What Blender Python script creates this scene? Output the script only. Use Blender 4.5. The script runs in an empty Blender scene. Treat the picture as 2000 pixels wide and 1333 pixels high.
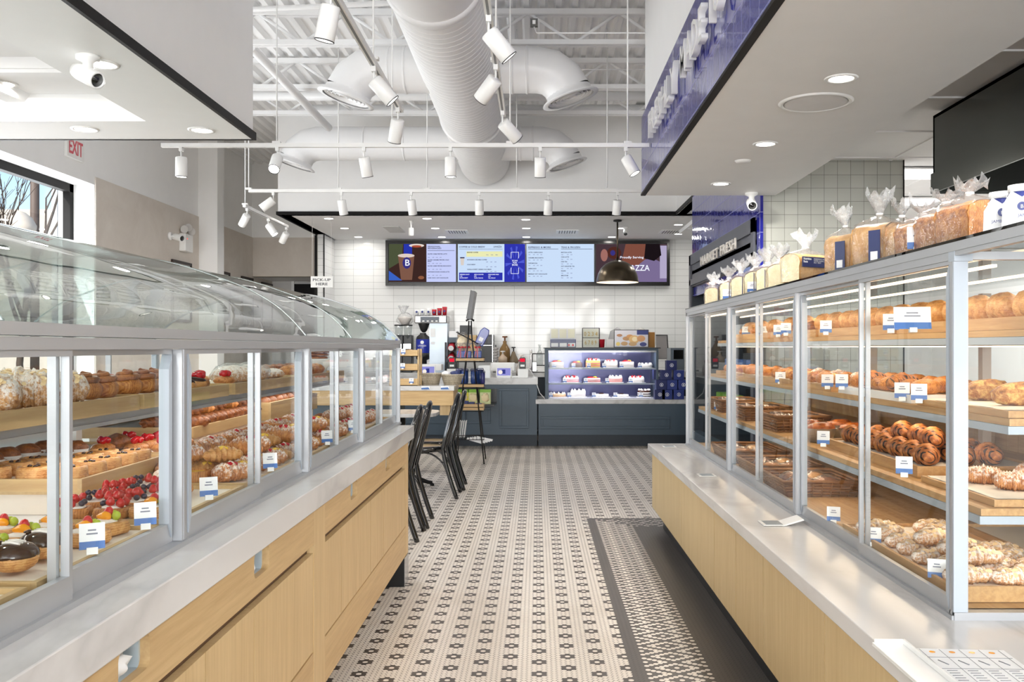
import bpy, math, random
from mathutils import Vector, Matrix, noise
random.seed(7)
S = bpy.context.scene
COL = S.collection
F, VX, VY, H = 1800.0, 1049.0, 679.0, 1.4          # focal length and vanishing point in pixels, eye height

def P(px, py, d): return Vector(((px-VX)*d/F, d, H-(py-VY)*d/F))
def X(px, d): return (px-VX)*d/F
def Z(py, d): return H-(py-VY)*d/F
def G(px, py, z):
    d = (H-z)*F/(py-VY)
    return Vector(((px-VX)*d/F, d, z))

# ------------------------------------------------------------ camera, world, sun, daylight, exposure
cam = bpy.data.objects.new('camera', bpy.data.cameras.new('camera')); COL.objects.link(cam)
cam.location = (0, 0, H); cam.rotation_euler = (math.pi/2, 0, 0)
cam.data.sensor_width = 36; cam.data.lens = 36*F/2000
cam.data.shift_x = (1000-VX)/2000; cam.data.shift_y = (VY-666.5)/2000
cam.data.clip_start = 0.02
S.camera = cam
S.view_settings.view_transform = 'Standard'; S.view_settings.look = 'None'
S.view_settings.gamma = 1; S.view_settings.use_curve_mapping = False
S.view_settings.exposure = 0.2
S.cycles.max_bounces = 12; S.cycles.diffuse_bounces = 8; S.cycles.glossy_bounces = 5
S.cycles.transparent_max_bounces = 40; S.cycles.transmission_bounces = 6
S.cycles.sample_clamp_indirect = 4; S.cycles.caustics_reflective = False; S.cycles.caustics_refractive = False
w = bpy.data.worlds.new('sky'); S.world = w; w.use_nodes = True
bg = w.node_tree.nodes['Background']
sk = w.node_tree.nodes.new('ShaderNodeTexSky'); sk.sky_type = 'NISHITA'; sk.sun_disc = False
sk.sun_elevation = math.radians(38); sk.sun_rotation = math.radians(200); sk.air_density = 1.0; sk.dust_density = 0.6
w.node_tree.links.new(sk.outputs[0], bg.inputs[0]); bg.inputs[1].default_value = 0.2

def light(kind, loc, energy, color=(1, 1, 1), size=0.1, size_y=None, aim=None, spot=60, blend=.6):
    l = bpy.data.lights.new('lamp', kind); l.energy = energy; l.color = color
    if kind == 'AREA':
        l.shape = 'RECTANGLE' if size_y else 'DISK'; l.size = size
        if size_y: l.size_y = size_y
    elif kind == 'SPOT':
        l.spot_size = math.radians(spot); l.spot_blend = blend; l.shadow_soft_size = size
    elif kind == 'SUN': l.angle = math.radians(.8)
    else: l.shadow_soft_size = size
    o = bpy.data.objects.new('lamp', l); COL.objects.link(o); o.location = loc
    a = Vector(aim) if aim is not None else Vector((0, 0, -1))
    o.rotation_euler = a.to_track_quat('-Z', 'Y').to_euler()
    return o
light('SUN', (-10, -20, 12), 5.0, (1, .95, .88), aim=(.35, .8, -.5))
# daylight of the storefront glass behind the viewer and of the side windows
for xx in (-3.8, -1.5, .85, 3.2):
    light('AREA', (xx, -8.9, 1.85), 330, (.95, .97, 1), 2.2, 2.8, aim=(0, 1, .42))
for yy, pw, zc, hh in ((1.2, 22, 1.7, 1.2), (4.2, 26, 1.7, 1.2), (7.2, 62, 2.1, 2.0), (9.4, 72, 2.1, 2.0)):
    light('AREA', (-5.1, yy, zc), pw, (.93, .96, 1), 1.9, hh, aim=(1, 0, 0.4))

# ------------------------------------------------------------ materials
MATS = {}
def new_mat(name):
    m = bpy.data.materials.new(name); m.use_nodes = True; nt = m.node_tree; nt.nodes.clear()
    out = nt.nodes.new('ShaderNodeOutputMaterial'); MATS[name] = m
    return m, nt, out
def lin(c):
    return tuple((v/255/12.92 if v/255 <= .04045 else ((v/255+.055)/1.055)**2.4) for v in c)
def L(nt, a, b): nt.links.new(a, b)
def pbsdf(nt, out, col=(.8, .8, .8), rough=.5, metal=0.0, spec=.5, coat=0.0):
    b = nt.nodes.new('ShaderNodeBsdfPrincipled'); L(nt, b.outputs[0], out.inputs[0])
    b.inputs['Base Color'].default_value = (*col, 1); b.inputs['Roughness'].default_value = rough
    b.inputs['Metallic'].default_value = metal; b.inputs['Specular IOR Level'].default_value = spec
    b.inputs['Coat Weight'].default_value = coat
    return b
def coords(nt, scale=(1, 1, 1), kind='Object'):
    t = nt.nodes.new('ShaderNodeTexCoord'); m = nt.nodes.new('ShaderNodeMapping'); m.inputs['Scale'].default_value = scale
    L(nt, t.outputs[kind], m.inputs[0]); return m.outputs[0]
def noise_node(nt, vec, scale, detail=4, rough=.55, dist=0):
    n = nt.nodes.new('ShaderNodeTexNoise'); L(nt, vec, n.inputs['Vector']); n.inputs['Scale'].default_value = scale
    n.inputs['Detail'].default_value = detail; n.inputs['Roughness'].default_value = rough; n.inputs['Distortion'].default_value = dist
    return n.outputs['Fac']
def ramp(nt, fac, stops):
    r = nt.nodes.new('ShaderNodeValToRGB'); L(nt, fac, r.inputs[0]); e = r.color_ramp.elements
    while len(e) < len(stops): e.new(.5)
    for i, (p, c) in enumerate(stops): e[i].position = p; e[i].color = (*c, 1)
    return r.outputs[0]
def bump(nt, b, h, strength=.2, dist=.01):
    n = nt.nodes.new('ShaderNodeBump'); n.inputs['Strength'].default_value = strength; n.inputs['Distance'].default_value = dist
    L(nt, h, n.inputs['Height']); L(nt, n.outputs[0], b.inputs['Normal'])
def mixc(nt, fac, a, b):
    m = nt.nodes.new('ShaderNodeMix'); m.data_type = 'RGBA'
    if isinstance(fac, (int, float)): m.inputs[0].default_value = fac
    else: L(nt, fac, m.inputs[0])
    for s, v in ((6, a), (7, b)):
        if isinstance(v, tuple): m.inputs[s].default_value = (*v, 1)
        else: L(nt, v, m.inputs[s])
    return m.outputs[2]
def mth(nt, op, a, b=None, c=None):
    n = nt.nodes.new('ShaderNodeMath'); n.operation = op
    for i, v in enumerate((a, b, c)):
        if v is None: continue
        if isinstance(v, (int, float)): n.inputs[i].default_value = v
        else: L(nt, v, n.inputs[i])
    return n.outputs[0]

def plain(name, rgb, rough=.5, metal=0, spec=.5, coat=0, vary=.03, bs=0, scale=6):
    m, nt, out = new_mat(name); c = lin(rgb); b = pbsdf(nt, out, c, rough, metal, spec, coat)
    v = coords(nt); f = noise_node(nt, v, scale, 3)
    L(nt, ramp(nt, f, [(.3, tuple(x*(1-vary) for x in c)), (.7, tuple(min(1, x*(1+vary)) for x in c))]), b.inputs['Base Color'])
    if bs: bump(nt, b, noise_node(nt, v, scale*8, 4), bs, .004)
    return m
def emit(name, rgb, strength):
    m, nt, out = new_mat(name); e = nt.nodes.new('ShaderNodeEmission'); e.inputs[0].default_value = (*lin(rgb), 1); e.inputs[1].default_value = strength
    L(nt, e.outputs[0], out.inputs[0]); return m
def wood(name, c1, c2, axis='y', rough=.45, sc=1.0):
    m, nt, out = new_mat(name); b = pbsdf(nt, out, lin(c1), rough)
    s = {'x': (1.2, 22, 22), 'y': (22, 1.2, 22), 'z': (22, 22, 1.2)}[axis]
    f = noise_node(nt, coords(nt, tuple(q*sc for q in s)), 3.0, 6, .6, .4)
    g = noise_node(nt, coords(nt, tuple(q*.25*sc for q in s)), 2.0, 3)
    f2 = mth(nt, 'ADD', mth(nt, 'MULTIPLY', f, .65), mth(nt, 'MULTIPLY', g, .35))
    L(nt, ramp(nt, f2, [(.32, lin(c2)), (.6, lin(c1)), (.8, tuple(min(1, v*1.08) for v in lin(c1)))]), b.inputs['Base Color'])
    bump(nt, b, f, .12, .003); return m
def glass(name, tint=(1, 1, 1), base=.03, gain=.6, rough=0.0, bs=0, bscale=10, bdist=.01, pw=5, milk=0):
    m, nt, out = new_mat(name)
    tr = nt.nodes.new('ShaderNodeBsdfTransparent'); tr.inputs[0].default_value = (*tint, 1)
    gl = nt.nodes.new('ShaderNodeBsdfGlossy'); gl.inputs['Roughness'].default_value = rough
    mx = nt.nodes.new('ShaderNodeMixShader'); lw = nt.nodes.new('ShaderNodeLayerWeight')
    fac = mth(nt, 'ADD', mth(nt, 'MULTIPLY', mth(nt, 'POWER', lw.outputs['Facing'], pw), gain), base)
    L(nt, fac, mx.inputs[0]); L(nt, tr.outputs[0], mx.inputs[1]); L(nt, gl.outputs[0], mx.inputs[2]); L(nt, mx.outputs[0], out.inputs[0])
    if milk:
        df = nt.nodes.new('ShaderNodeBsdfTranslucent'); dd = nt.nodes.new('ShaderNodeBsdfDiffuse'); ad = nt.nodes.new('ShaderNodeMixShader'); m2 = nt.nodes.new('ShaderNodeMixShader')
        df.inputs[0].default_value = dd.inputs[0].default_value = (.93, .94, .95, 1); L(nt, df.outputs[0], ad.inputs[1]); L(nt, dd.outputs[0], ad.inputs[2])
        L(nt, mth(nt, 'MULTIPLY', noise_node(nt, coords(nt), bscale*1.3, 4, .7), milk*2), m2.inputs[0]); L(nt, mx.outputs[0], m2.inputs[1]); L(nt, ad.outputs[0], m2.inputs[2]); L(nt, m2.outputs[0], out.inputs[0])
    if bs:
        bn = nt.nodes.new('ShaderNodeBump'); bn.inputs['Strength'].default_value = bs; bn.inputs['Distance'].default_value = bdist
        L(nt, noise_node(nt, coords(nt), bscale, 3), bn.inputs['Height']); L(nt, bn.outputs[0], gl.inputs['Normal']); L(nt, bn.outputs[0], lw.inputs['Normal'])
    return m
def tiles(name, axes, tw, th, col, grout, rough=.12, mortar=.002, off=(0, 0), bs=.15, vary=.04, wav=.3, bscale=3.0, offset=0.0, coat=.0):
    """rectangular wall tiles laid in straight courses; axes = which object axes run across and up"""
    m, nt, out = new_mat(name); b = pbsdf(nt, out, lin(col), rough, 0, .5 if coat else .22, coat)
    t = nt.nodes.new('ShaderNodeTexCoord'); s = nt.nodes.new('ShaderNodeSeparateXYZ'); L(nt, t.outputs['Object'], s.inputs[0])
    c = nt.nodes.new('ShaderNodeCombineXYZ')
    L(nt, mth(nt, 'ADD', s.outputs['XYZ'.index(axes[0])], off[0]), c.inputs[0]); L(nt, mth(nt, 'ADD', s.outputs['XYZ'.index(axes[1])], off[1]), c.inputs[1])
    br = nt.nodes.new('ShaderNodeTexBrick'); L(nt, c.outputs[0], br.inputs['Vector'])
    br.offset = offset; br.squash = 1; br.inputs['Scale'].default_value = 1; br.inputs['Brick Width'].default_value = tw; br.inputs['Row Height'].default_value = th
    br.inputs['Mortar Size'].default_value = mortar; br.inputs['Mortar Smooth'].default_value = .1; br.inputs['Bias'].default_value = 0
    cc = lin(col); br.inputs['Color1'].default_value = (*[v*(1-vary) for v in cc], 1); br.inputs['Color2'].default_value = (*[min(1, v*(1+vary)) for v in cc], 1)
    br.inputs['Mortar'].default_value = (*lin(grout), 1)
    L(nt, br.outputs['Color'], b.inputs['Base Color'])
    L(nt, mth(nt, 'ADD', mth(nt, 'MULTIPLY', br.outputs['Fac'], .5), rough), b.inputs['Roughness'])
    # each tile sits at its own slight tilt
    wn = nt.nodes.new('ShaderNodeTexNoise'); wn.inputs['Scale'].default_value = bscale; wn.inputs['Detail'].default_value = 2; L(nt, t.outputs['Object'], wn.inputs['Vector'])
    vo = nt.nodes.new('ShaderNodeTexWhiteNoise'); vo.noise_dimensions = '3D'
    fl = nt.nodes.new('ShaderNodeVectorMath'); fl.operation = 'FLOOR'; dv = nt.nodes.new('ShaderNodeVectorMath'); dv.operation = 'DIVIDE'
    L(nt, c.outputs[0], dv.inputs[0]); dv.inputs[1].default_value = (tw, th, 1); L(nt, dv.outputs[0], fl.inputs[0]); L(nt, fl.outputs[0], vo.inputs['Vector'])
    fr = nt.nodes.new('ShaderNodeVectorMath'); fr.operation = 'FRACTION'; L(nt, dv.outputs[0], fr.inputs[0])
    sp = nt.nodes.new('ShaderNodeSeparateXYZ'); L(nt, fr.outputs[0], sp.inputs[0])
    sc2 = nt.nodes.new('ShaderNodeSeparateColor'); L(nt, vo.outputs['Color'], sc2.inputs[0])
    tilt = mth(nt, 'ADD', mth(nt, 'MULTIPLY', mth(nt, 'SUBTRACT', sc2.outputs[0], .5), sp.outputs[0]), mth(nt, 'MULTIPLY', mth(nt, 'SUBTRACT', sc2.outputs[1], .5), sp.outputs[1]))
    hgt = mth(nt, 'SUBTRACT', mth(nt, 'ADD', mth(nt, 'MULTIPLY', wn.outputs['Fac'], wav), mth(nt, 'MULTIPLY', tilt, .4)), br.outputs['Fac'])
    bump(nt, b, hgt, bs, .006)
    return m

WHITE = plain('white_paint', (241, 241, 240), .6, vary=.01)
WHITEC = plain('white_ceiling_paint', (240, 240, 240), .7, vary=.01)
GREYP = plain('pale_grey_paint', (206, 205, 203), .65, vary=.015)
DUCTW = plain('white_duct_paint', (238, 238, 238), .38, vary=.015)
BLACKT = plain('black_trim', (18, 16, 16), .5, spec=.15)
BLACKM = plain('black_metal', (16, 16, 17), .32, .2)
BLACKG = plain('black_gloss_lacquer', (9, 9, 10), .14, coat=.6)
BLACKP = plain('black_plastic', (24, 24, 26), .38)
ALU = plain('brushed_aluminium', (176, 178, 181), .36, .5, vary=.02)
ALUW = plain('pale_aluminium', (172, 180, 189), .45, .1, vary=.02)
STEEL = plain('stainless_steel', (190, 190, 190), .25, .95)
HOODM = plain('dark_stainless', (80, 82, 78), .22, .85, vary=.1, scale=2)
SLATE = plain('slate_blue_paint', (66, 82, 95), .42, vary=.03)
SLATED = plain('dark_slate_paint', (38, 47, 56), .5)
NAVY = plain('navy_board', (28, 38, 92), .3)
NAVYC = plain('navy_card', (30, 48, 120), .35)
BLUEC = plain('blue_card', (58, 104, 170), .4)
WCARD = plain('white_card', (238, 239, 240), .5)
PAPER = plain('parchment_paper', (232, 222, 208), .65, bs=.2)
WPLAST = plain('white_plastic', (236, 236, 234), .3)
REDC = plain('red_card', (176, 24, 42), .35)
REDT = plain('red_ribbon', (170, 14, 40), .3)
CREAM = plain('cream_icing', (246, 240, 232), .45, bs=.15, scale=9)
BROWNG = plain('brown_syrup', (120, 78, 36), .15)
BRASS = plain('dark_bronze_metal', (92, 82, 68), .28, .9, vary=.12)
OAK = wood('light_oak', (198, 169, 123), (178, 147, 103), 'y')
OAKZ = wood('light_oak_upright', (202, 175, 130), (184, 155, 110), 'z')
OAKR = wood('pale_oak_upright', (206, 182, 136), (192, 165, 116), 'z')
OAKX = wood('light_oak_cross', (205, 173, 122), (184, 148, 100), 'x')
OAKS = wood('shelf_oak', (196, 156, 104), (166, 122, 74), 'y')
WICK = wood('brown_wicker', (160, 112, 66), (92, 56, 28), 'x', .6, 3)
WICKG = wood('pale_wicker', (196, 186, 166), (140, 126, 104), 'z', .6, 2)
GLS = glass('clear_glass', (.965, .985, .98), .025, .55)
GLSD = glass('display_glass', (.98, .985, .99), .006, .3)
GLSR = glass('clear_pane_glass', (.975, .985, .98), .02, .35)
DOME = glass('green_tinted_curved_glass', (.72, .81, .775), .13, .75, 0.0, .10, 1.1, .05, pw=2.2)
BAG = glass('clear_plastic_film', (.985, .985, .985), .04, .45, .12, .7, 30, .015, pw=2.2, milk=.07)
BAGW = glass('crumpled_clear_film', (.95, .955, .96), .14, .5, .15, .6, 40, .02, pw=1.5, milk=.26)
BOTT = glass('clear_bottle_glass', (.82, .84, .84), .12, .7)
DKGL = glass('dark_green_glass', (.05, .09, .08), .2, .6)
GRAYT = tiles('grey_square_tiles', 'XZ', .1095, .1095, (183, 184, 176), (112, 110, 104), .16, .0016, (.035, .02), .3, .05, .5, 9)
BLUET = tiles('blue_glazed_tiles', 'YZ', .155, .167, (38, 40, 136), (128, 130, 184), .07, .003, (0, -.01), .35, .12, .9, 14, coat=.4)
WTILE = tiles('white_gloss_tiles', 'XZ', .336, .1095, (228, 229, 228), (150, 150, 150), .06, .0017, (.045, .03), .16, .012, .35, 2.2)
WTILEY = tiles('white_gloss_tiles_side', 'YZ', .336, .1095, (222, 223, 223), (145, 145, 145), .06, .0017, (.0, .03), .16, .012, .35, 2.2)
LAMPW = emit('lamp_white', (255, 250, 242), 14)
LEDW = emit('led_strip_warm', (255, 224, 188), 3.2)
LEDN = emit('led_strip_cool', (250, 246, 255), 5)
TROF = emit('ceiling_panel_light', (255, 255, 255), 1.6)

def plaster():
    m, nt, out = new_mat('beige_limewash'); b = pbsdf(nt, out, lin((200, 192, 182)), .8)
    v = coords(nt); f = noise_node(nt, v, 1.8, 6, .65, .6)
    L(nt, ramp(nt, f, [(.3, lin((204, 195, 185))), (.7, lin((217, 210, 201)))]), b.inputs['Base Color']); return m
BEIGE = plaster()
def marble():
    m, nt, out = new_mat('white_marble'); b = pbsdf(nt, out, (.8, .8, .8), .2, 0, .35)
    v = coords(nt, (1, .3, 1)); f = noise_node(nt, v, 1.4, 6, .5, 1.2)
    r = mth(nt, 'ABSOLUTE', mth(nt, 'SUBTRACT', f, .5))
    L(nt, ramp(nt, r, [(.0, lin((190, 188, 186))), (.035, lin((206, 204, 202))), (.12, lin((214, 213, 212)))]), b.inputs['Base Color']); return m
MARB = marble()
def crust(name, c1, c2, c3, sc=46, bs=.6, powder=0.0, drizzle=None, rough=.4, gran=170, lam=None):
    """baked surface: blotches from pale dough to dark crust; powder = share dusted with sugar"""
    m, nt, out = new_mat(name); b = pbsdf(nt, out, lin(c1), rough)
    v = coords(nt); f = noise_node(nt, v, sc, 7, .68, .5)
    if lam:   # fine baked layers running round the pastry
        wv = nt.nodes.new('ShaderNodeTexWave'); wv.inputs['Scale'].default_value = lam[1]; wv.inputs['Distortion'].default_value = 3.5; wv.inputs['Detail'].default_value = 3; wv.inputs['Detail Scale'].default_value = 2.5
        wv.wave_type = 'BANDS'; wv.bands_direction = lam[0]; L(nt, v, wv.inputs['Vector'])
        f = mth(nt, 'ADD', mth(nt, 'MULTIPLY', f, .84), mth(nt, 'MULTIPLY', wv.outputs['Fac'], .15))
    col = ramp(nt, f, [(.30, lin(c3)), (.47, lin(c2)), (.66, lin(c1))])
    if drizzle:
        wv = nt.nodes.new('ShaderNodeTexWave'); wv.inputs['Scale'].default_value = 16; wv.inputs['Distortion'].default_value = 5; wv.inputs['Detail'].default_value = 1; wv.wave_type = 'BANDS'
        L(nt, v, wv.inputs['Vector']); col = mixc(nt, mth(nt, 'GREATER_THAN', wv.outputs['Fac'], .88), col, lin(drizzle))
    if powder:
        t = nt.nodes.new('ShaderNodeTexCoord'); s = nt.nodes.new('ShaderNodeSeparateXYZ'); L(nt, t.outputs['Normal'], s.inputs[0])
        g = noise_node(nt, v, 95, 6, .75)
        k = mth(nt, 'MULTIPLY', mth(nt, 'ADD', mth(nt, 'MULTIPLY', s.outputs[2], .10), mth(nt, 'SUBTRACT', g, .66-powder*.32)), 7)
        k = mth(nt, 'MINIMUM', mth(nt, 'MAXIMUM', k, 0), .82)
        col = mixc(nt, k, col, lin((244, 238, 232)))
    oi = nt.nodes.new('ShaderNodeObjectInfo'); hs = nt.nodes.new('ShaderNodeHueSaturation')
    L(nt, mth(nt, 'ADD', mth(nt, 'MULTIPLY', oi.outputs['Random'], .3), .85), hs.inputs['Value']); L(nt, col, hs.inputs['Color'])
    L(nt, hs.outputs[0], b.inputs['Base Color']); bump(nt, b, noise_node(nt, v, gran, 5), bs, .004); return m
CR_GOLD = crust('golden_crust', (214, 152, 84), (186, 116, 56), (128, 68, 28), lam=('X', 50))
CR_PALE = crust('pale_golden_crust', (222, 174, 112), (204, 146, 84), (160, 96, 46), lam=('Z', 60))
CR_DARK = crust('dark_brown_crust', (168, 104, 56), (130, 74, 38), (84, 42, 20))
CR_POW = crust('sugar_dusted_crust', (214, 152, 92), (180, 114, 62), (130, 70, 34), powder=.45, lam=('X', 50))
CR_WHT = crust('heavily_dusted_crust', (222, 180, 132), (196, 142, 90), (142, 86, 44), powder=.62, lam=('X', 50))
CR_CHO = crust('chocolate_striped_crust', (206, 138, 78), (170, 100, 50), (112, 58, 26), drizzle=(46, 22, 14))
CR_RUST = crust('crackled_rustic_crust', (230, 190, 112), (170, 108, 50), (84, 46, 22), sc=34, bs=1.0)
CR_SEED = crust('bread_side_crust', (226, 182, 122), (206, 154, 92), (168, 112, 60), sc=16, bs=.25, gran=90)
CRUMB = crust('pale_bread_crumb', (240, 228, 190), (232, 216, 172), (220, 198, 150), sc=30, bs=.4)
CHOC = plain('chocolate_glaze', (52, 28, 20), .12)
FR_RED = plain('red_berry', (190, 24, 34), .2, vary=.2, bs=.4, scale=12)
FR_BLU = plain('dark_berry', (34, 30, 62), .3, vary=.2, bs=.3, scale=12)
FR_GRN = plain('green_grape', (172, 190, 60), .12, vary=.1)
FR_ORG = plain('orange_segment', (245, 160, 22), .15, vary=.1)
FR_YEL = plain('yellow_custard', (240, 198, 74), .25, vary=.08)
FR_PNK = plain('pink_icing', (232, 120, 140), .35, vary=.1)
ALMD = plain('sliced_almond', (226, 196, 150), .5, vary=.1)
GREENB = plain('green_bag', (120, 170, 40), .35)
FOIL = plain('foil_tin', (205, 205, 208), .3, .8, bs=.5, scale=12)
PATT = plain('navy_pattern_cloth', (52, 62, 110), .6, vary=.6, scale=90)

def floor_material():
    m, nt, out = new_mat('hexagon_mosaic_floor'); b = pbsdf(nt, out, (.6, .6, .6), .3)
    c, s = .02148, .0248
    M = lambda op, a, bb=None, cc=None: mth(nt, op, a, bb, cc)
    g = nt.nodes.new('ShaderNodeTexCoord'); sp = nt.nodes.new('ShaderNodeSeparateXYZ'); L(nt, g.outputs['Object'], sp.inputs[0])
    xs = M('ADD', M('DIVIDE', sp.outputs[0], c), 5.577); ys = M('ADD', M('DIVIDE', sp.outputs[1], s), -.2)
    rnd = lambda v: M('FLOOR', M('ADD', v, .5))
    iA = M('MULTIPLY', rnd(M('MULTIPLY', xs, .5)), 2); jA = rnd(ys)
    iB = M('ADD', M('MULTIPLY', rnd(M('MULTIPLY', M('SUBTRACT', xs, 1), .5)), 2), 1); jB = M('ADD', rnd(M('SUBTRACT', ys, .5)), .5)
    def dd(i, j):
        a = M('MULTIPLY', M('SUBTRACT', xs, i), .866); e = M('SUBTRACT', ys, j)
        return M('ADD', M('MULTIPLY', a, a), M('MULTIPLY', e, e))
    dA, dB = dd(iA, jA), dd(iB, jB); sel = M('LESS_THAN', dA, dB); ns = M('SUBTRACT', 1, sel)
    i = M('ADD', M('MULTIPLY', iA, sel), M('MULTIPLY', iB, ns)); j = M('ADD', M('MULTIPLY', jA, sel), M('MULTIPLY', jB, ns))
    tile = M('LESS_THAN', M('MINIMUM', dA, dB), .224)
    rng = lambda v, lo, hi: M('MULTIPLY', M('GREATER_THAN', v, lo), M('LESS_THAN', v, hi))
    AND = lambda a, e: M('MULTIPLY', a, e); OR = lambda a, e: M('MAXIMUM', a, e); NOT = lambda a: M('SUBTRACT', 1, a)
    wr = lambda v: M('WRAP', v, 3, -3)
    k = M('FLOOR', M('DIVIDE', M('ADD', i, 3), 6)); aI = M('ABSOLUTE', wr(i))
    aJ = M('ABSOLUTE', wr(M('ADD', j, M('MULTIPLY', M('FLOORED_MODULO', k, 2), 3))))
    flower = OR(AND(M('LESS_THAN', aI, .5), rng(aJ, .7, 1.3)), AND(rng(aI, .6, 1.4), M('LESS_THAN', aJ, .75)))
    ub = M('SUBTRACT', i, 25); vb = M('MULTIPLY', M('SUBTRACT', 304, j), 1.1547)
    dist = M('MINIMUM', ub, vb); border = M('GREATER_THAN', dist, -.5)
    def diam(cc, rr, tol):
        a, r = M('ABSOLUTE', cc), M('ABSOLUTE', rr)
        ring = lambda aa, q: M('LESS_THAN', M('ABSOLUTE', M('SUBTRACT', q, M('SUBTRACT', 2, M('MULTIPLY', aa, .5)))), tol)
        dot = lambda aa, q: AND(M('LESS_THAN', aa, .5), M('LESS_THAN', q, .5))
        a2, r2 = M('ABSOLUTE', M('SUBTRACT', 6, a)), M('SUBTRACT', 3, r)
        return OR(OR(ring(a, r), dot(a, r)), OR(ring(a2, r2), dot(a2, r2)))
    lit1 = diam(M('SUBTRACT', ub, 9), wr(j), .2)
    lit2 = diam(M('SUBTRACT', vb, 9), wr(M('MULTIPLY', i, .5)), .3)
    side = M('LESS_THAN', ub, vb)
    dots = AND(rng(dist, 2.7, 15.4), OR(AND(side, lit1), AND(NOT(side), lit2)))
    light_ = OR(AND(border, dots), AND(NOT(border), NOT(flower)))
    far = M('GREATER_THAN', j, 513); light_ = AND(light_, NOT(AND(far, rng(wr(j), -1.2, 1.2))))
    light_ = AND(light_, tile)
    v = noise_node(nt, coords(nt, (1, 1, 1)), 2.5, 4)
    lc = ramp(nt, v, [(.3, lin((218, 208, 196))), (.7, lin((230, 222, 212)))])
    wn = nt.nodes.new('ShaderNodeTexWhiteNoise'); wn.noise_dimensions = '2D'; cb = nt.nodes.new('ShaderNodeCombineXYZ'); L(nt, i, cb.inputs[0]); L(nt, j, cb.inputs[1]); L(nt, cb.outputs[0], wn.inputs['Vector'])
    dk = mixc(nt, wn.outputs['Value'], lin((74, 68, 64)), lin((88, 81, 76)))
    grout = lin((92, 84, 76)); dk = mixc(nt, M('MULTIPLY', M('ADD', tile, 0), 1), grout, dk)
    dk = mixc(nt, border, dk, mixc(nt, tile, lin((58, 54, 52)), lin((86, 81, 77))))
    L(nt, mixc(nt, light_, dk, lc), b.inputs['Base Color'])
    L(nt, M('ADD', .42, M('MULTIPLY', light_, -.12)), b.inputs['Roughness'])
    return m
FLOORM = floor_material()

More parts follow.
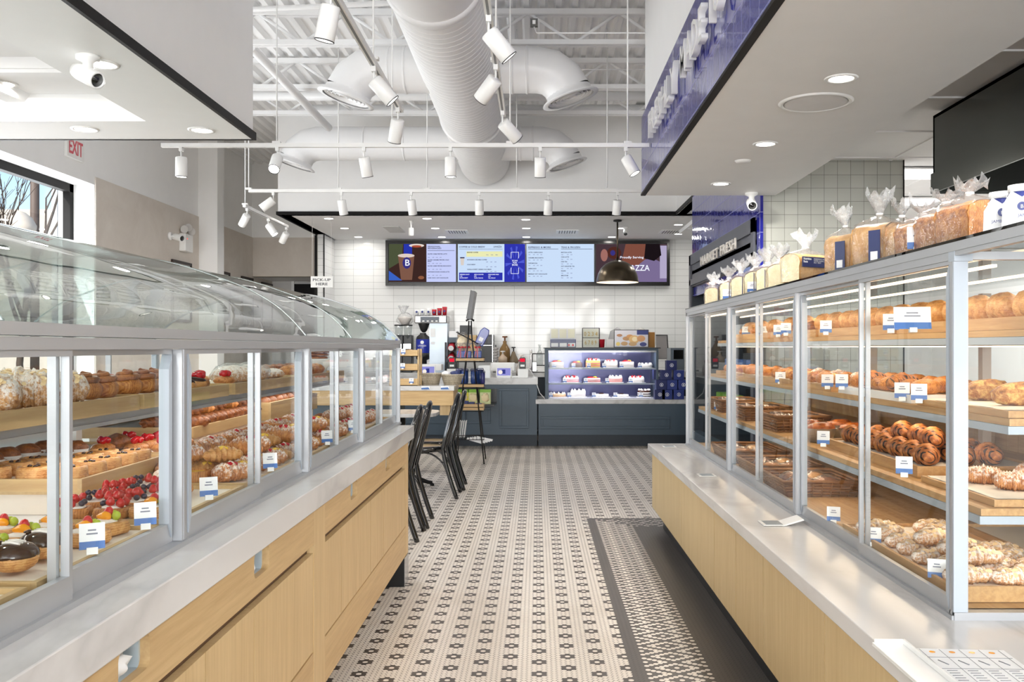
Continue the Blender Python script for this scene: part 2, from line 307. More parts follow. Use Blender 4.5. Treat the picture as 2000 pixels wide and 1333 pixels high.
# ------------------------------------------------------------ mesh builder
class MB:
    def __init__(s): s.v = []; s.f = []; s.mi = []; s.cur = 0; s.sm = []; s.smooth = False
    def add(s, vs, fs):
        o = len(s.v); s.v += [tuple(p) for p in vs]
        for f in fs: s.f.append(tuple(i+o for i in f)); s.mi.append(s.cur); s.sm.append(s.smooth)
        return s
    def box(s, x0, x1, y0, y1, z0, z1):
        x0, x1 = sorted((x0, x1)); y0, y1 = sorted((y0, y1)); z0, z1 = sorted((z0, z1))
        return s.add([(x0, y0, z0), (x1, y0, z0), (x1, y1, z0), (x0, y1, z0), (x0, y0, z1), (x1, y0, z1), (x1, y1, z1), (x0, y1, z1)],
                     [(0, 3, 2, 1), (4, 5, 6, 7), (0, 1, 5, 4), (1, 2, 6, 5), (2, 3, 7, 6), (3, 0, 4, 7)])
    def prism(s, pts, axis, a, b):
        """polygon pts (2-D) pushed along axis from a to b"""
        def m3(p, t): return {'x': (t, p[0], p[1]), 'y': (p[0], t, p[1]), 'z': (p[0], p[1], t)}[axis]
        n = len(pts); vs = [m3(p, a) for p in pts]+[m3(p, b) for p in pts]
        return s.add(vs, [tuple(range(n)), tuple(range(2*n-1, n-1, -1))]+[(i, i+n, (i+1) % n+n, (i+1) % n) for i in range(n)])
    def tube(s, pts, r, n=8, closed=False, cap=True):
        sm = s.smooth; s.smooth = True
        pts = [Vector(p) for p in pts]; rr = r if isinstance(r, (list, tuple)) else [r]*len(pts); N = len(pts); vs = []
        prev = None
        for i, p in enumerate(pts):
            if closed: t = pts[(i+1) % N]-pts[i-1]
            else: t = pts[min(i+1, N-1)]-pts[max(i-1, 0)]
            t = t.normalized() if t.length > 1e-9 else Vector((0, 0, 1))
            if prev is None: u = t.orthogonal().normalized()
            else:
                u = prev-t*prev.dot(t); u = u.normalized() if u.length > 1e-6 else t.orthogonal().normalized()
            prev = u; w_ = t.cross(u)
            for q in range(n):
                a = 2*math.pi*q/n; vs.append(p+(u*math.cos(a)+w_*math.sin(a))*rr[i])
        fs = []
        for i in range(N if closed else N-1):
            for q in range(n):
                a, b_ = i*n, ((i+1) % N)*n; fs.append((a+q, a+(q+1) % n, b_+(q+1) % n, b_+q))
        if cap and not closed:
            s.add(vs, fs); s.smooth = False; o = len(s.v)-len(vs)
            s.f += [tuple(o+q for q in range(n-1, -1, -1)), tuple(o+(N-1)*n+q for q in range(n))]; s.mi += [s.cur]*2; s.sm += [False]*2
        else: s.add(vs, fs)
        s.smooth = sm; return s
    def lathe(s, prof, c=(0, 0, 0), n=24, axis=None, a0=0, a1=2*math.pi, wob=None):
        """prof = [(r, z)...] turned about z through c (or about axis vector)"""
        sm = s.smooth; s.smooth = True
        full = abs(a1-a0-2*math.pi) < 1e-6; cols = n if full else n+1; c = Vector(c); q = Vector(axis).to_track_quat('Z', 'Y') if axis is not None else None
        vs = []
        for k in range(cols):
            a = a0+(a1-a0)*k/n
            for (r, z) in prof:
                rr = r*(wob(a, z) if wob else 1); p = Vector((rr*math.cos(a), rr*math.sin(a), z))
                if q: p = q @ p
                vs.append(p+c)
        m = len(prof); fs = []
        for k in range(n):
            a, b_ = k*m, ((k+1) % cols)*m
            for i in range(m-1): fs.append((a+i, b_+i, b_+i+1, a+i+1))
        s.add(vs, fs); s.smooth = sm; return s
    def disc(s, c, r, axis=(0, 0, 1), n=20):
        q = Vector(axis).to_track_quat('Z', 'Y'); c = Vector(c)
        return s.add([c+q @ Vector((r*math.cos(2*math.pi*k/n), r*math.sin(2*math.pi*k/n), 0)) for k in range(n)], [tuple(range(n))])
    def blob(s, c, rx, ry, rz, seed=0, amp=.08, nu=14, nv=8, fr=2.2, flat=.0, rot=0):
        sm = s.smooth; s.smooth = True; c = Vector(c); vs = []; R = Matrix.Rotation(rot, 3, 'Z')
        for j in range(nv+1):
            th = math.pi*j/nv
            for i in range(nu):
                ph = 2*math.pi*i/nu; d = Vector((math.sin(th)*math.cos(ph), math.sin(th)*math.sin(ph), math.cos(th)))
                k = 1+amp*noise.noise(d*fr+Vector((seed*3.1, seed*1.7, seed)))*2
                z = d.z*rz*k
                if flat and z < -flat*rz: z = -flat*rz+(z+flat*rz)*.12
                vs.append(c+R @ Vector((d.x*rx*k, d.y*ry*k, z)))
        fs = []
        for j in range(nv):
            for i in range(nu): fs.append((j*nu+i, (j+1)*nu+i, (j+1)*nu+(i+1) % nu, j*nu+(i+1) % nu))
        s.add(vs, fs); s.smooth = sm; return s
    def quad(s, a, b, c, d): return s.add([a, b, c, d], [(0, 1, 2, 3)])
    def build(s, name, mats, parent=None, loc=None, bevel=0, rot=0, seg=2):
        me = bpy.data.meshes.new(name); me.from_pydata(s.v, [], s.f)
        for m in (mats if isinstance(mats, (list, tuple)) else [mats]): me.materials.append(m)
        me.polygons.foreach_set('material_index', s.mi); me.polygons.foreach_set('use_smooth', s.sm); me.update(); me.validate()
        o = bpy.data.objects.new(name, me); COL.objects.link(o)
        if parent: o.parent = parent
        if loc is not None: o.location = loc
        o.rotation_euler.z = rot
        if bevel:
            b = o.modifiers.new('bevel', 'BEVEL'); b.width = bevel; b.segments = seg; b.limit_method = 'ANGLE'
        return o
def tag(o, label, cat, group=None, kind=None):
    o['label'] = label; o['category'] = cat
    if group: o['group'] = group
    if kind: o['kind'] = kind
    return o
def thing(name, label, cat, loc=(0, 0, 0), rz=0, group=None, rot=None):
    o = bpy.data.objects.new(name, None); COL.objects.link(o); o.location = loc; o.empty_display_size = .05
    o.rotation_euler = rot if rot else (0, 0, rz)
    return tag(o, label, cat, group)
def struct(name, mb, m, label=None, bevel=0):
    o = mb.build(name, m, bevel=bevel); o['kind'] = 'structure'
    o['label'] = label or name.replace('_', ' ')
    o['category'] = name.split('_')[0]; return o
KIDS = {}
def copy_tree(o, parent=None):
    c = o.copy(); COL.objects.link(c)
    if parent: c.parent = parent
    for k in [k for k in ALLP(o)]: copy_tree(k, c)
    return c
def ALLP(o): return [k for k in bpy.data.objects if k.parent == o]
def place(src, loc, rz=0, label=None, sc=1, used=set(), group=None, rx=0, ry=0):
    """the first call moves the source itself, later ones copy it with its parts"""
    if src.name in used: c = copy_tree(src)
    else: used.add(src.name); c = src
    c.location = loc; c.rotation_euler = (rx, ry, rz); c.scale = (sc, sc, sc) if isinstance(sc, (int, float)) else sc
    if label: c['label'] = label
    if group: c['group'] = group
    return c
def text(body, loc, size, m, parent=None, face='-y', extrude=0.0, align='LEFT', name='lettering', fit=None, bold=0.0, space=1, line=1, tilt=None):
    cu = bpy.data.curves.new(name, 'FONT'); cu.body = body; cu.size = size; cu.extrude = extrude; cu.align_x = align; cu.offset = bold
    cu.space_character = space; cu.space_line = line; cu.resolution_u = 2
    cu.materials.append(m); o = bpy.data.objects.new(name, cu); COL.objects.link(o)
    R = {'-y': Matrix(((1, 0, 0), (0, 0, -1), (0, 1, 0))), '-x': Matrix(((0, 0, -1), (-1, 0, 0), (0, 1, 0))), '+x': Matrix(((0, 0, 1), (1, 0, 0), (0, 1, 0))), 'up': Matrix.Identity(3)}[face]
    if tilt is not None: R = tilt @ R
    if fit:
        bpy.context.view_layer.update(); d = o.dimensions
        sx, sy = fit[0]/max(d.x, 1e-4), fit[1]/max(d.y, 1e-4); o.scale = (sx, sy, 1)
    bpy.context.view_layer.update()
    me = bpy.data.meshes.new_from_object(o.evaluated_get(bpy.context.evaluated_depsgraph_get())); sc_ = o.scale.copy()
    bpy.data.objects.remove(o); o = bpy.data.objects.new(name, me); COL.objects.link(o); o.scale = sc_
    if not me.materials: me.materials.append(m)
    o.location = loc; o.rotation_euler = R.to_euler()
    if parent: o.parent = parent
    return o
ORD = ['nearest', 'second', 'third', 'fourth', 'fifth', 'sixth', 'seventh', 'eighth', 'ninth', 'tenth', 'eleventh', 'twelfth', 'thirteenth', 'fourteenth', 'fifteenth', 'sixteenth', 'seventeenth', 'eighteenth', 'nineteenth', 'twentieth']
# ------------------------------------------------------------ the shell
XL = 4.9; ZS = 2.65; ZD = 4.55; ZB = 3.2; WB = 15.4
struct('floor', MB().box(-5.2, 5.6, -9.2, 17.2, -.1, 0), FLOORM, 'black and white hexagon mosaic floor with flower stripes and border')
# left wall with one long window opening
wl = MB(); wy0, wy1, wz0, wz1 = .2, 10.2, 1.05, 3.2
wl.box(-5.3, -XL, -9.2, wy0, 0, 4.7).box(-5.3, -XL, wy1, 17.2, 0, 4.7).box(-5.3, -XL, wy0, wy1, 0, wz0).box(-5.3, -XL, wy0, wy1, wz1, 4.7)
struct('wall_left', wl, WHITE, 'white left wall with the tall window opening')
struct('wall_left_panel', MB().box(-XL, -XL+.012, wy1+.01, 17.0, 0, 3.29), BEIGE, 'beige limewashed lower part of the left wall')
struct('trim_1', MB().box(-5.0, -4.62, 13.32, 13.6, 0, 4.55), WHITE, 'white square pilaster on the left wall')
wf = MB(); xw = -5.16
for y in (wy0, 3.6, 7.0, wy1-.08): wf.box(xw-.05, xw+.03, y, y+.08, wz0, wz1)
wf.box(xw-.05, xw+.03, wy0, wy1, wz0, wz0+.06).box(xw-.05, xw+.03, wy0, wy1, wz1-.09, wz1)
o = struct('window_1', wf, BLACKT, 'black framed window in the left wall')
pane = MB().box(xw-.02, xw-.012, wy0+.05, wy1-.05, wz0+.04, wz1-.05).build('pane', GLSR, o)
# rear of the shop behind the viewer: storefront glazing
wr = MB(); wr.box(-5.3, 5.6, -9.3, -9.1, 3.3, 4.7).box(-5.3, 5.6, -9.3, -9.1, 0, .35)
for x in (-5.3, -2.65, -.3, 2.05, 4.4): wr.box(x, x+.3, -9.3, -9.1, .35, 3.3)
wr.box(4.6, 5.6, -9.3, -9.1, .3, 3.3)
struct('wall_rear', wr, WHITE, 'white storefront wall with tall glazed openings')
# far side: bulkhead over the coffee bar and the tiled wall behind it
bk = MB()
bk.box(-3.49, 5.6, 12.41, 12.6, ZB, ZD+.1).box(1.88, 2.02, 9.2, 12.41, ZB, ZD+.1)
struct('wall_far_upper', bk, WHITE, 'white bulkhead wall above the coffee bar')
struct('wall_far_upper_side', MB().box(-3.49, -3.36, 12.6, 15.9, ZB, ZD+.1), WHITE, 'white side of the bulkhead over the coffee bar')
struct('ceiling_back', MB().box(-3.49, 5.6, 12.41, WB+.2, ZB, ZB+.02).box(1.9, 5.6, 9.2, 12.41, ZB, ZB+.02), WHITEC, 'flat white ceiling over the coffee bar')
tr = MB(); tr.box(-3.51, 1.88, 12.39, 12.409, ZB-.015, ZB+.03).box(-3.51, -3.491, 12.41, 14.66, ZB-.015, ZB+.03).box(1.86, 1.879, 9.2, 12.41, ZB-.015, ZB+.03)
tr.box(-3.535, -3.495, 14.63, 14.66, 0, ZB-.015)
struct('trim_2', tr, BLACKT, 'thin black edge trim of the coffee bar ceiling')
struct('wall_back', MB().box(-3.40, 5.6, WB, WB+.2, 0, ZB), WTILE, 'glossy white stacked tile wall behind the coffee bar')
struct('wall_back_return', MB().box(-3.49, -3.40, 14.66, WB+.2, 0, ZB), [WTILE], 'white tiled end of the coffee bar wall')
struct('wall_back_side', MB().box(-3.40, -3.385, 14.67, WB, 0, ZB), WTILEY, 'white tiled side wall of the coffee bar')
struct('trim_3', MB().box(-3.395, -3.38, 14.64, 14.665, 0, ZB), BLACKT, 'dark metal corner strip of the tiled wall')
# far left: beige wall over a dark passage
struct('wall_far_left', MB().box(-5.2, -3.49, 15.86, 16.0, 2.62, ZD+.1).box(-5.2, -3.49, 15.845, 15.86, 2.62, 3.29), [BEIGE], 'beige wall above the passage opening')
struct('wall_far_left_upper', MB().box(-5.2, -3.49, 15.83, 15.86, 3.29, ZD+.1), WHITE, 'white upper part of the far left wall')
struct('wall_passage', MB().box(-5.2, -3.3, 17.05, 17.2, 0, 2.62).box(-3.49, -3.35, 15.6, 17.2, 0, 2.62), GREYP, 'grey wall at the end of the passage')
struct('ceiling_passage', MB().box(-5.2, -3.3, 15.87, 17.2, 2.62, 2.68), WHITEC, 'low white passage ceiling')
d = struct('door_1', MB().box(-4.48, -4.08, 17.0, 17.05, 0, 2.57), BLACKT, 'black door at the end of the passage')
MB().box(-4.53, -4.48, 16.99, 17.05, 0, 2.62).box(-4.08, -4.03, 16.99, 17.05, 0, 2.62).build('door_frame', WHITE, d)
# corrugated roof deck
cd = MB(); prof = []; x = -5.3
while x < 1.2: prof += [(x, 4.60), (x+.05, 4.60), (x+.075, 4.55), (x+.125, 4.55)]; x += .15
n = len(prof); cd.add([(a, -9.2, b) for a, b in prof]+[(a, 16, b) for a, b in prof], [(i, i+1, i+1+n, i+n) for i in range(n-1)])
struct('ceiling', cd, WHITEC, 'white painted corrugated metal roof deck')
struct('ceiling_cap', MB().box(-5.3, 5.6, -9.3, 17.2, 4.7, 4.8), WHITEC, 'roof slab over the metal deck')
# right-hand soffit with the blue tiled fascia
XF = .859; DF = 7.58; XR = 1.96
sf = MB(); sf.box(XF+.03, XR, -1.0, DF, ZS, ZS+.06).box(XF+.03, XF+.1, -1.0, DF, ZS+.06, ZD+.1).box(XF+.1, 2.05, DF-.06, DF, ZS+.06, ZD+.1).box(XR-.06, XR, -1, DF-.06, ZS+.06, 3.6)
struct('ceiling_right', sf, WHITE, 'white dropped ceiling box over the bread case')
struct('wall_fascia', MB().box(XF, XF+.03, -1.0, DF, ZS+.012, 3.29), BLUET, 'blue glazed tile fascia on the right dropped ceiling')
struct('trim_4', MB().box(XF-.006, XF+.032, -1.0, DF+.005, ZS-.002, ZS+.014), BLACKT, 'thin black edge under the blue tile fascia')
t = thing('fascia_sign', 'white raised capital letters on the blue tiled fascia', 'sign', (XF-.04, 6.69, 2.915))
for (body, d0, d1) in (('FRESHLY', 6.69, 5.42), ('MADE', 5.20, 4.52), ('TO', 4.36, 4.06), ('ORDER', 3.85, 3.0)):
    o = text(body, (0, d0-6.69, 0), .2, WPLAST, t, '-x', .017, fit=(d0-d1, .175), bold=.001, space=1.12)
# left-hand soffit: deep drop with black edge and a coffered recess
XS, DS = -1.705, 5.53
ls = MB(); rx, ry = -2.16, 5.09
ls.box(XS-.08, XS, -.6, DS, ZS, ZD+.1).box(-4.9, XS-.08, DS-.08, DS, ZS, ZD+.1)
ls.box(rx, XS-.08, -.6, DS-.08, ZS, ZS+.05).box(-4.9, rx, ry, DS-.08, ZS, ZS+.05)
ls.box(rx, rx+.03, -.6, ry, ZS+.05, 2.80).box(-4.9, rx, ry, ry+.03, ZS+.05, 2.80)
struct('ceiling_left', ls, WHITE, 'white dropped ceiling box over the left side')
cof = MB(); cof.box(-4.9, rx, -.6, ry, 2.80, 2.84)
for k in range(7):
    y = ry-.62*(k+1)+.05
    cof.prism([(y-.08, 2.80), (y-.05, 2.755), (y+.05, 2.755), (y+.08, 2.80)], 'x', -4.9, rx).prism([(y-.04, 2.755), (y-.03, 2.74), (y+.03, 2.74), (y+.04, 2.755)], 'x', -4.9, rx)
for k in range(4):
    x = rx-.1-.62*k; cof.prism([(x-.08, 2.80), (x-.05, 2.755), (x+.05, 2.755), (x+.08, 2.80)], 'y', -.6, ry)
struct('ceiling_left_recess', cof, WHITEC, 'coffered white panels in the recess of the left ceiling')
struct('trim_5', MB().box(XS-.002, XS+.016, -.6, DS+.016, ZS-.004, ZS+.042).box(-4.9, XS, DS, DS+.016, ZS-.004, ZS+.02), BLACKT, 'black edge trim of the left dropped ceiling')
# grey tiled wall, kitchen behind
struct('wall_right_tiles', MB().box(1.85, 3.03, 7.62, 7.75, 0, ZB), GRAYT, 'grey handmade square tile wall above the bread case')
struct('trim_6', MB().box(3.025, 3.035, 7.612, 7.62, 0, ZB), BLACKT, 'dark edge strip of the grey tile wall')
struct('wall_right', MB().box(5.4, 5.6, -9.2, 15.4, 0, 4.7), WHITE, 'white kitchen wall on the right')
struct('wall_kitchen', MB().box(3.0, 5.6, 12.6, 12.75, 0, 3.2).box(2.9, 3.0, 7.75, 12.6, 0, 3.2), GREYP, 'pale kitchen back wall')
kc = MB(); kc.box(XR-.02, 5.4, -1.0, 12.6, 2.95, 3.0)
for k in range(14):
    kc.box(XR, 5.4, .3+k*.9-.012, .3+k*.9+.012, 2.94, 2.95)
for k in range(6): kc.box(2.3+k*.62-.012, 2.3+k*.62+.012, -1, 12.6, 2.942, 2.951)
struct('ceiling_kitchen', kc, WHITEC, 'white grid ceiling of the kitchen')
struct('wall_blue', MB().box(1.85, 1.87, 7.70, 10.99, 2.0, 3.19), BLUET, 'blue glazed tiles around the refrigerated alcove')
struct('wall_blue_end', MB().box(1.836, 1.86, 7.58, 7.70, 0, 3.19), BLUET, 'narrow blue tiled pier')

# ------------------------------------------------------------ outside the left window
tag(MB().box(-40, -5.4, -14, 40, -.12, -.05).build('pavement', plain('asphalt', (120, 118, 114), .8)), 'grey pavement outside the window', 'pavement', kind='structure')
tag(MB().box(-22, -9.5, 20, 21, 0, 4.4).build('wall_outside', plain('pale_render', (206, 196, 184), .8)), 'pale building wall across the street outside', 'wall', kind='structure')
bd = thing('neighbour_building', 'grey cladded building corner at the right of the window', 'building', (-8.05, 17.3, 0))
MB().box(-.95, .95, 0, 3, 0, 6.5).build('wall', plain('grey_cladding', (96, 108, 124), .6), bd)
MB().box(-1.03, -.93, -.06, .02, 0, 6.4).build('corner_post', WHITE, bd)
tree = thing('bare_tree', 'leafless young tree outside the left window', 'tree', (-7.75, 14.0, 0))
tw = MB(); random.seed(4)
def branch(p, d, r, ln, lv):
    q = p+d*ln; mid = p+d*ln*.5+Vector((random.uniform(-1, 1), random.uniform(-1, 1), 0))*ln*.05
    tw.tube([p, mid, q], [r, r*.85, r*.62], 5, cap=False)
    if lv == 0: return
    for k in range(3 if lv > 1 else 4):
        nd = (d+Vector((random.uniform(-.75, .75), random.uniform(-.75, .75), random.uniform(-.1, .5)))).normalized()
        branch(p+d*ln*random.uniform(.55, 1), nd, r*.58, ln*random.uniform(.55, .8), lv-1)
branch(Vector((0, 0, 0)), Vector((0, 0, 1)), .06, 2.3, 5)
tw.build('trunk', plain('dark_bark', (74, 58, 48), .8), tree)
pole = thing('lamp_post', 'brown lamp post outside the left window', 'lamp post', (-8.72, 16.0, 0))
MB().tube([(0, 0, 0), (0, 0, 7)], .075, 10).build('pole', plain('brown_post', (104, 88, 80), .6), pole)
MB().box(-.16, .16, -.16, .16, 0, .12).build('base_plate', plain('brown_post_base', (90, 78, 70), .6), pole)
bl = MB()
for k in range(26): bl.blob((random.gauss(0, .5), random.gauss(0, .4), random.uniform(.9, 3.5)), .28, .28, .25, k, .25, 9, 6, 3)
sb = bl.build('blossoming_shrub', plain('pale_blossom', (226, 214, 200), .8, bs=.6), loc=(-9.75, 15.0, 0)); tag(sb, 'pale blossoming shrub behind the bare tree', 'shrub')

# ------------------------------------------------------------ steel joists, pipes
def joist(d, label, x1=.85):
    j = thing('roof_joist', label, 'joist', (0, d, 0), group='white open web roof joists')
    a, b = -XL, x1; zt, zb = 4.53, 4.20
    MB().box(a, b, -.05, -.008, zt-.05, zt).box(a, b, .008, .05, zt-.05, zt).build('top_chord', WHITEC, j)
    MB().box(a, b, -.05, -.008, zb, zb+.045).box(a, b, .008, .05, zb, zb+.045).build('bottom_chord', WHITEC, j)
    wv = MB(); x = a+.2; k = 0
    while x < b-.6:
        wv.tube([(x, 0, zb+.02), (x+.42, 0, zt-.02)], .016, 6).tube([(x+.42, 0, zt-.02), (x+.84, 0, zb+.02)], .016, 6); x += .84
    wv.build('web', WHITEC, j)
for d, l in ((5.7, 'white open web roof joist nearest the camera'), (7.1, 'white open web roof joist before the first branch duct'), (8.55, 'white open web roof joist just behind the first branch duct'), (10.0, 'white open web roof joist between the two branch ducts'), (11.1, 'white open web roof joist farthest back at the bulkhead')): joist(d, l, .84 if d < 7.6 else 1.85)
def pipe(pts, r, label, name='ceiling_pipe'):
    return tag(MB().tube(pts, r, 10).build(name, DUCTW), label, 'pipe')
pipe([(-2.9, 11.3, 4.33), (1.85, 11.3, 4.33)], .05, 'white ceiling pipe crossing above the far branch duct')
pipe([(-4.85, 10.7, 4.32), (1.85, 10.7, 4.32)], .055, 'thick white ceiling pipe running across the hall')
pipe([P(490, 92, 8.6), P(642, 250, 11.0)], .045, 'white diagonal pipe brace at the upper left')
pipe([(-4.85, 8.2, 4.30), (.84, 7.5, 4.30)], .022, 'thin white conduit below the joists')
for (x, d) in ((-3.0, 10.1), (-2.5, 10.1)):
    pass
for i, (px, py, d) in enumerate(((1043, 45, 7.4), (1096, 121, 9.6))):
    s_ = P(px, py, d); b = thing('junction_box', ['small dark electrical box below the nearer joist', 'small dark electrical box below the farther joist'][i], 'box', s_)
    MB().box(-.03, .03, -.02, .02, -.03, .03).build('housing', plain('grey_box%d' % i, (90, 90, 88), .5), b)
    MB().box(-.012, .012, -.024, -.02, -.016, .016).build('cover', WHITE, b)
    MB().tube([(0, 0, -.03), (.02, 0, -.08), (.9, 0, -.08)], .006, 6).build('conduit', DUCTW, b)

# ------------------------------------------------------------ ducts
XD, ZDU, RD = -.70, 3.9, .335
du = thing('spiral_duct', 'large white spiral duct running down the hall ceiling', 'duct', (XD, 0, ZDU))
MB().lathe([(RD, 0), (RD, 6.2)], (0, -1.5+.0, 0), 40, (0, 1, 0)).build('smooth_section', DUCTW, du).location = (0, 1.5, 0)
sp = MB(); pr = []; y = 6.2
while y < 12.28: pr += [(RD, y), (RD, y+.003), (RD, y+.082), (RD, y+.085), (RD+.003, y+.087), (RD+.003, y+.092), (RD, y+.094)]; y += .095
sp.lathe(pr, (0, 0, 0), 40, (0, 1, 0)).build('ribbed_section', DUCTW, du)
MB().lathe([(RD, 6.14), (RD+.018, 6.15), (RD+.018, 6.21), (RD, 6.22)], (0, 0, 0), 40, (0, 1, 0)).build('joint_ring', DUCTW, du)
MB().lathe([(RD, 9.84), (RD+.016, 9.85), (RD+.016, 9.9), (RD, 9.91)], (0, 0, 0), 40, (0, 1, 0)).build('joint_ring', DUCTW, du)
def arm(D_, x0, x1, tip, label, zc=3.9, r=.205):
    """horizontal branch from x0 to x1, gored elbow, then a round diffuser facing down and outward"""
    sgn = 1 if x1 > x0 else -1
    b = thing('branch_duct', label, 'duct', (x0, D_, zc), group='white branch ducts')
    body = MB(); R = .30; cx = (x1-x0)-sgn*.0; pts = [(0, 0, 0), (cx-sgn*R, 0, 0)]
    for k in range(1, 4): a = math.pi/2*k/3*.8; pts.append((cx-sgn*R+sgn*R*math.sin(a), 0, -R+R*math.cos(a)))
    body.tube(pts, r, 28, cap=False).build('elbow_pipe', DUCTW, b)
    a = math.pi/2*.8; dirv = Vector((sgn*math.cos(a), 0, -math.sin(a))); end = Vector(pts[-1])
    MB().lathe([(r, -.02), (r+.004, .02), (r+.055, .05), (r+.058, .06), (r+.01, .062)], end, 32, dirv).build('diffuser_rim', DUCTW, b)
    gr = MB()
    for rr in (.05, .085, .12, .155, .19): gr.lathe([(rr, .026), (rr+.012, .05), (rr+.018, .05), (rr+.006, .026)], end, 32, dirv)
    q = dirv.to_track_quat('Z', 'Y')
    for k in range(2):
        v = q @ Vector((math.cos(k*math.pi/2), math.sin(k*math.pi/2), 0)); gr.tube([end+dirv*.035-v*.2, end+dirv*.035+v*.2], .006, 5)
    gr.build('grille', DUCTW, b)
    MB().disc(end+dirv*.022, r+.003, dirv, 32).build('throat', plain('dark_throat%g' % (D_+x1), (58, 58, 58), .8), b)
    for q_ in (.35, .62):
        xx = (cx-sgn*R)*q_+sgn*.1
        MB().lathe([(r, -.012), (r+.006, -.008), (r+.006, .008), (r, .012)], (xx, 0, 0), 28, (1, 0, 0)).build('seam', DUCTW, b)
arm(8.3, XD-.2, -1.72, 0, 'left white branch duct nearest the camera with round diffuser')
arm(8.3, XD+.2, .30, 0, 'right white branch duct nearest the camera with round diffuser')
arm(11.3, XD-.2, -2.98, 0, 'left white branch duct near the bulkhead with round diffuser')
arm(11.3, XD+.2, .36, 0, 'right white branch duct near the bulkhead with round diffuser')

# ------------------------------------------------------------ track lighting
def head_proto():
    t = thing('track_spotlight', 'white cylinder spotlight', 'spotlight', group='white cylinder track spotlights')
    # hangs from its pivot at the origin; barrel runs along local -z
    sh = MB(); sh.lathe([(0, 0), (.039, 0), (.043, -.006), (.043, -.148), (.0405, -.150), (.0385, -.148), (.0385, -.128)], n=28)
    sh.build('barrel', WPLAST, t)
    MB().lathe([(.0385, -.1475), (.040, -.151), (.0435, -.151), (.044, -.147)], n=28).build('rim', BLACKM, t)
    MB().disc((0, 0, -.135), .036, (0, 0, 1), 24).build('lens', LAMPW, t)
    return t
HEAD = head_proto()
def spot_head(jx, jd, label, tilt=(0, 0), zt=2.94, watt=18, aimable=True):
    """jx, jd = where its stem meets the track; tilt = (about x, about y) in degrees"""
    st = MB(); st.box(-.012, .012, -.02, .02, -.03, .0).tube([(0, 0, -.03), (0, 0, -.075)], .006, 8)
    o = place(HEAD, (jx, jd, zt-.075), 0, label)
    o.rotation_euler = (math.radians(tilt[0]), math.radians(tilt[1]), 0)
    # the stem stays upright: it is a part whose own rotation undoes the tilt
    for k_ in ALLP(o):
        if k_.name.startswith('stem'): bpy.data.objects.remove(k_)
    s_ = st.build('stem', WPLAST, o); s_.matrix_parent_inverse = Matrix.Identity(4)
    s_.location = (0, 0, 0); m = o.rotation_euler.to_matrix().inverted(); s_.rotation_euler = m.to_euler()
    s_.location = m @ Vector((0, 0, .075))
    dv = o.rotation_euler.to_matrix() @ Vector((0, 0, -1))
    p = Vector((jx, jd, zt-.075))+dv*.16
    light('SPOT', p, watt, (1, .95, .88), .03, aim=dv, spot=70, blend=.8)
    return o
def track(a, b, label, rods=(), ztop=4.56):
    t = thing('lighting_track', label, 'track', (a[0], a[1], a[2]), group='white suspended lighting tracks')
    a, b = Vector(a), Vector(b); dr = (b-a)
    if abs(dr.x) > abs(dr.y): MB().box(0, dr.x, -.017, .017, 0, .03).build('rail', WPLAST, t)
    else:
        MB().box(-.017, .017, 0, dr.y, 0, .03).build('rail', WPLAST, t)
        MB().box(-.006, .006, .02, dr.y-.02, -.002, .002).build('slot', plain('track_slot', (120, 120, 120), .5), t)
    for f in rods:
        p = dr*f; MB().tube([(p.x, p.y, .03), (p.x, p.y, ztop-a.z)], .006, 6).build('suspension_rod', WPLAST, t)
        MB().box(p.x-.03, p.x+.03, p.y-.02, p.y+.02, .028, .045).build('rod_clip', WPLAST, t)
ZT = 2.94
track((X(316, 7.0), 7.0, ZT-.02), (.85, 7.0, ZT-.02), 'white lighting track across the hall, nearer of the two crosswise', (.236, .473, .715, .956))
for px, tl, l in ((354, (0, 0), 'white spotlight at the left end of the nearer crosswise track'), (542, (-42, 0), 'lit white spotlight facing the camera on the nearer crosswise track'),
                  (711, (16, -8), 'white spotlight left of the duct on the nearer crosswise track'), (880, (0, 0), 'white upright spotlight below the duct on the nearer crosswise track'),
                  (1055, (16, 0), 'white spotlight right of the duct on the nearer crosswise track'), (1222, (-10, -28), 'lit spotlight beside the blue fascia on the nearer crosswise track')):
    spot_head(X(px, 7.0), 7.0, l, tl, ZT-.02)
track((X(486, 9.15), 9.15, ZT), (1.7, 9.15, ZT), 'white lighting track across the hall, farther of the two crosswise', (.0, .195, .388, .583, .78))
for px, tl, l in ((534, (-6, 52), 'lit tilted spotlight at the left end of the farther crosswise track'), (667, (18, -6), 'first upright white spotlight from the left on the farther crosswise track'),
                  (803, (18, -5), 'second upright white spotlight from the left on the farther crosswise track'), (936, (18, 0), 'third upright white spotlight from the left on the farther crosswise track'),
                  (1071, (18, 2), 'fourth upright white spotlight from the left on the farther crosswise track'), (1206, (18, 3), 'rightmost white spotlight on the farther crosswise track')):
    spot_head(X(px, 9.15), 9.15, l, tl, ZT)
track((-.894, 2.2, ZT), (-.894, 6.05, ZT), 'white lighting track running away left of the big duct', (.2, .735), 3.60)
spot_head(-.885, 3.95, 'large lit white spotlight nearest the camera left of the duct', (6, 12))
spot_head(-.894, 5.05, 'lit white spotlight in the middle of the left lengthwise track', (8, -42))
spot_head(-.894, 5.92, 'white spotlight at the far end of the left lengthwise track', (24, 14))
track((-.225, 2.2, ZT), (-.225, 6.15, ZT), 'white lighting track running away right of the big duct', (.25, .72))
spot_head(-.225, 4.28, 'large lit white spotlight nearest the camera right of the duct', (8, -40))
spot_head(-.225, 5.02, 'white spotlight in the middle of the right lengthwise track', (26, 42))
spot_head(-.225, 6.0, 'white spotlight at the far end of the right lengthwise track', (26, -46))
track((-3.21, 10.1, ZT), (-3.21, 11.85, ZT), 'short white lighting track before the beige wall', (.02,))
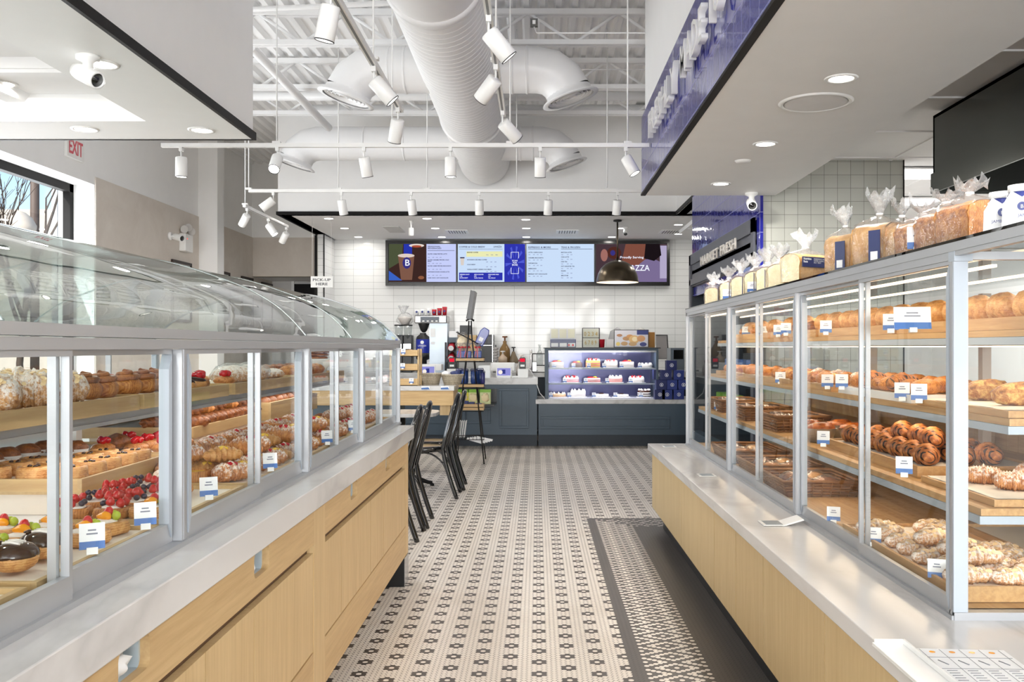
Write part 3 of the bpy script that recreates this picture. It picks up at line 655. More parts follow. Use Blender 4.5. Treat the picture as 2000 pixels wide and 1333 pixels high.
spot_head(-3.21, 10.2, 'tilted white spotlight nearest on the short left track', (28, 38), ZT, 110)
spot_head(-3.21, 11.0, 'lit white spotlight in the middle of the short left track', (-6, -36), ZT, 110)
spot_head(-3.21, 11.8, 'tilted white spotlight at the far end of the short left track', (24, 34), ZT, 110)

# ------------------------------------------------------------ recessed downlights
def downlight(x, y, z, label, r=.055, watt=10):
    t = thing('recessed_downlight', label, 'downlight', (x, y, z), group='round recessed downlights')
    MB().lathe([(r, -.001), (r+.004, -.006), (r+.02, -.005), (r+.022, 0)], n=28).build('trim_ring', WPLAST, t)
    MB().disc((0, 0, -.003), r, (0, 0, 1), 24).build('lens', LAMPW, t)
    light('AREA', (x, y, z-.02), watt, (1, .96, .9), r*2)
for y, l in ((8.44/1.2*1.0, None),): pass
kx = 1.25/1.5
for py, px, l in ((153, 1643, 'round lit downlight nearest the camera in the right dropped ceiling'), (281, 1495, 'round lit downlight in the middle of the right dropped ceiling'), (359, 1408, 'round lit downlight farthest along the right dropped ceiling')):
    d = 1.25*F/(VY-py); downlight(X(px, d), d, ZS, l, watt=19)
for y, l in ((2.2, 'nearer'), (.4, 'overhead')): downlight(1.41, y, ZS, l+' round downlight of the right dropped ceiling', watt=19)
for px, py, l in ((166, 252, 'left of the two round downlights by the far edge of the left ceiling'), (394, 254, 'right of the two round downlights by the far edge of the left ceiling'), (198, 125, 'round downlight behind the white camera on the left ceiling')):
    d = 1.25*F/(VY-py); downlight(X(px, d), d, ZS, l, watt=8)
downlight(-1.92, 2.4, ZS, 'round downlight of the left ceiling near the camera', watt=14)
d = 1.4*F/(VY-163); downlight(X(5, d), d, 2.80, 'round downlight inside the coffered recess', watt=19)
n = 0
for px, py, l in ((642, 427, 'front left'), (673, 446, 'middle left'), (700, 463, 'rear left'), (834, 427, 'front, second from left'), (850, 446, 'middle row, second from left'), (863, 463, 'rear row, second from left'),
               (1027, 429, 'front centre'), (1028, 446, 'middle centre'), (1028, 463, 'rear centre'), (1195, 463, 'rear right'), (1215, 446, 'middle right')):
    d = 1.8*F/(VY-py); downlight(X(px, d), d, ZB, 'small round downlight over the coffee bar, '+l, .06, 4.5)
for px, d in ((1325, 13.5), (1325, 14.6)): downlight(X(px, d), d, ZB, ('front' if d < 14 else 'rear')+' downlight over the right end of the coffee bar', .06, 4.5)
# ceiling furniture
d = 1.25*F/(VY-200); t = thing('ceiling_speaker', 'large flat round white speaker in the right dropped ceiling', 'speaker', (X(1593, d), d, ZS))
MB().lathe([(.16, -.005), (.164, -.008), (.178, -.008), (.186, 0)], n=40).build('rim', WPLAST, t); MB().disc((0, 0, -.006), .156, (0, 0, 1), 32).build('grille', plain('speaker_mesh', (226, 226, 226), .7), t)
d = 1.25*F/(VY-314); tag(MB().lathe([(0, -.014), (.045, -.012), (.055, 0)], n=24).build('smoke_detector', WPLAST, loc=(X(1451, d), d, ZS)), 'small flat white disc between two downlights', 'detector')
def cctv(loc, label, dirv, sc=1.0, wall=False):
    t = thing('security_camera', label, 'camera', loc); q = Vector(dirv).normalized()
    if wall: MB().lathe([(0, -.0), (.045, .0), (.045, .02), (0, .025)], (0, 0, 0), 20, (1, 0, 0)).tube([(.02, 0, 0), (.07, 0, -.01)], .014, 8).build('mount', WPLAST, t); c = Vector((.1, 0, -.015))
    else: MB().lathe([(0, 0), (.05, 0), (.05, -.015), (.022, -.03), (.022, -.06), (0, -.06)], n=20).build('mount', WPLAST, t); c = Vector((0, 0, -.085))
    MB().lathe([(0, -.09), (.03, -.088), (.036, -.06), (.037, .07), (.03, .075), (.03, .06)], c, 22, q).build('body', WPLAST, t)
    MB().lathe([(.034, .055), (.03, .062), (0, .07)], c, 20, q).build('lens', BLACKG, t)
    t.scale = (sc, sc, sc)
cctv((X(172, 3.95), 3.95, ZS), 'white bullet camera under the left dropped ceiling', (.8, -.45, -.42), 1.0)
cctv((X(1468, 7.45), 7.45, ZS), 'white bullet camera below the right dropped ceiling by the blue tiles', (-.12, -.9, -.35), 1.05)
cctv((-XL+.012, 12.25, 2.88), 'white bullet camera with black lens on the beige wall', (.75, -.5, -.2), 1.2, True)
cctv((X(1222, 13.8), 13.8, ZB), 'small white camera on the coffee bar ceiling by the pendant', (-.1, -.8, -.5), .9)
em = thing('emergency_light', 'white emergency light box with round lamps on the beige wall', 'light', (-XL+.012, 12.72, 2.72))
MB().box(0, .09, -.14, .14, 0, .24).build('box', WPLAST, em, bevel=.01)
for dy, dz in ((-.1, .3), (.05, .34), (.17, .3)): MB().lathe([(0, -.05), (.03, -.045), (.055, .02), (.05, .024), (0, .015)], (.05, dy, dz), 20, (.7, -.7, -.1)).build('lamp_head', plain('lamp_grey%g' % dy, (205, 202, 198), .3), em)
MB().lathe([(0, 0), (.008, .0), (.006, .006), (0, .008)], (.09, -.08, .17), 10, (1, 0, 0)).build('indicator', emit('red_dot', (255, 60, 50), 2), em)
t = thing('hanging_sprinkler', 'white cylindrical device hanging from the coffee bar ceiling', 'device', (X(803, 13.1), 13.1, ZB))
MB().lathe([(0, 0), (.035, 0), (.02, -.015), (.012, -.06), (.012, -.1)], n=16).build('stem', WPLAST, t); MB().lathe([(0, -.1), (.033, -.1), (.036, -.11), (.036, -.2), (.03, -.215), (0, -.215)], n=18).build('body', WPLAST, t)
for px, l in ((893, 'left'), (1108, 'middle'), (1311, 'right')):
    d = 1.8*F/(VY-452); t = thing('air_register', 'white slotted air register in the coffee bar ceiling, '+l, 'vent', (X(px, d), d, ZB))
    MB().box(-.17, .17, -.2, .2, -.012, 0).build('frame', WPLAST, t)
    s_ = MB()
    for k in range(7): s_.box(-.13+k*.04, -.115+k*.04, -.16, .16, -.016, -.011)
    s_.build('slots', plain('slot_grey'+l, (120, 120, 120), .6), t)
d = 1.8*F/(VY-448); tag(MB().box(-.12, .12, -.35, .35, -.01, 0).build('access_panel', GREYP, loc=(X(770, d), d, ZB)), 'grey square access panel in the coffee bar ceiling', 'panel')
for px, py, l in ((1790, 336, 'nearer'), (1790, 391, 'farther')):
    d = 1.55*F/(VY-py); t = thing('panel_light', l+' bright rectangular ceiling panel light in the kitchen', 'light', (3.6, d, 2.94)); MB().box(-.62, .62, -.26, .26, -.012, 0).build('frame', WPLAST, t)
    MB().box(-.59, .59, -.23, .23, -.016, -.011).build('diffuser', TROF, t); light('AREA', (3.6, d, 2.9), 34, (1, 1, 1), 1.1, .45)
light('AREA', (3.6, 4.2, 2.9), 34, (1, 1, 1), 1.1, .45)
# pendant over the counter
t = thing('pendant_lamp', 'dark bronze dome pendant lamp hanging before the menu screens', 'lamp', (X(1206, 13.0), 13.0, 2.317))
sh = MB(); pr = [(.297, 0), (.297, .012), (.293, .05), (.275, .12), (.235, .2), (.17, .262), (.09, .3), (.03, .315), (.02, .34), (0, .34)]
sh.lathe(pr, n=40).build('shade', BRASS, t); MB().lathe([(.292, .0), (.287, .05), (.27, .118), (.23, .195), (.165, .256), (.0, .3)], n=40).build('shade_lining', plain('cream_lining', (236, 214, 190), .5), t)
MB().tube([(0, 0, .34), (0, 0, .86)], .012, 10).build('stem', BRASS, t); MB().lathe([(0, .883), (.06, .88), (.06, .86), (.02, .85), (0, .85)], n=20).build('canopy', BLACKM, t)
MB().blob((0, 0, .1), .05, .05, .06, 0, 0).build('bulb', LAMPW, t); light('POINT', (t.location.x, 13, 2.36), 10, (1, .9, .78), .05)
# PICK-UP HERE
t = thing('pickup_sign', 'small white hanging sign reading PICK-UP HERE', 'sign', (X(628.5, 12.6), 12.6, 2.22))
MB().box(-.15, .15, -.006, .006, 0, .152).build('board', WPLAST, t)
gt = plain('dark_grey_ink', (70, 70, 74), .5)
text('PICK-UP', (0, -.008, .088), .05, gt, t, '-y', .001, 'CENTER', fit=(.245, .036), bold=.001); text('HERE', (0, -.008, .03), .05, gt, t, '-y', .001, 'CENTER', fit=(.16, .036), bold=.001)
for s_ in (-1, 1): MB().tube([(s_*.13, 0, .15), (s_*.13, 0, ZB-2.22)], .0025, 5).build('wire', WPLAST, t)
# EXIT
t = thing('exit_sign', 'white sign with red letters EXIT high on the left wall', 'sign', (-XL+.0, 9.55, 3.39))
MB().box(0, .03, 0, .36, 0, .24).build('plate', WPLAST, t)
text('EXIT', (.032, .03, .045), .15, plain('exit_red', (214, 92, 104), .4), t, '+x', .001, fit=(.29, .15), bold=.003)
# framed edges on the wall
for i, (d0, d1, zt) in enumerate(((12.3, 12.98, 2.58), (13.92, 14.6, 2.58), (15.2, 15.8, 2.58), (16.3, 16.95, 2.56))):
    t = thing('wall_frame', 'black framed picture on the left wall, '+['nearest', 'second', 'third', 'farthest'][i]+' from the window', 'picture', (-XL+.012, d0, 1.75), group='black picture frames on the left wall')
    w_ = d1-d0; h_ = zt-1.75
    MB().box(0, .03, 0, w_, 0, .035).box(0, .03, 0, w_, h_-.035, h_).box(0, .03, 0, .035, .035, h_-.035).box(0, .03, w_-.035, w_, .035, h_-.035).build('frame', plain('dark_wood%d' % i, (42, 30, 24), .5), t)
    MB().box(0, .012, .035, w_-.035, .035, h_-.035).build('print', GREYP, t)
# ------------------------------------------------------------ left island: oak base units, marble top, glazed case
XW, ZC = -.775, .929
def holed_rail(mb, x, y0, y1, z0, z1, holes, th=.02):
    """upright board facing +x with rounded rectangular openings; holes = [(yc, zc, w, h)]"""
    ys = y0
    for (yc, zc, w_, h_) in holes:
        a, b, c, d = yc-w_/2, yc+w_/2, zc-h_/2, zc+h_/2
        mb.box(x-th, x, ys, a, z0, z1).box(x-th, x, a, b, z0, c).box(x-th, x, a, b, d, z1); ys = b
        r = .018
        for (cy, cz, sy, sz) in ((a, c, 1, 1), (b, c, -1, 1), (a, d, 1, -1), (b, d, -1, -1)):
            arc = [(cy, cz)]+[(cy+sy*r*(1-math.sin(t*math.pi/8)), cz+sz*r*(1-math.cos(t*math.pi/8))) for t in range(5)]
            mb.prism(arc, 'x', x-th, x)
    mb.box(x-th, x, ys, y1, z0, z1)
def unit(y0, y1, label, seams, holes, gap0, gap1, inner0, inner1):
    u = thing('bakery_base_cabinet', label, 'cabinet', (XW, y0, 0)); Y = lambda v: v-y0; xx = 0
    MB().box(-.03-1.45, -.13, .01, Y(y1)-.01, .18, .845).build('carcass', OAKZ, u)
    r = MB(); holed_rail(r, xx, Y(inner0), Y(inner1), .715, .85, [(Y(h), .797, .14, .07) for h in holes]); r.build('upper_rail', OAK, u)
    for h in holes:
        k = MB().box(-.11, -.10, Y(h)-.075, Y(h)+.075, .755, .835).box(-.10, -.02, Y(h)-.072, Y(h)-.062, .755, .835).box(-.10, -.02, Y(h)+.062, Y(h)+.072, .755, .835).box(-.1, -.02, Y(h)-.07, Y(h)+.07, .755, .762)
        k.build('waste_chute', MATS['bin_liner'] if 'bin_liner' in MATS else plain('bin_liner', (176, 188, 194), .4), u)
    MB().box(-.024, .0, Y(y0), Y(inner0), .17, .85).build('stile', OAKZ, u); MB().box(-.024, 0, Y(inner1), Y(y1), .17, .85).build('stile', OAKZ, u)
    ys = [inner0]+seams+[inner1]
    for a, b in zip(ys, ys[1:]):
        MB().box(-.024, -.002, Y(a)+.0025, Y(b)-.0025, .345, .685).build('door_panel', OAKZ, u)
    MB().box(-.024, -.001, Y(inner0), Y(inner1), .17, .339).build('plinth_drawer', OAK, u)
    MB().box(-.03, -.025, Y(gap0), Y(gap1), .685, .715).build('finger_groove', plain('groove_brown%g' % y0, (84, 58, 34), .7), u)
    return u
unit(-.6, 3.285, 'long oak base cabinet under the near half of the left pastry case', [.6, 1.35, 2.16, 2.53], [1.775, 2.595], -.5, 3.2, -.5, 3.2)
u = unit(3.285, 5.54, 'shorter oak base cabinet at the far end of the left pastry case', [3.66, 4.3, 4.67], [3.9, 4.79], 3.37, 5.44, 3.37, 5.44)
MB().box(-1.4, -.026, 2.20, 2.253, .17, .848).build('end_panel', OAKX, u)
ft = thing('island_support_block', 'black block foot under the far end of the left cabinet', 'foot', (XW, 5.38, 0)); MB().box(-.5, 0, 0, .14, 0, .168).build('block', BLACKM, ft); MB().box(0, .003, 0, .15, 0, .168).build('metal_face', STEEL, ft)
tag(MB().box(-1.3, -1.1, .2, 5.2, 0, .168).build('island_plinth', BLACKM, loc=(0, 0, 0)), 'dark recessed plinth under the left island', 'plinth')
tag(MB().box(-2.42, -.745, -.6, 5.58, .85, ZC).build('marble_counter_left', MARB, bevel=.003), 'long white marble worktop of the left pastry island', 'worktop')
for i, y in enumerate((1.775, 2.595, 3.9, 4.79)):
    b = MB().blob((0, 0, 0), .032, .04, .03, i+3, .3, 12, 8, 3)
    o = b.build('paper_napkin', plain('tissue', (240, 242, 244), .8) if i == 0 else MATS['tissue'], loc=(XW-.045, y+.01*(-1)**i-.02, .785)); tag(o, 'crumpled white napkin in the waste hole, '+ORD[i]+' on the left island', 'napkin', 'crumpled napkins in the waste holes')

# case frame
XG = -.841; XB = -2.36; ZT0, ZT1 = 1.396, 1.44
cs = thing('pastry_case', 'low island pastry case with sliding panes and curved green tinted glass top', 'display case', (XG, .0, ZC))
def W(mb, name, m, par, bevel=0):      # build from world coordinates under a parent that sits elsewhere
    mb.v = [(a-par.location.x, b-par.location.y, c-par.location.z) for a, b, c in mb.v]; return mb.build(name, m, par, bevel=bevel)
Y0, Y1 = -.55, 5.67
for s_, xx in (('front', XG), ('rear', XB)):
    o1 = 1 if xx == XG else -1
    W(MB().box(xx, xx-o1*.05, Y0, Y1, 1.396, 1.418).box(xx+o1*.004, xx-o1*.05, Y0, Y1+.002, 1.42, 1.442), 'top_rail', ALU, cs)
    W(MB().box(xx+o1*.006, xx-o1*.05, Y0, Y1, ZC, ZC+.012), 'sill', ALU, cs)
for y in (-.05, 1.06, 2.197, 3.40, 4.465, 5.65):
    for xx, o1 in ((XG, 1), (XB, -1)):
        W(MB().box(xx, xx-o1*.04, y-.014, y+.014, ZC+.0125, 1.3955).box(xx+o1*.0015, xx-o1*.0005, y-.005, y+.005, ZC+.013, 1.395), 'post', ALU, cs)
W(MB().box(XB, XG, Y1-.03, Y1, 1.396, 1.442).box(XB, XG, Y1-.03, Y1, ZC, ZC+.02).box(XB, XG, Y0, Y0+.03, 1.396, 1.442), 'end_rail', ALU, cs)
W(MB().box(XB+.02, XG-.02, Y1-.018, Y1-.012, ZC+.02, 1.396), 'end_pane', GLSR, cs)
def slider(y0, y1, xx, o1, zb0, zt0, par, rail=.045, far_pull=True):
    """one sliding pane: d > pane, frame, pull"""
    fr = MB().box(xx, xx-o1*.016, y0, y1, zb0, zb0+rail).box(xx, xx-o1*.016, y0, y0+.012, zb0+rail, zt0-.012).box(xx, xx-o1*.016, y1-.012, y1, zb0+rail, zt0-.012).box(xx, xx-o1*.016, y0, y1, zt0-.012, zt0)
    d = W(fr, 'sliding_door', ALU, par)
    MB().box(xx-o1*.006-par.location.x, xx-o1*.010-par.location.x, y0+.01-par.location.y, y1-.01-par.location.y, zb0+rail-.01-par.location.z, zt0-.01-par.location.z).build('pane', GLSR, d)
    yy = y1-.03 if far_pull else y0+.03; sg = 1 if far_pull else -1
    h0, h1 = zb0+.012, zt0-.012
    pl = MB().prism([(yy+sg*.018, h0), (yy+sg*.018, h1), (yy-sg*.0, h1-.035), (yy-sg*.0, h0+.035)], 'x', xx+o1*.004, xx-o1*.02)
    pl.v = [(a-par.location.x, b-par.location.y, c-par.location.z) for a, b, c in pl.v]; pl.build('pull', ALUW, d)
bays = [(-.05, 1.06), (1.06, 2.197), (2.197, 3.40), (3.40, 4.465), (4.465, 5.65)]
mids = [.5, 1.665, 2.81, 3.92, 5.03]
for (a, b), m_ in zip(bays, mids):
    slider(a+.016, m_+.012, XG-.004, 1, ZC+.012, 1.396, cs, far_pull=False); slider(m_-.012, b-.016, XG-.022, 1, ZC+.012, 1.396, cs, far_pull=True)
    slider(a+.016, m_+.012, XB+.004, -1, ZC+.012, 1.396, cs, far_pull=False); slider(m_-.012, b-.016, XB+.022, -1, ZC+.012, 1.396, cs, far_pull=True)
prof = [(-.845, 1.442), (-.862, 1.463), (-.90, 1.505), (-.96, 1.557), (-1.055, 1.613), (-1.168, 1.657), (-1.30, 1.700), (-1.42, 1.724), (-1.60, 1.735)]
prof += [(-3.2-a, b) for a, b in reversed(prof[:-1])]
def smoothp(pr, k=4):
    out = []
    for i in range(len(pr)-1):
        p0, p1, p2, p3 = pr[max(i-1, 0)], pr[i], pr[i+1], pr[min(i+2, len(pr)-1)]
        for q in range(k):
            t = q/k; out.append(tuple(.5*((2*b)+(-a+c)*t+(2*a-5*b+4*c-d)*t*t+(-a+3*b-3*c+d)*t**3) for a, b, c, d in zip(p0, p1, p2, p3)))
    return out+[pr[-1]]
sp_ = smoothp(prof)
def dome(a, b):
    mb = MB(); mb.smooth = True; n = len(sp_); off = .007; inn = []
    for i, (x, z) in enumerate(sp_):
        t = Vector((sp_[min(i+1, n-1)][0]-sp_[max(i-1, 0)][0], sp_[min(i+1, n-1)][1]-sp_[max(i-1, 0)][1])).normalized(); inn.append((x-t.y*off, z+t.x*off))
    ny = 6
    vs = [(x, a+(b-a)*k/ny, z) for k in range(ny+1) for x, z in sp_]
    fs = [(k*n+i, k*n+i+1, (k+1)*n+i+1, (k+1)*n+i) for k in range(ny) for i in range(n-1)]
    mb.add(vs, fs); W(mb, 'curved_glass', DOME, cs)
seams = [Y0, 1.457, 3.37, 4.2, Y1]
for a, b in zip(seams, seams[1:]): dome(a+.002, b-.002)
for y in seams[1:]:
    W(MB().tube([(x, y, z) for x, z in sp_], .0035, 6), 'glass_edge', glass('glass_edge%g' % y, (.75, .9, .88), .5, .4, .1), cs)
W(MB().tube([(x, Y1-.004, z) for x, z in sp_[:]], .006, 6), 'end_seal', ALU, cs)
eg = MB(); n = len(sp_); eg.add([(x, Y1-.01, z) for x, z in sp_], [tuple(range(n))]); W(eg, 'end_glass', glass('end_glass', (.9, .95, .93), .05, .5), cs)
# deck and steel centre shelf
W(MB().box(XB+.03, XG-.035, Y0+.03, Y1-.03, ZC+.001, ZC+.012), 'deck', WCARD, cs)
W(MB().box(-2.02, -1.17, Y0+.05, Y1-.1, 1.195, 1.222).box(-2.03, -1.16, Y0+.05, Y1-.1, 1.19, 1.2), 'centre_shelf', ALU, cs)
for y in (.2, 1.3, 3.18, 4.4, 5.4):
    W(MB().box(-1.62, -1.58, y-.02, y+.02, ZC+.012, 1.195), 'shelf_post', WPLAST, cs)
light('AREA', (-1.3, 2.6, 1.18), 6, (1, .94, .86), .06, 5.0)  # added light under the shelf, no fitting there; brightens the lower pastries

# ------------------------------------------------------------ trays
def tray(x0, x1, y0, y1, z, label, h=.042, m=OAK, paper=None, lip=.012, name='wooden_tray', group='wooden bakery trays'):
    t = thing(name, label, 'tray', (x0, y0, z), group=group); w_, l_ = x1-x0, y1-y0
    MB().box(0, w_, 0, l_, 0, .008).build('base', m, t)
    mm = OAKX if m == OAK else m
    MB().box(0, lip, 0, l_, .008, h).build('side', m, t); MB().box(w_-lip, w_, 0, l_, .008, h).build('side', m, t)
    MB().box(lip, w_-lip, 0, lip, .008, h).build('end', mm, t); MB().box(lip, w_-lip, l_-lip, l_, .008, h).build('end', mm, t)
    if paper:
        mb = MB(); nx, ny = 8, 10; e = .006
        vs = [(lip+.002+(w_-2*lip-.004)*i/nx, lip+.002+(l_-2*lip-.004)*j/ny, .011+h*.5+.003*noise.noise(Vector((i*.9+x0*7, j*.7+y0*5, 0)))) for j in range(ny+1) for i in range(nx+1)]
        mb.smooth = True; mb.add(vs, [(j*(nx+1)+i, j*(nx+1)+i+1, (j+1)*(nx+1)+i+1, (j+1)*(nx+1)+i) for j in range(ny) for i in range(nx)])
        # the sheet lies on a false bottom board
        MB().box(lip, w_-lip, lip, l_-lip, .008, h*.5+.006).build('liner_board', WCARD, t)
        o = mb.build('parchment_sheet', PAPER, loc=(x0, y0, z)); tag(o, 'parchment sheet '+paper, 'paper', 'parchment sheets lining the trays')
    return t
ZL = ZC+.013
ZP = ZL+.036   # pastry level on lined deck trays
tray(-1.22, -.885, .55, 1.60, ZL, 'wooden tray under the chocolate glazed buns in the left case', paper='under the chocolate glazed buns')
tray(-1.22, -.885, 1.63, 2.16, ZL, 'wooden tray in the left case under the nearer fruit danishes', paper='under the nearer fruit danishes')
tray(-1.20, -.885, 2.22, 2.78, ZL, 'wooden tray in the left case under the berry tarts', paper='under the berry tarts')
tray(-1.30, -.885, 2.82, 3.55, ZL, 'wooden tray under the front of the mixed pastry pile in the left case', paper='under the front of the mixed pastry pile')
tray(-1.30, -.885, 3.58, 4.42, ZL, 'wooden tray under the rear of the mixed pastry pile in the left case', paper='under the rear of the mixed pastry pile')
tray(-1.25, -.885, 4.50, 5.52, ZL, 'wooden tray at the far end of the left case under dusted croissants', paper='under the dusted croissants at the far end')
tray(-1.8, -1.235, 2.50, 3.10, 1.0, 'raised wooden tray under the round raisin danishes', paper='under the round raisin danishes')
tray(-1.8, -1.235, 3.14, 3.5, 1.0, 'raised wooden tray under the strawberry pastries', paper='under the raised strawberry pastries')
tray(-1.75, -1.32, 3.54, 4.42, 1.05, 'raised wooden tray under the long twisted rolls', paper='under the long twisted rolls')
tray(-1.75, -1.30, 4.50, 5.45, 1.04, 'raised wooden box under the round brown rolls at the far end', h=.09, paper='under the round brown rolls')
for i, (x0, x1, y0, y1, z1) in enumerate(((-1.78, -1.25, 2.52, 3.48, 1.0), (-1.73, -1.34, 3.56, 4.40, 1.05), (-1.73, -1.32, 4.52, 5.43, 1.04))):
    tag(MB().box(x0, x1, y0, y1, ZL, z1-.001).build('display_riser', PAPER), 'white riser block in the left case, '+ORD[i]+' from the camera', 'riser', 'white display risers')
tray(-1.60, -1.13, .9, 2.62, 1.223, 'wooden tray on the steel shelf under the almond croissants', paper='under the almond croissants on the steel shelf')
tray(-1.60, -1.13, 2.65, 3.38, 1.223, 'wooden tray on the steel shelf under the chocolate eclairs', paper='under the chocolate eclairs on the steel shelf')
tray(-1.60, -1.13, 3.45, 4.35, 1.223, 'wooden tray on the steel shelf under the dusted wrapped loaf', paper='under the dusted loaf on the steel shelf')
tray(-1.60, -1.13, 4.50, 5.4, 1.223, 'wooden tray on the steel shelf at its far end', paper='on the far end of the steel shelf')
ZS1 = 1.223+.033

# ------------------------------------------------------------ pastries
def croissant(ln=.15, r=.034, m=CR_GOLD, seed=0, bend=.5, ridg=6, almonds=False, filling=None, name='croissant', flatk=.8, drz=False):
    mb = MB(); mb.smooth = True; N, n = 30, 14; vs = []
    for i in range(N+1):
        t = -1+2*i/N; a = t*bend*1.2; cx = math.sin(a)*ln/2/max(.2, math.sin(bend*1.2)) if bend else t*ln/2; cy = (math.cos(a)-1)*ln/2/max(.2, bend)*1.0 if bend else 0
        env = (max(0, 1-abs(t)**2.4))**.55; ph = (abs(t)*ridg) % 1
        rr = r*(env*(.78+.34*(1-ph)**1.5) if abs(t) < .995 else .12); tx, ty = math.cos(a), -math.sin(a)
        for q in range(n):
            b = 2*math.pi*q/n; u, v = math.cos(b)*rr, math.sin(b)*rr*flatk
            k = 1+.06*noise.noise(Vector((t*4+seed, math.cos(b)*2, math.sin(b)*2)))
            z = r*flatk*.82+v*k
            vs.append((cx-u*k*ty, cy+u*k*tx, max(z, .0)))
    fs = [(i*n+q, i*n+(q+1) % n, (i+1)*n+(q+1) % n, (i+1)*n+q) for i in range(N) for q in range(n)]
    fs += [tuple(range(n-1, -1, -1)), tuple(N*n+q for q in range(n))]
    mb.add(vs, fs); o = mb.build(name, m); o['category'] = 'pastry'; o['label'] = 'x'
    if almonds:
        al = MB(); rnd = random.Random(seed+5)
        for k in range(60):
            t = rnd.uniform(-.8, .8); a = t*bend*1.2; cx = math.sin(a)*ln/2/max(.2, math.sin(bend*1.2)); cy = (math.cos(a)-1)*ln/2/max(.2, bend)
            env = (1-abs(t)**2.4)**.55; b = rnd.uniform(.25, math.pi-.25); p = Vector((cx, cy+math.cos(b)*r*env, r*flatk*.82+math.sin(b)*r*flatk*env+.0015)); nrm = Vector((rnd.uniform(-.4, .4), math.cos(b), math.sin(b)+.3))
            al.disc(p, rnd.uniform(.0045, .0075), nrm, 7)
        al.build('almond_flakes', ALMD, o)['kind'] = 'stuff'
    if filling:
        f = MB(); f.blob((0, 0, r*flatk*1.55), ln*.16, r*.55, .010, seed, .2, 12, 6); f.blob((ln*.3, -.005, r*.7), .012, r*.6, .014, seed+1, .2, 9, 5).blob((-ln*.3, -.005, r*.7), .012, r*.6, .014, seed+2, .2, 9, 5)
        f.build('filling', filling, o)
    return o
def bun(r=.042, h=.04, m=CR_GOLD, seed=0, name='bun', top=None, topm=None, extra=None, amp=.05):
    mb = MB().blob((0, 0, h*.5), r, r, h*.55, seed, amp, 20, 12, 2, .75); o = mb.build(name, m); o['category'] = 'pastry'; o['label'] = 'x'
    if top == 'glaze':
        g = MB().lathe([(r*.99, h*.58), (r*1.0, h*.66), (r*.93, h*.84), (r*.7, h*1.01), (r*.35, h*1.09), (0, h*1.1)], n=28, wob=lambda a, z: 1+.02*math.sin(5*a)+(.015*math.sin(9*a) if z < h*.7 else 0))
        g.build('glaze', topm or CHOC, o)
    if top == 'swirl':
        pts = []; 
        for k in range(60):
            t = k/59; a = t*4.6*math.pi; pts.append((math.cos(a)*r*(.95-.85*t), math.sin(a)*r*(.95-.85*t), h*(.8+.45*t)))
        MB().tube(pts, [.011*(1-.4*k/59) for k in range(60)], 8).build('swirl', topm or m, o)
    return o
def donut():
    o = bun(.047, .054, CR_PALE, 3, 'chocolate_bun', 'glaze', CHOC)
    s_ = MB()
    for k in range(3): s_.tube([(-.018+.012*k, -.02, .0592), (-.012+.012*k, .0, .0612), (-.008+.012*k, .018, .0592)], .0028, 6)
    s_.build('icing_stripes', CREAM, o)
    MB().blob((.0, .028, .0585), .012, .009, .004, 2, .2, 8, 5).build('chocolate_flake', CHOC, o); return o
def round_danish(fill=FR_YEL, rais=True, r=.046, h=.036, m=CR_PALE, name='round_danish'):
    mb = MB().lathe([(0, 0), (r*.94, 0), (r, .006), (r*1.01, h*.3), (r*.985, h*.34), (r*1.0, h*.5), (r*.98, h*.55), (r*.995, h*.75), (r*.93, h), (r*.72, h*1.06), (r*.66, h*.92)], n=30, wob=lambda a, z: 1+.02*math.sin(3*a+z*90)+.012*math.sin(7*a))
    o = mb.build(name, m); o['category'] = 'pastry'; o['label'] = 'x'
    MB().lathe([(r*.68, h*.93), (r*.4, h*.97), (0, h*.98)], n=24).build('filling', fill, o)
    if rais:
        q = MB(); 
        for k in range(3): q.blob((.012*math.cos(k*2.1), .012*math.sin(k*2.1), h*1.02), .008, .006, .005, k, .2, 8, 5)
        q.build('raisins', CHOC, o)
    return o
def square_base(s_=.044, h=.026, m=CR_PALE, name='fruit_danish', seed=1):
    mb = MB(); mb.smooth = True; n = 32; rings = [(.92, 0), (1.0, .25), (.97, .45), (1.0, .6), (.93, 1.0), (.72, 1.08), (.6, .75)]; vs = []
    for (k, z) in rings:
        for q in range(n):
            a = 2*math.pi*q/n; c, d = math.cos(a), math.sin(a); e = (abs(c)**5+abs(d)**5)**(-1/5); j = 1+.05*noise.noise(Vector((c*2+seed, d*2, z*3)))
            vs.append((c*e*s_*k*j, d*e*s_*k*j, z*h))
    m_ = len(rings); fs = [(a*n+q, a*n+(q+1) % n, (a+1)*n+(q+1) % n, (a+1)*n+q) for a in range(m_-1) for q in range(n)]+[tuple((m_-1)*n+q for q in range(n)), tuple(range(n-1, -1, -1))]
    mb.add(vs, fs); o = mb.build(name, m); o['category'] = 'pastry'; o['label'] = 'x'; return o
def strawb(l=.017):  # half strawberry standing on its cut
    return MB().lathe([(0, l*1.0), (l*.28, l*.85), (l*.5, l*.45), (l*.55, l*.1), (l*.4, -.12*l), (0, -.15*l)], n=12)
def add_straw(o, x, y, z, rz=0, tilt=.5, l=.02):
    k = strawb(l).build('strawberry', FR_RED, o, (x, y, z)); k.rotation_euler = (tilt, 0, rz)
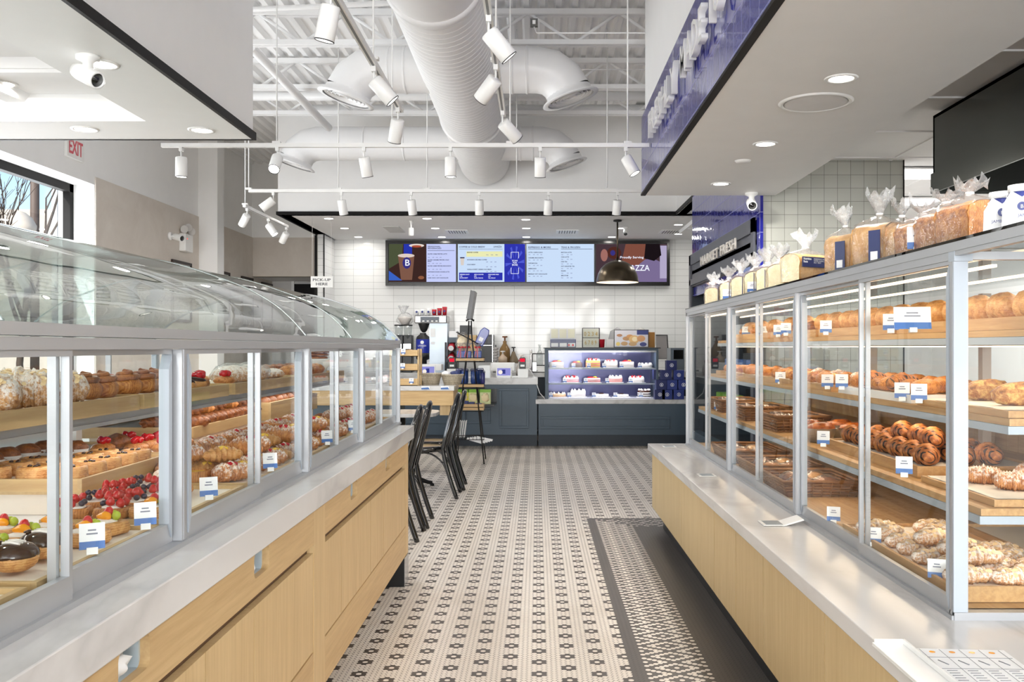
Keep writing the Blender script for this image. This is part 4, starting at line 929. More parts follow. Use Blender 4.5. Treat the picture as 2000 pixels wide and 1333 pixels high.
def fruit_danish(seed):
    o = square_base(seed=seed); h = .026
    MB().blob((0, 0, h), .028, .028, .008, seed, .1, 14, 6).build('custard', CREAM, o)
    g = MB(); pts = [(-.018+.036*t/8, -.006+.008*math.sin(math.pi*t/8), h+.012) for t in range(9)]
    g.tube(pts, [.003+.009*math.sin(math.pi*t/8) for t in range(9)], 8); g.build('mandarin_segment', FR_ORG, o)
    for k, (x, y) in enumerate(((.02, .014), (.006, .022))): MB().blob((x, y, h+.013), .010, .010, .011, 0, 0, 12, 8).build('grape', FR_GRN, o)
    MB().blob((-.016, .018, h+.012), .0085, .0085, .009, seed, .18, 12, 8, 8).build('blackberry', FR_BLU, o)
    add_straw(o, -.004, .012, h+.012, seed, .3, .022); return o
def berry_tart(seed):
    o = square_base(.042, .024, CR_GOLD, 'berry_tart', seed); h = .024; rnd = random.Random(seed)
    MB().blob((0, 0, h), .030, .030, .010, seed, .1, 14, 6).build('cream', CREAM, o)
    sp_ = [(-.02, -.014), (.0, -.02), (.022, -.012), (-.022, .010), (.002, .004), (.022, .014), (.0, .024), (-.012, -.002)]
    for k, (x, y) in enumerate(sp_):
        z = h+.012+(.010 if k in (4, 7) else 0)
        if (k+seed) % 3 == 0: MB().blob((x, y, z), .0105, .0105, .0115, k, .12, 12, 8, 9).build('raspberry', FR_RED, o)
        elif (k+seed) % 3 == 1: MB().blob((x, y, z), .008, .008, .0075, k, .04, 10, 7).build('blueberry', FR_BLU, o)
        else: add_straw(o, x, y, z, rnd.uniform(0, 6), rnd.uniform(-.6, .6), .02)
    return o
def eclair(top=CHOC, m=CR_PALE, name='eclair', ln=.12):
    o = MB().blob((0, 0, .02), ln/2, .026, .021, 2, .05, 18, 10, 2, .8).build(name, m); o['category'] = 'pastry'; o['label'] = 'x'
    MB().blob((0, 0, .028), ln/2*.93, .024, .0155, 4, .03, 18, 8).build('glaze', top, o); return o
def twist(ln=.16, r=.022, m=CR_DARK, name='twisted_roll'):
    mb = MB()
    for ph in (0, math.pi): mb.tube([(-ln/2+ln*t/24, math.cos(t*.8+ph)*r*.45, r+math.sin(t*.8+ph)*r*.35) for t in range(25)], [r*.35+r*.45*math.sin(math.pi*t/24)**.5 for t in range(25)], 8)
    o = mb.build(name, m); o['category'] = 'pastry'; o['label'] = 'x'; return o
def cup_bun():
    o = bun(.038, .05, CR_DARK, 6, 'cupcake_roll', amp=.08); o.data.transform(Matrix.Translation((0, 0, .012)))
    mb = MB(); mb.smooth = True; n = 36
    mb.lathe([(.03, 0), (.041, .038)], n=n, wob=lambda a, z: 1+.03*math.sin(18*a)); mb.build('paper_cup', WCARD, o); return o
def loafroll(ln=.2, w_=.045, h=.045, m=CR_RUST, name='rustic_loaf', seed=0):
    mb = MB().blob((0, 0, h*.8), ln/2, w_, h, seed, .07, 24, 14, 3, .75); o = mb.build(name, m); o['category'] = 'bread'; o['label'] = 'x'; return o
K = {}
K['donut'] = (donut(), 'chocolate glazed bun with white icing stripes')
for s_ in (1, 2, 3): K['fd%d' % s_] = (fruit_danish(s_), 'fruit danish with mandarin, grapes and strawberry')
for s_ in (1, 2, 3): K['bt%d' % s_] = (berry_tart(s_), 'berry tart heaped with raspberries and blueberries')
K['rd'] = (round_danish(), 'round danish with raisins')
K['rc'] = (round_danish(FR_YEL, False, .05, .034, CR_GOLD, 'custard_danish'), 'round custard danish')
K['pb'] = (bun(.05, .045, CR_WHT, 5, 'dusted_bun'), 'sugar dusted bun')
K['ac'] = (croissant(.17, .05, CR_WHT, 3, .45, 5, True, name='almond_croissant', flatk=1.0), 'almond croissant covered with flakes')
K['gc'] = (croissant(.15, .036, CR_GOLD, 1), 'golden croissant')
K['gb'] = (croissant(.17, .05, CR_PALE, 7, .4, 5, name='large_croissant', flatk=1.0), 'large golden croissant')
K['pc'] = (croissant(.14, .036, CR_POW, 2, .4, 5, filling=FR_RED, name='berry_croissant', flatk=.9), 'dusted croissant roll with red filling')
K['yc'] = (croissant(.13, .034, CR_PALE, 4, .2, 4, filling=FR_YEL, name='custard_roll'), 'pale pastry roll with yellow custard')
K['dc'] = (croissant(.15, .042, CR_CHO, 5, .3, 7, name='chocolate_croissant', flatk=.95), 'croissant striped with dark chocolate')
K['sc'] = (croissant(.2, .042, CR_POW, 6, .1, 7, name='dusted_croissant', flatk=.8), 'long flat sugar dusted croissant')
K['afl'] = (croissant(.16, .038, CR_WHT, 8, .25, 5, True, name='flat_almond_croissant', flatk=.75), 'flat dusted almond croissant')
K['mf'] = (bun(.046, .06, CR_GOLD, 9, 'swirl_bun', 'swirl', CR_DARK), 'tall swirled brown bun')
K['br'] = (bun(.045, .055, CR_DARK, 4, 'brown_roll', amp=.09), 'round dark brown roll')
K['ec'] = (eclair(), 'chocolate glazed eclair')
K['sr'] = (bun(.04, .035, CR_GOLD, 8, 'strawberry_pastry'), 'pastry topped with sliced strawberries')
for a, b, c in ((-.015, 0, .3), (.012, .012, 2), (.012, -.014, 4)): add_straw(K['sr'][0], a, b, .04, c, .9, .024)
K['tw'] = (twist(), 'long twisted brown roll')
K['cu'] = (cup_bun(), 'brown roll in a white paper cup')
K['wl'] = (loafroll(.18, .055, .04, CR_WHT, 'dusted_loaf', 3), 'sugar dusted loaf wrapped in film'); MB().blob((0, 0, .034), .1, .062, .046, 5, .1, 20, 12, 4, .7).build('film_wrap', BAG, K['wl'][0])
K['rl'] = (loafroll(), 'big crackled rustic loaf')
K['sl'] = (loafroll(.13, .04, .032, CR_GOLD, 'oval_roll', 5), 'oval golden roll')
K['ck'] = (MB().lathe([(0, 0), (.055, 0), (.058, .006), (.05, .014), (0, .016)], n=20, wob=lambda a, z: 1+.04*math.sin(5*a)).build('cookie', CR_DARK), 'round brown cookie'); K['ck'][0]['category'] = 'pastry'; K['ck'][0]['label'] = 'x'
RR = random.Random(11)
def put(kind, x, y, z, label, rz=None, sc=1, rx=0, ry=0, group=None):
    o, desc = K[kind]
    return place(o, (x, y, z), RR.uniform(-.4, .4)+(0 if rz is None else rz), label if label else desc, sc, group=group or (desc+'s')[:60], rx=rx, ry=ry)
def row(kinds, x, ys, z, where, rz=1.57, sc=1, jit=.006, group=None):
    cnt = {}
    tot = {}
    for i in range(len(ys)): tot[K[kinds[i % len(kinds)]][1]] = tot.get(K[kinds[i % len(kinds)]][1], 0)+1
    for i, y in enumerate(ys):
        k = kinds[i % len(kinds)]; d = K[k][1]; n = cnt.get(d, 0); cnt[d] = n+1
        lab = d+', '+(ORD[n]+' ' if tot[d] > 1 else '')+where
        put(k, x+RR.uniform(-jit, jit), y+RR.uniform(-jit, jit), z, lab, rz, sc)
def fr(a, b, st):
    n = max(1, int(round((b-a)/st))+1); return [a+(b-a)*i/(max(1, n-1)) for i in range(n)]
# left case, bottom deck
row(['donut'], -.985, [1.60-.14, 1.735, 1.842], ZP, 'in the front row, left case', sc=.93)
row(['donut'], -1.09, [1.32, 1.43, 1.54], ZP, 'in the second row, left case', sc=.93)
row(['fd1', 'fd2', 'fd3'], -.975, [1.98, 2.09], ZP, 'in the front row, left case', 0)
row(['fd2', 'fd3', 'fd1'], -1.085, [1.72, 1.83, 1.94, 2.05], ZP, 'in the second row, left case', 0)
row(['fd3', 'fd1'], -1.175, [1.72, 1.82, 1.92, 2.02], ZP, 'in the third row, left case', 0, .95)
row(['fd1', 'fd3'], -.965, [2.29], ZP, 'in the tray of berry tarts', 0)
row(['bt1', 'bt2', 'bt3'], -1.05, [2.29, 2.385, 2.48, 2.575, 2.67], ZP, 'in the front row, left case', 0)
row(['bt2', 'bt3', 'bt1'], -1.145, [2.29, 2.385, 2.48, 2.575, 2.67], ZP, 'in the second row, left case', 0)
row(['pb', 'pb'], -1.15, [2.88], ZP, 'beside the berry tarts')
row(['pc', 'yc'], -.965, fr(2.92, 3.5, .10), ZP, 'in the front row of the pastry pile', .6)
row(['rc', 'pc', 'yc'], -.965, fr(3.66, 4.36, .105), ZP, 'in the front row, rear tray of the pile', .3)
row(['rc', 'yc', 'gc'], -1.075, fr(2.90, 3.48, .10), ZP, 'in the second row of the pastry pile', .3)
row(['yc', 'gc', 'rc'], -1.075, fr(3.65, 4.36, .105), ZP, 'in the second row, rear tray of the pile', .3)
row(['gc', 'yc', 'pc'], -1.19, fr(3.02, 3.48, .095), ZP, 'in the third row of the pastry pile', .8)
row(['gc', 'sl'], -1.19, fr(3.65, 4.36, .10), ZP, 'in the third row, rear tray of the pile', .8)
row(['yc', 'gc', 'pc'], -1.02, fr(3.0, 4.3, .15), ZP+.05, 'lying on top of the pastry pile', .4)
row(['pc', 'gc'], -1.14, fr(2.96, 4.3, .14), ZP+.052, 'in the back row on top of the pile', 1.0)
row(['pc'], -.97, fr(4.6, 5.4, .13), ZP, 'in the front row of the far tray', .9)
row(['pc', 'br', 'sr'], -1.09, fr(4.58, 5.42, .12), ZP, 'in the second row of the far tray', .9)
row(['br', 'gc'], -1.19, fr(4.58, 5.42, .12), ZP, 'in the third row of the far tray', .9)
row(['pc'], -1.03, fr(4.66, 5.1, .14), ZP+.05, 'on top of the far tray', .9)
# risers
Z1 = 1.0+.033
row(['rd'], -1.295, [2.56, 2.665, 2.77, 2.875, 2.98], Z1, 'in the front row on the raised tray')
row(['rd'], -1.40, [2.56, 2.665, 2.77, 2.875, 2.98], Z1, 'in the second row on the raised tray')
row(['rd'], -1.505, [2.56, 2.665, 2.77], Z1, 'in the third row on the raised tray')
row(['cu'], -1.61, [2.6, 2.7, 2.8, 2.9, 3.0], Z1, 'in the back row of the raised tray')
row(['cu'], -1.505, [2.9, 3.0], Z1, 'behind the raisin danishes')
row(['sr'], -1.30, [3.2, 3.3, 3.4], Z1, 'in the front row on the raised tray')
row(['sr'], -1.40, [3.2, 3.3, 3.4], Z1, 'in the second row on the raised tray')
row(['sr', 'br'], -1.5, [3.2, 3.3, 3.4], Z1, 'in the back row on the raised tray')
row(['tw'], -1.38, fr(3.62, 4.34, .12), 1.083, 'in the front row behind the pastry pile', .9)
row(['tw'], -1.49, fr(3.62, 4.34, .12), 1.083, 'in the second row behind the pastry pile', .9)
row(['tw', 'gc'], -1.43, fr(3.7, 4.3, .15), 1.12, 'on top of the twisted rolls', .9)
row(['br'], -1.37, fr(4.58, 5.38, .11), 1.10, 'in the front row of the raised box')
row(['br'], -1.48, fr(4.58, 5.38, .11), 1.10, 'in the second row of the raised box')
# steel shelf
row(['ac'], -1.215, [2.02, 2.16, 2.30], ZS1, 'in the front row on the steel shelf', .3)
row(['ac'], -1.33, [2.08, 2.22, 2.36], ZS1, 'in the second row on the steel shelf', .3)
row(['br'], -1.46, [2.1, 2.21, 2.32, 2.43, 2.54], ZS1, 'behind the almond croissants')
row(['mf'], -1.21, [2.46, 2.56], ZS1, 'beside the almond croissants'); row(['mf'], -1.32, [2.5], ZS1, 'behind the other swirled buns')
row(['mf'], -1.21, [2.71, 2.81, 2.91], ZS1, 'in the tray before the eclairs')
row(['ec'], -1.20, [3.0, 3.08, 3.16], ZS1, 'on the steel shelf', .2)
row(['sr'], -1.29, [2.96, 3.05, 3.14, 3.23, 3.31], ZS1, 'behind the eclairs')
row(['sr'], -1.39, [2.9, 3.0, 3.1, 3.2, 3.3], ZS1, 'in the back row behind the eclairs')
row(['sr'], -1.20, [3.27, 3.52], ZS1, 'in the front row past the eclairs'); row(['sr'], -1.29, [3.52], ZS1, 'beside the wrapped loaf')
row(['wl'], -1.22, [3.72, 3.92], ZS1, 'on the steel shelf', .9); row(['pb'], -1.23, [4.07, 4.18, 4.29], ZS1, 'on the steel shelf'); row(['pb'], -1.34, [3.9, 4.02, 4.14, 4.26], ZS1, 'in the back row on the steel shelf')
row(['sl'], -1.22, fr(4.58, 5.0, .1), ZS1, 'at the far end of the steel shelf', .3); row(['br'], -1.34, fr(4.58, 5.3, .12), ZS1, 'behind the oval rolls')
pl = MB().lathe([(0, .0), (.05, 0), (.055, .03), (.11, .075), (.105, .08), (.04, .05), (0, .05)], n=28).build('white_dish', WPLAST, loc=(-1.24, 5.2, ZS1)); tag(pl, 'white footed dish under the stacked cookies', 'dish')
for k in range(3): put('ck', -1.24+.004*k, 5.2, ZS1+.08+.017*k, 'brown cookie on the white dish, '+['lowest of the stack', 'middle of the stack', 'topmost of the stack'][k])

# ------------------------------------------------------------ price cards
def card_proto(w_, h_, name='price_card'):
    t = thing(name, 'x', 'card', group='white and blue price cards')
    MB().box(-w_/2, w_/2, -.0008, .0008, 0, h_).build('card', WCARD, t)
    MB().box(-w_/2, w_/2, -.0014, -.0008, 0, h_*.3).build('blue_band', BLUEC, t)
    MB().box(-w_*.22, w_*.22, -.0014, -.0008, h_*.56, h_*.62).box(-w_*.16, w_*.16, -.0014, -.0008, h_*.70, h_*.76).build('printed_line', plain('card_print', (120, 124, 140), .5) if 'card_print' not in MATS else MATS['card_print'], t)
    MB().box(-.012, .012, -.008, .008, -.012, .004).build('clip', WPLAST, t); return t
CARD = card_proto(.055, .06); CARDL = card_proto(.12, .075, 'large_price_card')
def card(px, py, d, label, rz=0, sc=1, big=False, rx=-.15):
    p = P(px, py, d); return place(CARDL if big else CARD, p, rz, label, sc, rx=rx)
for px, py, d, l in ((180, 1107, 1.806, 'white price card under the chocolate buns, left case'), (284, 1060, 2.05, 'white price card below the fruit danishes'), (408, 995, 2.45, 'white price card before the dusted rolls'),
                     (528, 940, 3.01, 'white price card before the custard danish'), (639, 885, 3.83, 'white price card before the far croissants'), (690, 862, 4.3, 'small price card near the far end of the left case')):
    d = .884*F/(VX-px); place(CARD, (-.884, d, ZC+.070), .5, l, .85, rx=-.15)

# ------------------------------------------------------------ right bread case
XC = 1.16; ZR = .64
def runit():
    ys = [7.05, 5.95, 4.95, 4.1, 3.45, 2.85, 2.3, 1.6, .8, 0]
    seams_px = [1292, 1331, 1394, 1437, 1494]     # panel joints read at the lower edge
    ds = [.905*F/(p-VX) for p in (1291, 1331, 1395, 1437, 1490.5)]
    cuts = [7.25]+ds[1:]+[2.9, 2.1, 1.2, 0]
    u = thing('bread_base_cabinet', 'long low pale oak cabinet with flat doors under the bread case', 'cabinet', (.905, 0, 0))
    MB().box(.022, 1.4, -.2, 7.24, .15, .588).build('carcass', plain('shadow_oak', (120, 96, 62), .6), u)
    MB().box(.07, 1.3, -.2, 7.12, 0, .15).build('toe_kick', BLACKM, u)
    for a, b in zip(cuts, cuts[1:]): MB().box(0, .02, b+.004, a-.004, .147, .585).build('door_panel', OAKR, u)
runit()
tag(MB().box(.875, 2.35, -.3, 7.29, .588, ZR).build('marble_counter_right', MARB, bevel=.003), 'low white marble ledge of the right bread case', 'worktop')
for i, (px, py) in enumerate(((1307, 873), (1380, 929), (1508, 1023))):
    p = G(px, py, ZR+.002); t = thing('waste_hole', 'square waste opening in the right marble ledge, '+['farthest', 'middle', 'nearest'][i]+' of three', 'opening', p)
    MB().box(-.05, .05, -.055, .055, 0, .003).build('rim', WPLAST, t); MB().box(-.036, .036, -.045, .045, .003, .004).build('dark_well', plain('well%d' % i, (140, 150, 158), .4), t)
    if i == 2: MB().prism([(.03, 0), (.12, .028), (.125, .022), (.035, -.004)], 'y', -.05, .05).build('paper_flap', WCARD, t)
rc = thing('bread_case', 'tall glazed bread case with sliding doors and oak shelves on the right', 'display case', (XC, 2.565, ZR))
YN, YF, XK = 2.565, 7.19, 2.12
W(MB().box(XC, XC+.045, YN, YF, 1.645, 1.693).box(XC-.003, XC+.045, YN-.6, YF, 1.668, 1.693).box(XC, XK, YF-.04, YF, 1.645, 1.693).box(XC, XK, YN, YN+.03, 1.645, 1.667).box(XC, XC+.02, YN-.6, YN, 1.655, 1.668), 'top_frame', ALU, rc)
W(MB().box(XC-.002, XC+.05, YN-.006, YN+.03, 1.64, 1.668), 'corner_cap', ALUW, rc)
W(MB().box(XC+.045, XK, YN-.6, YF-.04, 1.672, 1.688), 'roof', GLS, rc)
W(MB().box(XC-.004, XK, YN-.6, YF, 1.693, 1.701), 'dark_glass_top', DKGL, rc)
W(MB().box(XC-.006, XC+.05, YN, YF, ZR, ZR+.012).box(XC, XK, YN-.004, YN+.04, ZR, ZR+.022), 'sill', ALU, rc)
for y in (YN+.014, 4.14, 5.61, YF-.014):
    W(MB().box(XC, XC+.04, y-.014, y+.014, ZR+.0125, 1.6445).box(XC-.0015, XC+.0005, y-.005, y+.005, ZR+.013, 1.644), 'post', ALU, rc)
W(MB().box(XC-.0025, XC+.036, YN-.004, YN-.001, ZR+.023, 1.639), 'corner_post', ALUW, rc)
W(MB().box(XK-.04, XK, YN, YN+.04, ZR, 1.65).box(XK-.04, XK, YF-.04, YF, ZR, 1.65), 'rear_post', ALU, rc)
for (a, b), m_ in zip(((YN+.02, 4.13), (4.15, 5.6), (5.62, YF-.03)), (3.325, 4.9, 6.37)):
    slider(a, m_+.014, XC+.004, -1, ZR+.012, 1.645, rc, .042, far_pull=False); slider(m_-.014, b, XC+.022, -1, ZR+.012, 1.645, rc, .042, far_pull=True)
W(MB().box(XC+.04, XK-.03, YN+.006, YN+.011, ZR+.02, 1.645), 'end_pane', GLSR, rc)
W(MB().box(XK-.02, XK-.015, YN+.04, YF-.04, 1.13, 1.645), 'rear_pane', GLSR, rc)
bd_ = MB()
y = YN+.04
while y < YF-.1: bd_.box(XK-.03, XK-.012, y, y+.098, ZR+.02, 1.13); y += .1
W(bd_, 'rear_boarding', OAKS, rc)
W(MB().box(XC+.05, XK-.03, YN+.03, YF-.04, ZR+.012, ZR+.022), 'deck', OAKS, rc)
SH = {'s1': (1.40, 1.432), 's2': (1.33, 1.178), 's3': (1.25, .925)}
for k, (xf, z) in SH.items():
    W(MB().box(xf, XK-.04, YN+.03, YF-.06, z, z+.02), 'shelf', OAKS, rc); W(MB().box(xf-.004, XK-.04, YN+.028, YF-.06, z-.024, z-.001), 'shelf_rail', ALUW, rc)
for y in (2.7, 4.2, 5.6, 7.05):
    W(MB().box(XK-.1, XK-.06, y-.02, y+.02, ZR+.02, 1.645), 'shelf_upright', plain('upright%g' % y, (206, 184, 166), .4), rc)
led = MB(); led.box(1.29, 1.305, YN+.05, YF-.1, 1.628, 1.636).box(1.56, 1.575, YN+.05, YF-.1, 1.628, 1.636); W(led, 'led_strip', LEDW, rc)
led = MB()
for xf, z in ((1.5, 1.405), (1.45, 1.15), (1.4, .897)): led.box(xf, xf+.012, YN+.06, YF-.1, z-.004, z)
W(led, 'shelf_led_strip', LEDW, rc)
for x in (1.3, 1.57): light('AREA', (x, 4.88, 1.62), 9, (1, .80, .58), .02, 4.4)
for x, z in ((1.5, 1.398), (1.45, 1.143), (1.4, .89)): light('AREA', (x, 4.88, z), 4.5, (1, .80, .58), .02, 4.4)
# trays of the bread case
ZDK = ZR+.024
def rt(x0, x1, y0, y1, z, l, **k): return tray(x0, x1, y0, y1, z, l, m=OAKS if 'm' not in k else k.pop('m'), **k)
for i, (a, b) in enumerate(((2.62, 3.6), (3.65, 4.6), (4.65, 5.55), (5.62, 6.6))):
    rt(1.405, 1.78, a, b, 1.453, 'oak tray on the top shelf of the bread case, '+ORD[i]+' from the camera', h=.038, paper='on the top bread shelf, '+ORD[i]+' from the camera')
ZT1_ = 1.453+.031
rt(1.34, 1.75, 2.62, 3.25, 1.199, 'thin oak board tray under the big rustic loaves', h=.02, paper='under the big rustic loaves')
rt(1.34, 1.7, 3.3, 4.1, 1.199, 'white tray of braided rolls on the middle shelf', h=.03, m=WPLAST, paper='under the braided rolls')
rt(1.34, 1.75, 4.2, 5.5, 1.199, 'oak tray of flat pastries on the middle shelf', h=.03, paper='under the flat pastries')
rt(1.34, 1.75, 5.6, 6.9, 1.199, 'oak tray of flat breads at the far end of the middle shelf', h=.03, paper='under the flat breads at the far end')
rt(1.30, 1.85, 2.62, 3.12, .946, 'thin oak board under the long dusted croissants', h=.02, paper='under the long dusted croissants')
rt(1.32, 1.78, 3.2, 4.2, .946, 'oak tray of chocolate striped croissants', h=.04, paper='under the chocolate striped croissants')
rt(1.20, 1.62, 2.66, 3.62, ZDK, 'white lined oak tray of almond croissants on the bottom deck', h=.045, paper='under the almond croissants on the bottom deck')
rt(1.66, 2.02, 2.66, 3.62, ZDK, 'second oak tray on the bottom deck behind the almond croissants', h=.045, paper='behind the almond croissants on the bottom deck')
# top shelf
row(['gb'], 1.475, fr(2.75, 3.55, .16), ZT1_, 'in the front row, first tray of the top shelf', 1.2, .95)
row(['gb'], 1.475, fr(3.73, 4.52, .16), ZT1_, 'in the front row, second tray of the top shelf', 1.2, .95)
row(['gb', 'br'], 1.475, fr(4.75, 5.46, .15), ZT1_, 'in the front row, third tray of the top shelf', 1.2, .95)
row(['gb', 'sl'], 1.475, fr(5.7, 6.52, .16), ZT1_, 'in the front row, fourth tray of the top shelf', 1.2, .95)
row(['sl', 'gb'], 1.63, fr(2.75, 3.55, .16), ZT1_, 'in the back row, first tray of the top shelf', 1.2, .95)
row(['gb', 'mf'], 1.63, fr(3.73, 4.52, .16), ZT1_, 'in the back row, second tray of the top shelf', 1.2, .95)
row(['gb', 'br'], 1.63, fr(4.75, 5.46, .15), ZT1_, 'in the back row, third tray of the top shelf', 1.2, .95)
# middle shelf
Z2 = 1.199+.024
for i, (x, y, rz) in enumerate(((1.50, 2.86, .2), (1.60, 2.98, .3), (1.53, 3.12, -.1), (1.68, 3.08, .4))):
    put('rl', x, y, Z2-.004, 'big crackled rustic loaf, '+['nearest', 'second nearest', 'third', 'farthest'][i]+' on the middle shelf', rz, .9)
row(['sl', 'gc', 'dc'], 1.42, fr(3.38, 4.02, .11), Z2+.004, 'in the front row of the white tray', .5)
row(['gc', 'sl'], 1.55, fr(3.38, 4.02, .12), Z2+.004, 'in the back row of the white tray', .9, 1.1)
row(['gc', 'yc', 'sl'], 1.42, fr(4.28, 5.42, .13), Z2, 'in the front row of flat pastries', .9)
row(['gc', 'sc'], 1.56, fr(4.28, 5.42, .17), Z2, 'in the back row of flat pastries', .3)
row(['sl', 'gc'], 1.42, fr(5.68, 6.82, .16), Z2, 'in the front row at the far end, middle shelf', .9)
row(['sl', 'pb'], 1.56, fr(5.68, 6.82, .16), Z2, 'in the back row at the far end, middle shelf', .9)
# lower shelf
Z3 = .946+.024
for i, (x, y, rz) in enumerate(((1.45, 2.80, -.5), (1.56, 2.88, -.45), (1.42, 2.93, -.5), (1.62, 3.0, -.4), (1.70, 2.9, -.5))):
    put('sc', x, y, Z3-.004, 'long flat sugar dusted croissant, '+ORD[i]+' on the oak board', rz, 1.0)
row(['dc'], 1.40, fr(3.30, 4.1, .125), Z3+.01, 'in the front row of the lower shelf', 1.1)
row(['dc'], 1.52, fr(3.30, 4.1, .125), Z3+.01, 'in the second row of the lower shelf', 1.1)
row(['dc'], 1.64, fr(3.34, 4.1, .15), Z3+.01, 'in the back row of the lower shelf', 1.1)
row(['dc'], 1.47, [3.42, 3.55, 3.7], Z3+.06, 'lying on top of the others')
# bottom deck
Z4 = ZDK+.032
row(['afl'], 1.29, fr(2.75, 3.50, .12), Z4, 'in the front row of the bottom deck', .3)
row(['afl'], 1.42, fr(2.74, 3.2, .12), Z4, 'in the second row of the bottom deck', .3)
row(['afl'], 1.54, fr(2.74, 3.1, .12), Z4, 'in the third row of the bottom deck', .3)
row(['afl'], 1.34, fr(2.82, 3.1, .14), Z4+.042, 'lying on top in the bottom tray', .1)
row(['afl', 'gc'], 1.74, [2.8, 2.95], Z4, 'in the rear tray of the bottom deck', .1)
row(['afl'], 1.50, [3.42, 3.5], Z4, 'in the far corner of the bottom tray', .5)
# foil loaf tins
def foil_cake():
    t = thing('foil_tin_cake', 'x', 'cake', group='glazed loaves in foil tins')
    mb = MB(); mb.smooth = False; n = 40; mb.lathe([(.0, 0), (.052, 0), (.072, .062), (.076, .066)], n=n, wob=lambda a, z: 1+.02*math.sin(20*a)); mb.build('tin', FOIL, t)
    MB().blob((0, 0, .062), .068, .068, .03, 5, .1, 20, 12, 3).build('crust', crust('glazed_crust', (196, 112, 44), (160, 80, 30), (110, 50, 18), rough=.12) if 'glazed_crust' not in MATS else MATS['glazed_crust'], t); return t
FK = foil_cake()
for i, (x, y) in enumerate(((1.36, 4.42), (1.36, 4.60), (1.52, 4.42), (1.52, 4.62))):
    place(FK, (x, y, .948), 0, 'glazed brown loaf in a silver foil tin, '+['front left', 'rear left', 'front right', 'rear right'][i]+' of four')
# wicker baskets with wrapped breads
def basket(x, y, z, w_, l_, h, label, m=WICK, items=True, cloth=None):
    t = thing('wicker_basket', label, 'basket', (x, y, z), group=None); mb = MB(); fl = 1.12
    for k in range(6):
        q = k/5; a, b = w_/2*(1+(fl-1)*q), l_/2*(1+(fl-1)*q); zz = h*q
        mb.tube([(-a, -b, zz), (a, -b, zz), (a, b, zz), (-a, b, zz)], .007 if k < 5 else .01, 6, closed=True)
    for s_ in range(9):
        u = -1+2*s_/8
        for sg in (-1, 1):
            mb.tube([(u*w_/2, sg*l_/2, 0), (u*w_/2*fl, sg*l_/2*fl, h)], .004, 5); mb.tube([(sg*w_/2, u*l_/2, 0), (sg*w_/2*fl, u*l_/2*fl, h)], .004, 5)
    mb.build('weave', m, t)
    MB().box(-w_/2, w_/2, -l_/2, l_/2, 0, .006).build('bottom', m, t); return t
def wrapped(x, y, z, label, s_=(.09, .055, .04), m=CR_GOLD, rz=0, seed=0):
    o = MB().blob((0, 0, s_[2]), *s_, seed, .07, 16, 10, 2, .8).build('wrapped_bread', m, loc=(x, y, z), rot=rz); tag(o, label, 'bread', 'breads wrapped in clear film')
    MB().blob((0, 0, s_[2]*1.08), s_[0]*1.12, s_[1]*1.15, s_[2]*1.16, seed+9, .16, 18, 12, 5, .8).build('film', BAG, o); return o
bks = [(1.42, 5.1, .948, .26, .34, .08, 'brown wicker basket on the lower shelf past the foil tins'), (1.42, 5.9, .948, .26, .42, .08, 'brown wicker basket farther along the lower shelf'), (1.42, 6.6, .948, .26, .4, .08, 'brown wicker basket at the far end of the lower shelf'),
       (1.40, 4.75, ZDK, .34, .42, .075, 'brown wicker basket of wrapped rolls on the deck, nearest'), (1.40, 5.35, ZDK, .34, .42, .075, 'brown wicker basket of wrapped rolls on the deck, middle'), (1.40, 6.1, ZDK, .34, .5, .075, 'brown wicker basket of wrapped rolls on the deck, farthest')]
for i, b in enumerate(bks):
    basket(*b)
    for j in range(4):
        wrapped(b[0]+(-.07 if j % 2 else .06), b[1]+(-.09 if j < 2 else .09), b[2]+.01, 'film wrapped roll, '+['front left', 'front right', 'rear left', 'rear right'][j]+' in '+b[6].replace('brown wicker ', '').replace('of wrapped rolls ', ''), (.07, .05, .035), [CR_DARK, CR_GOLD, CR_PALE][j % 3], .3*j, i*5+j)
# paper cards of the bread case
for px, py, d, big, l in ((1783, 643, 2.93, True, 'large white and blue price card on the top bread shelf'), (1740, 645, 3.2, False, 'slim price card left of the large card on the top bread shelf'), (1613, 650, 4.3, False, 'price card on the top bread shelf before the croissants'),
                          (1535, 652, 5.1, False, 'price card on the top shelf, right of the far pair'), (1520, 655, 5.3, False, 'price card on the top shelf, left of the far pair'), (1490, 656, 5.8, False, 'price card on the top shelf below the brown rolls'), (1457, 655, 6.3, False, 'price card farthest along the top bread shelf'),
                          (1616, 756, 4.2, False, 'left of two price cards on the middle shelf before the flat pastries'), (1644, 757, 4.0, False, 'right of two price cards on the middle shelf before the flat pastries'), (1762, 778, 3.35, False, 'left of two price cards before the white tray'), (1795, 782, 3.2, False, 'right of two price cards before the white tray'),
                          (1524, 748, 5.1, False, 'price card hanging at the middle shelf edge, far bay'), (1608, 868, 4.0, False, 'price card beside the chocolate striped croissants'), (1766, 926, 3.05, False, 'price card on the lower shelf before the oak board'),
                          (1628, 1018, 3.75, False, 'price card at the far corner of the bottom tray'), (1706, 1062, 3.31, False, 'price card in the middle of the bottom tray'), (1830, 1130, 2.80, False, 'price card at the near corner of the bottom tray'), (1402, 800, 6.6, False, 'small price card on the far basket'), (1387, 792, 6.95, False, 'small price card on the farthest basket edge')):
    card(px, py, d, l, -.35 if not big else -.1, .95 if d < 5 else 1.0, big)
sw = MB().box(-.06, .06, -.09, .09, 0, .002).build('deli_paper', WCARD, loc=(2.0, 3.0, 1.17)); tag(sw, 'white deli paper on the middle shelf at the back', 'paper')

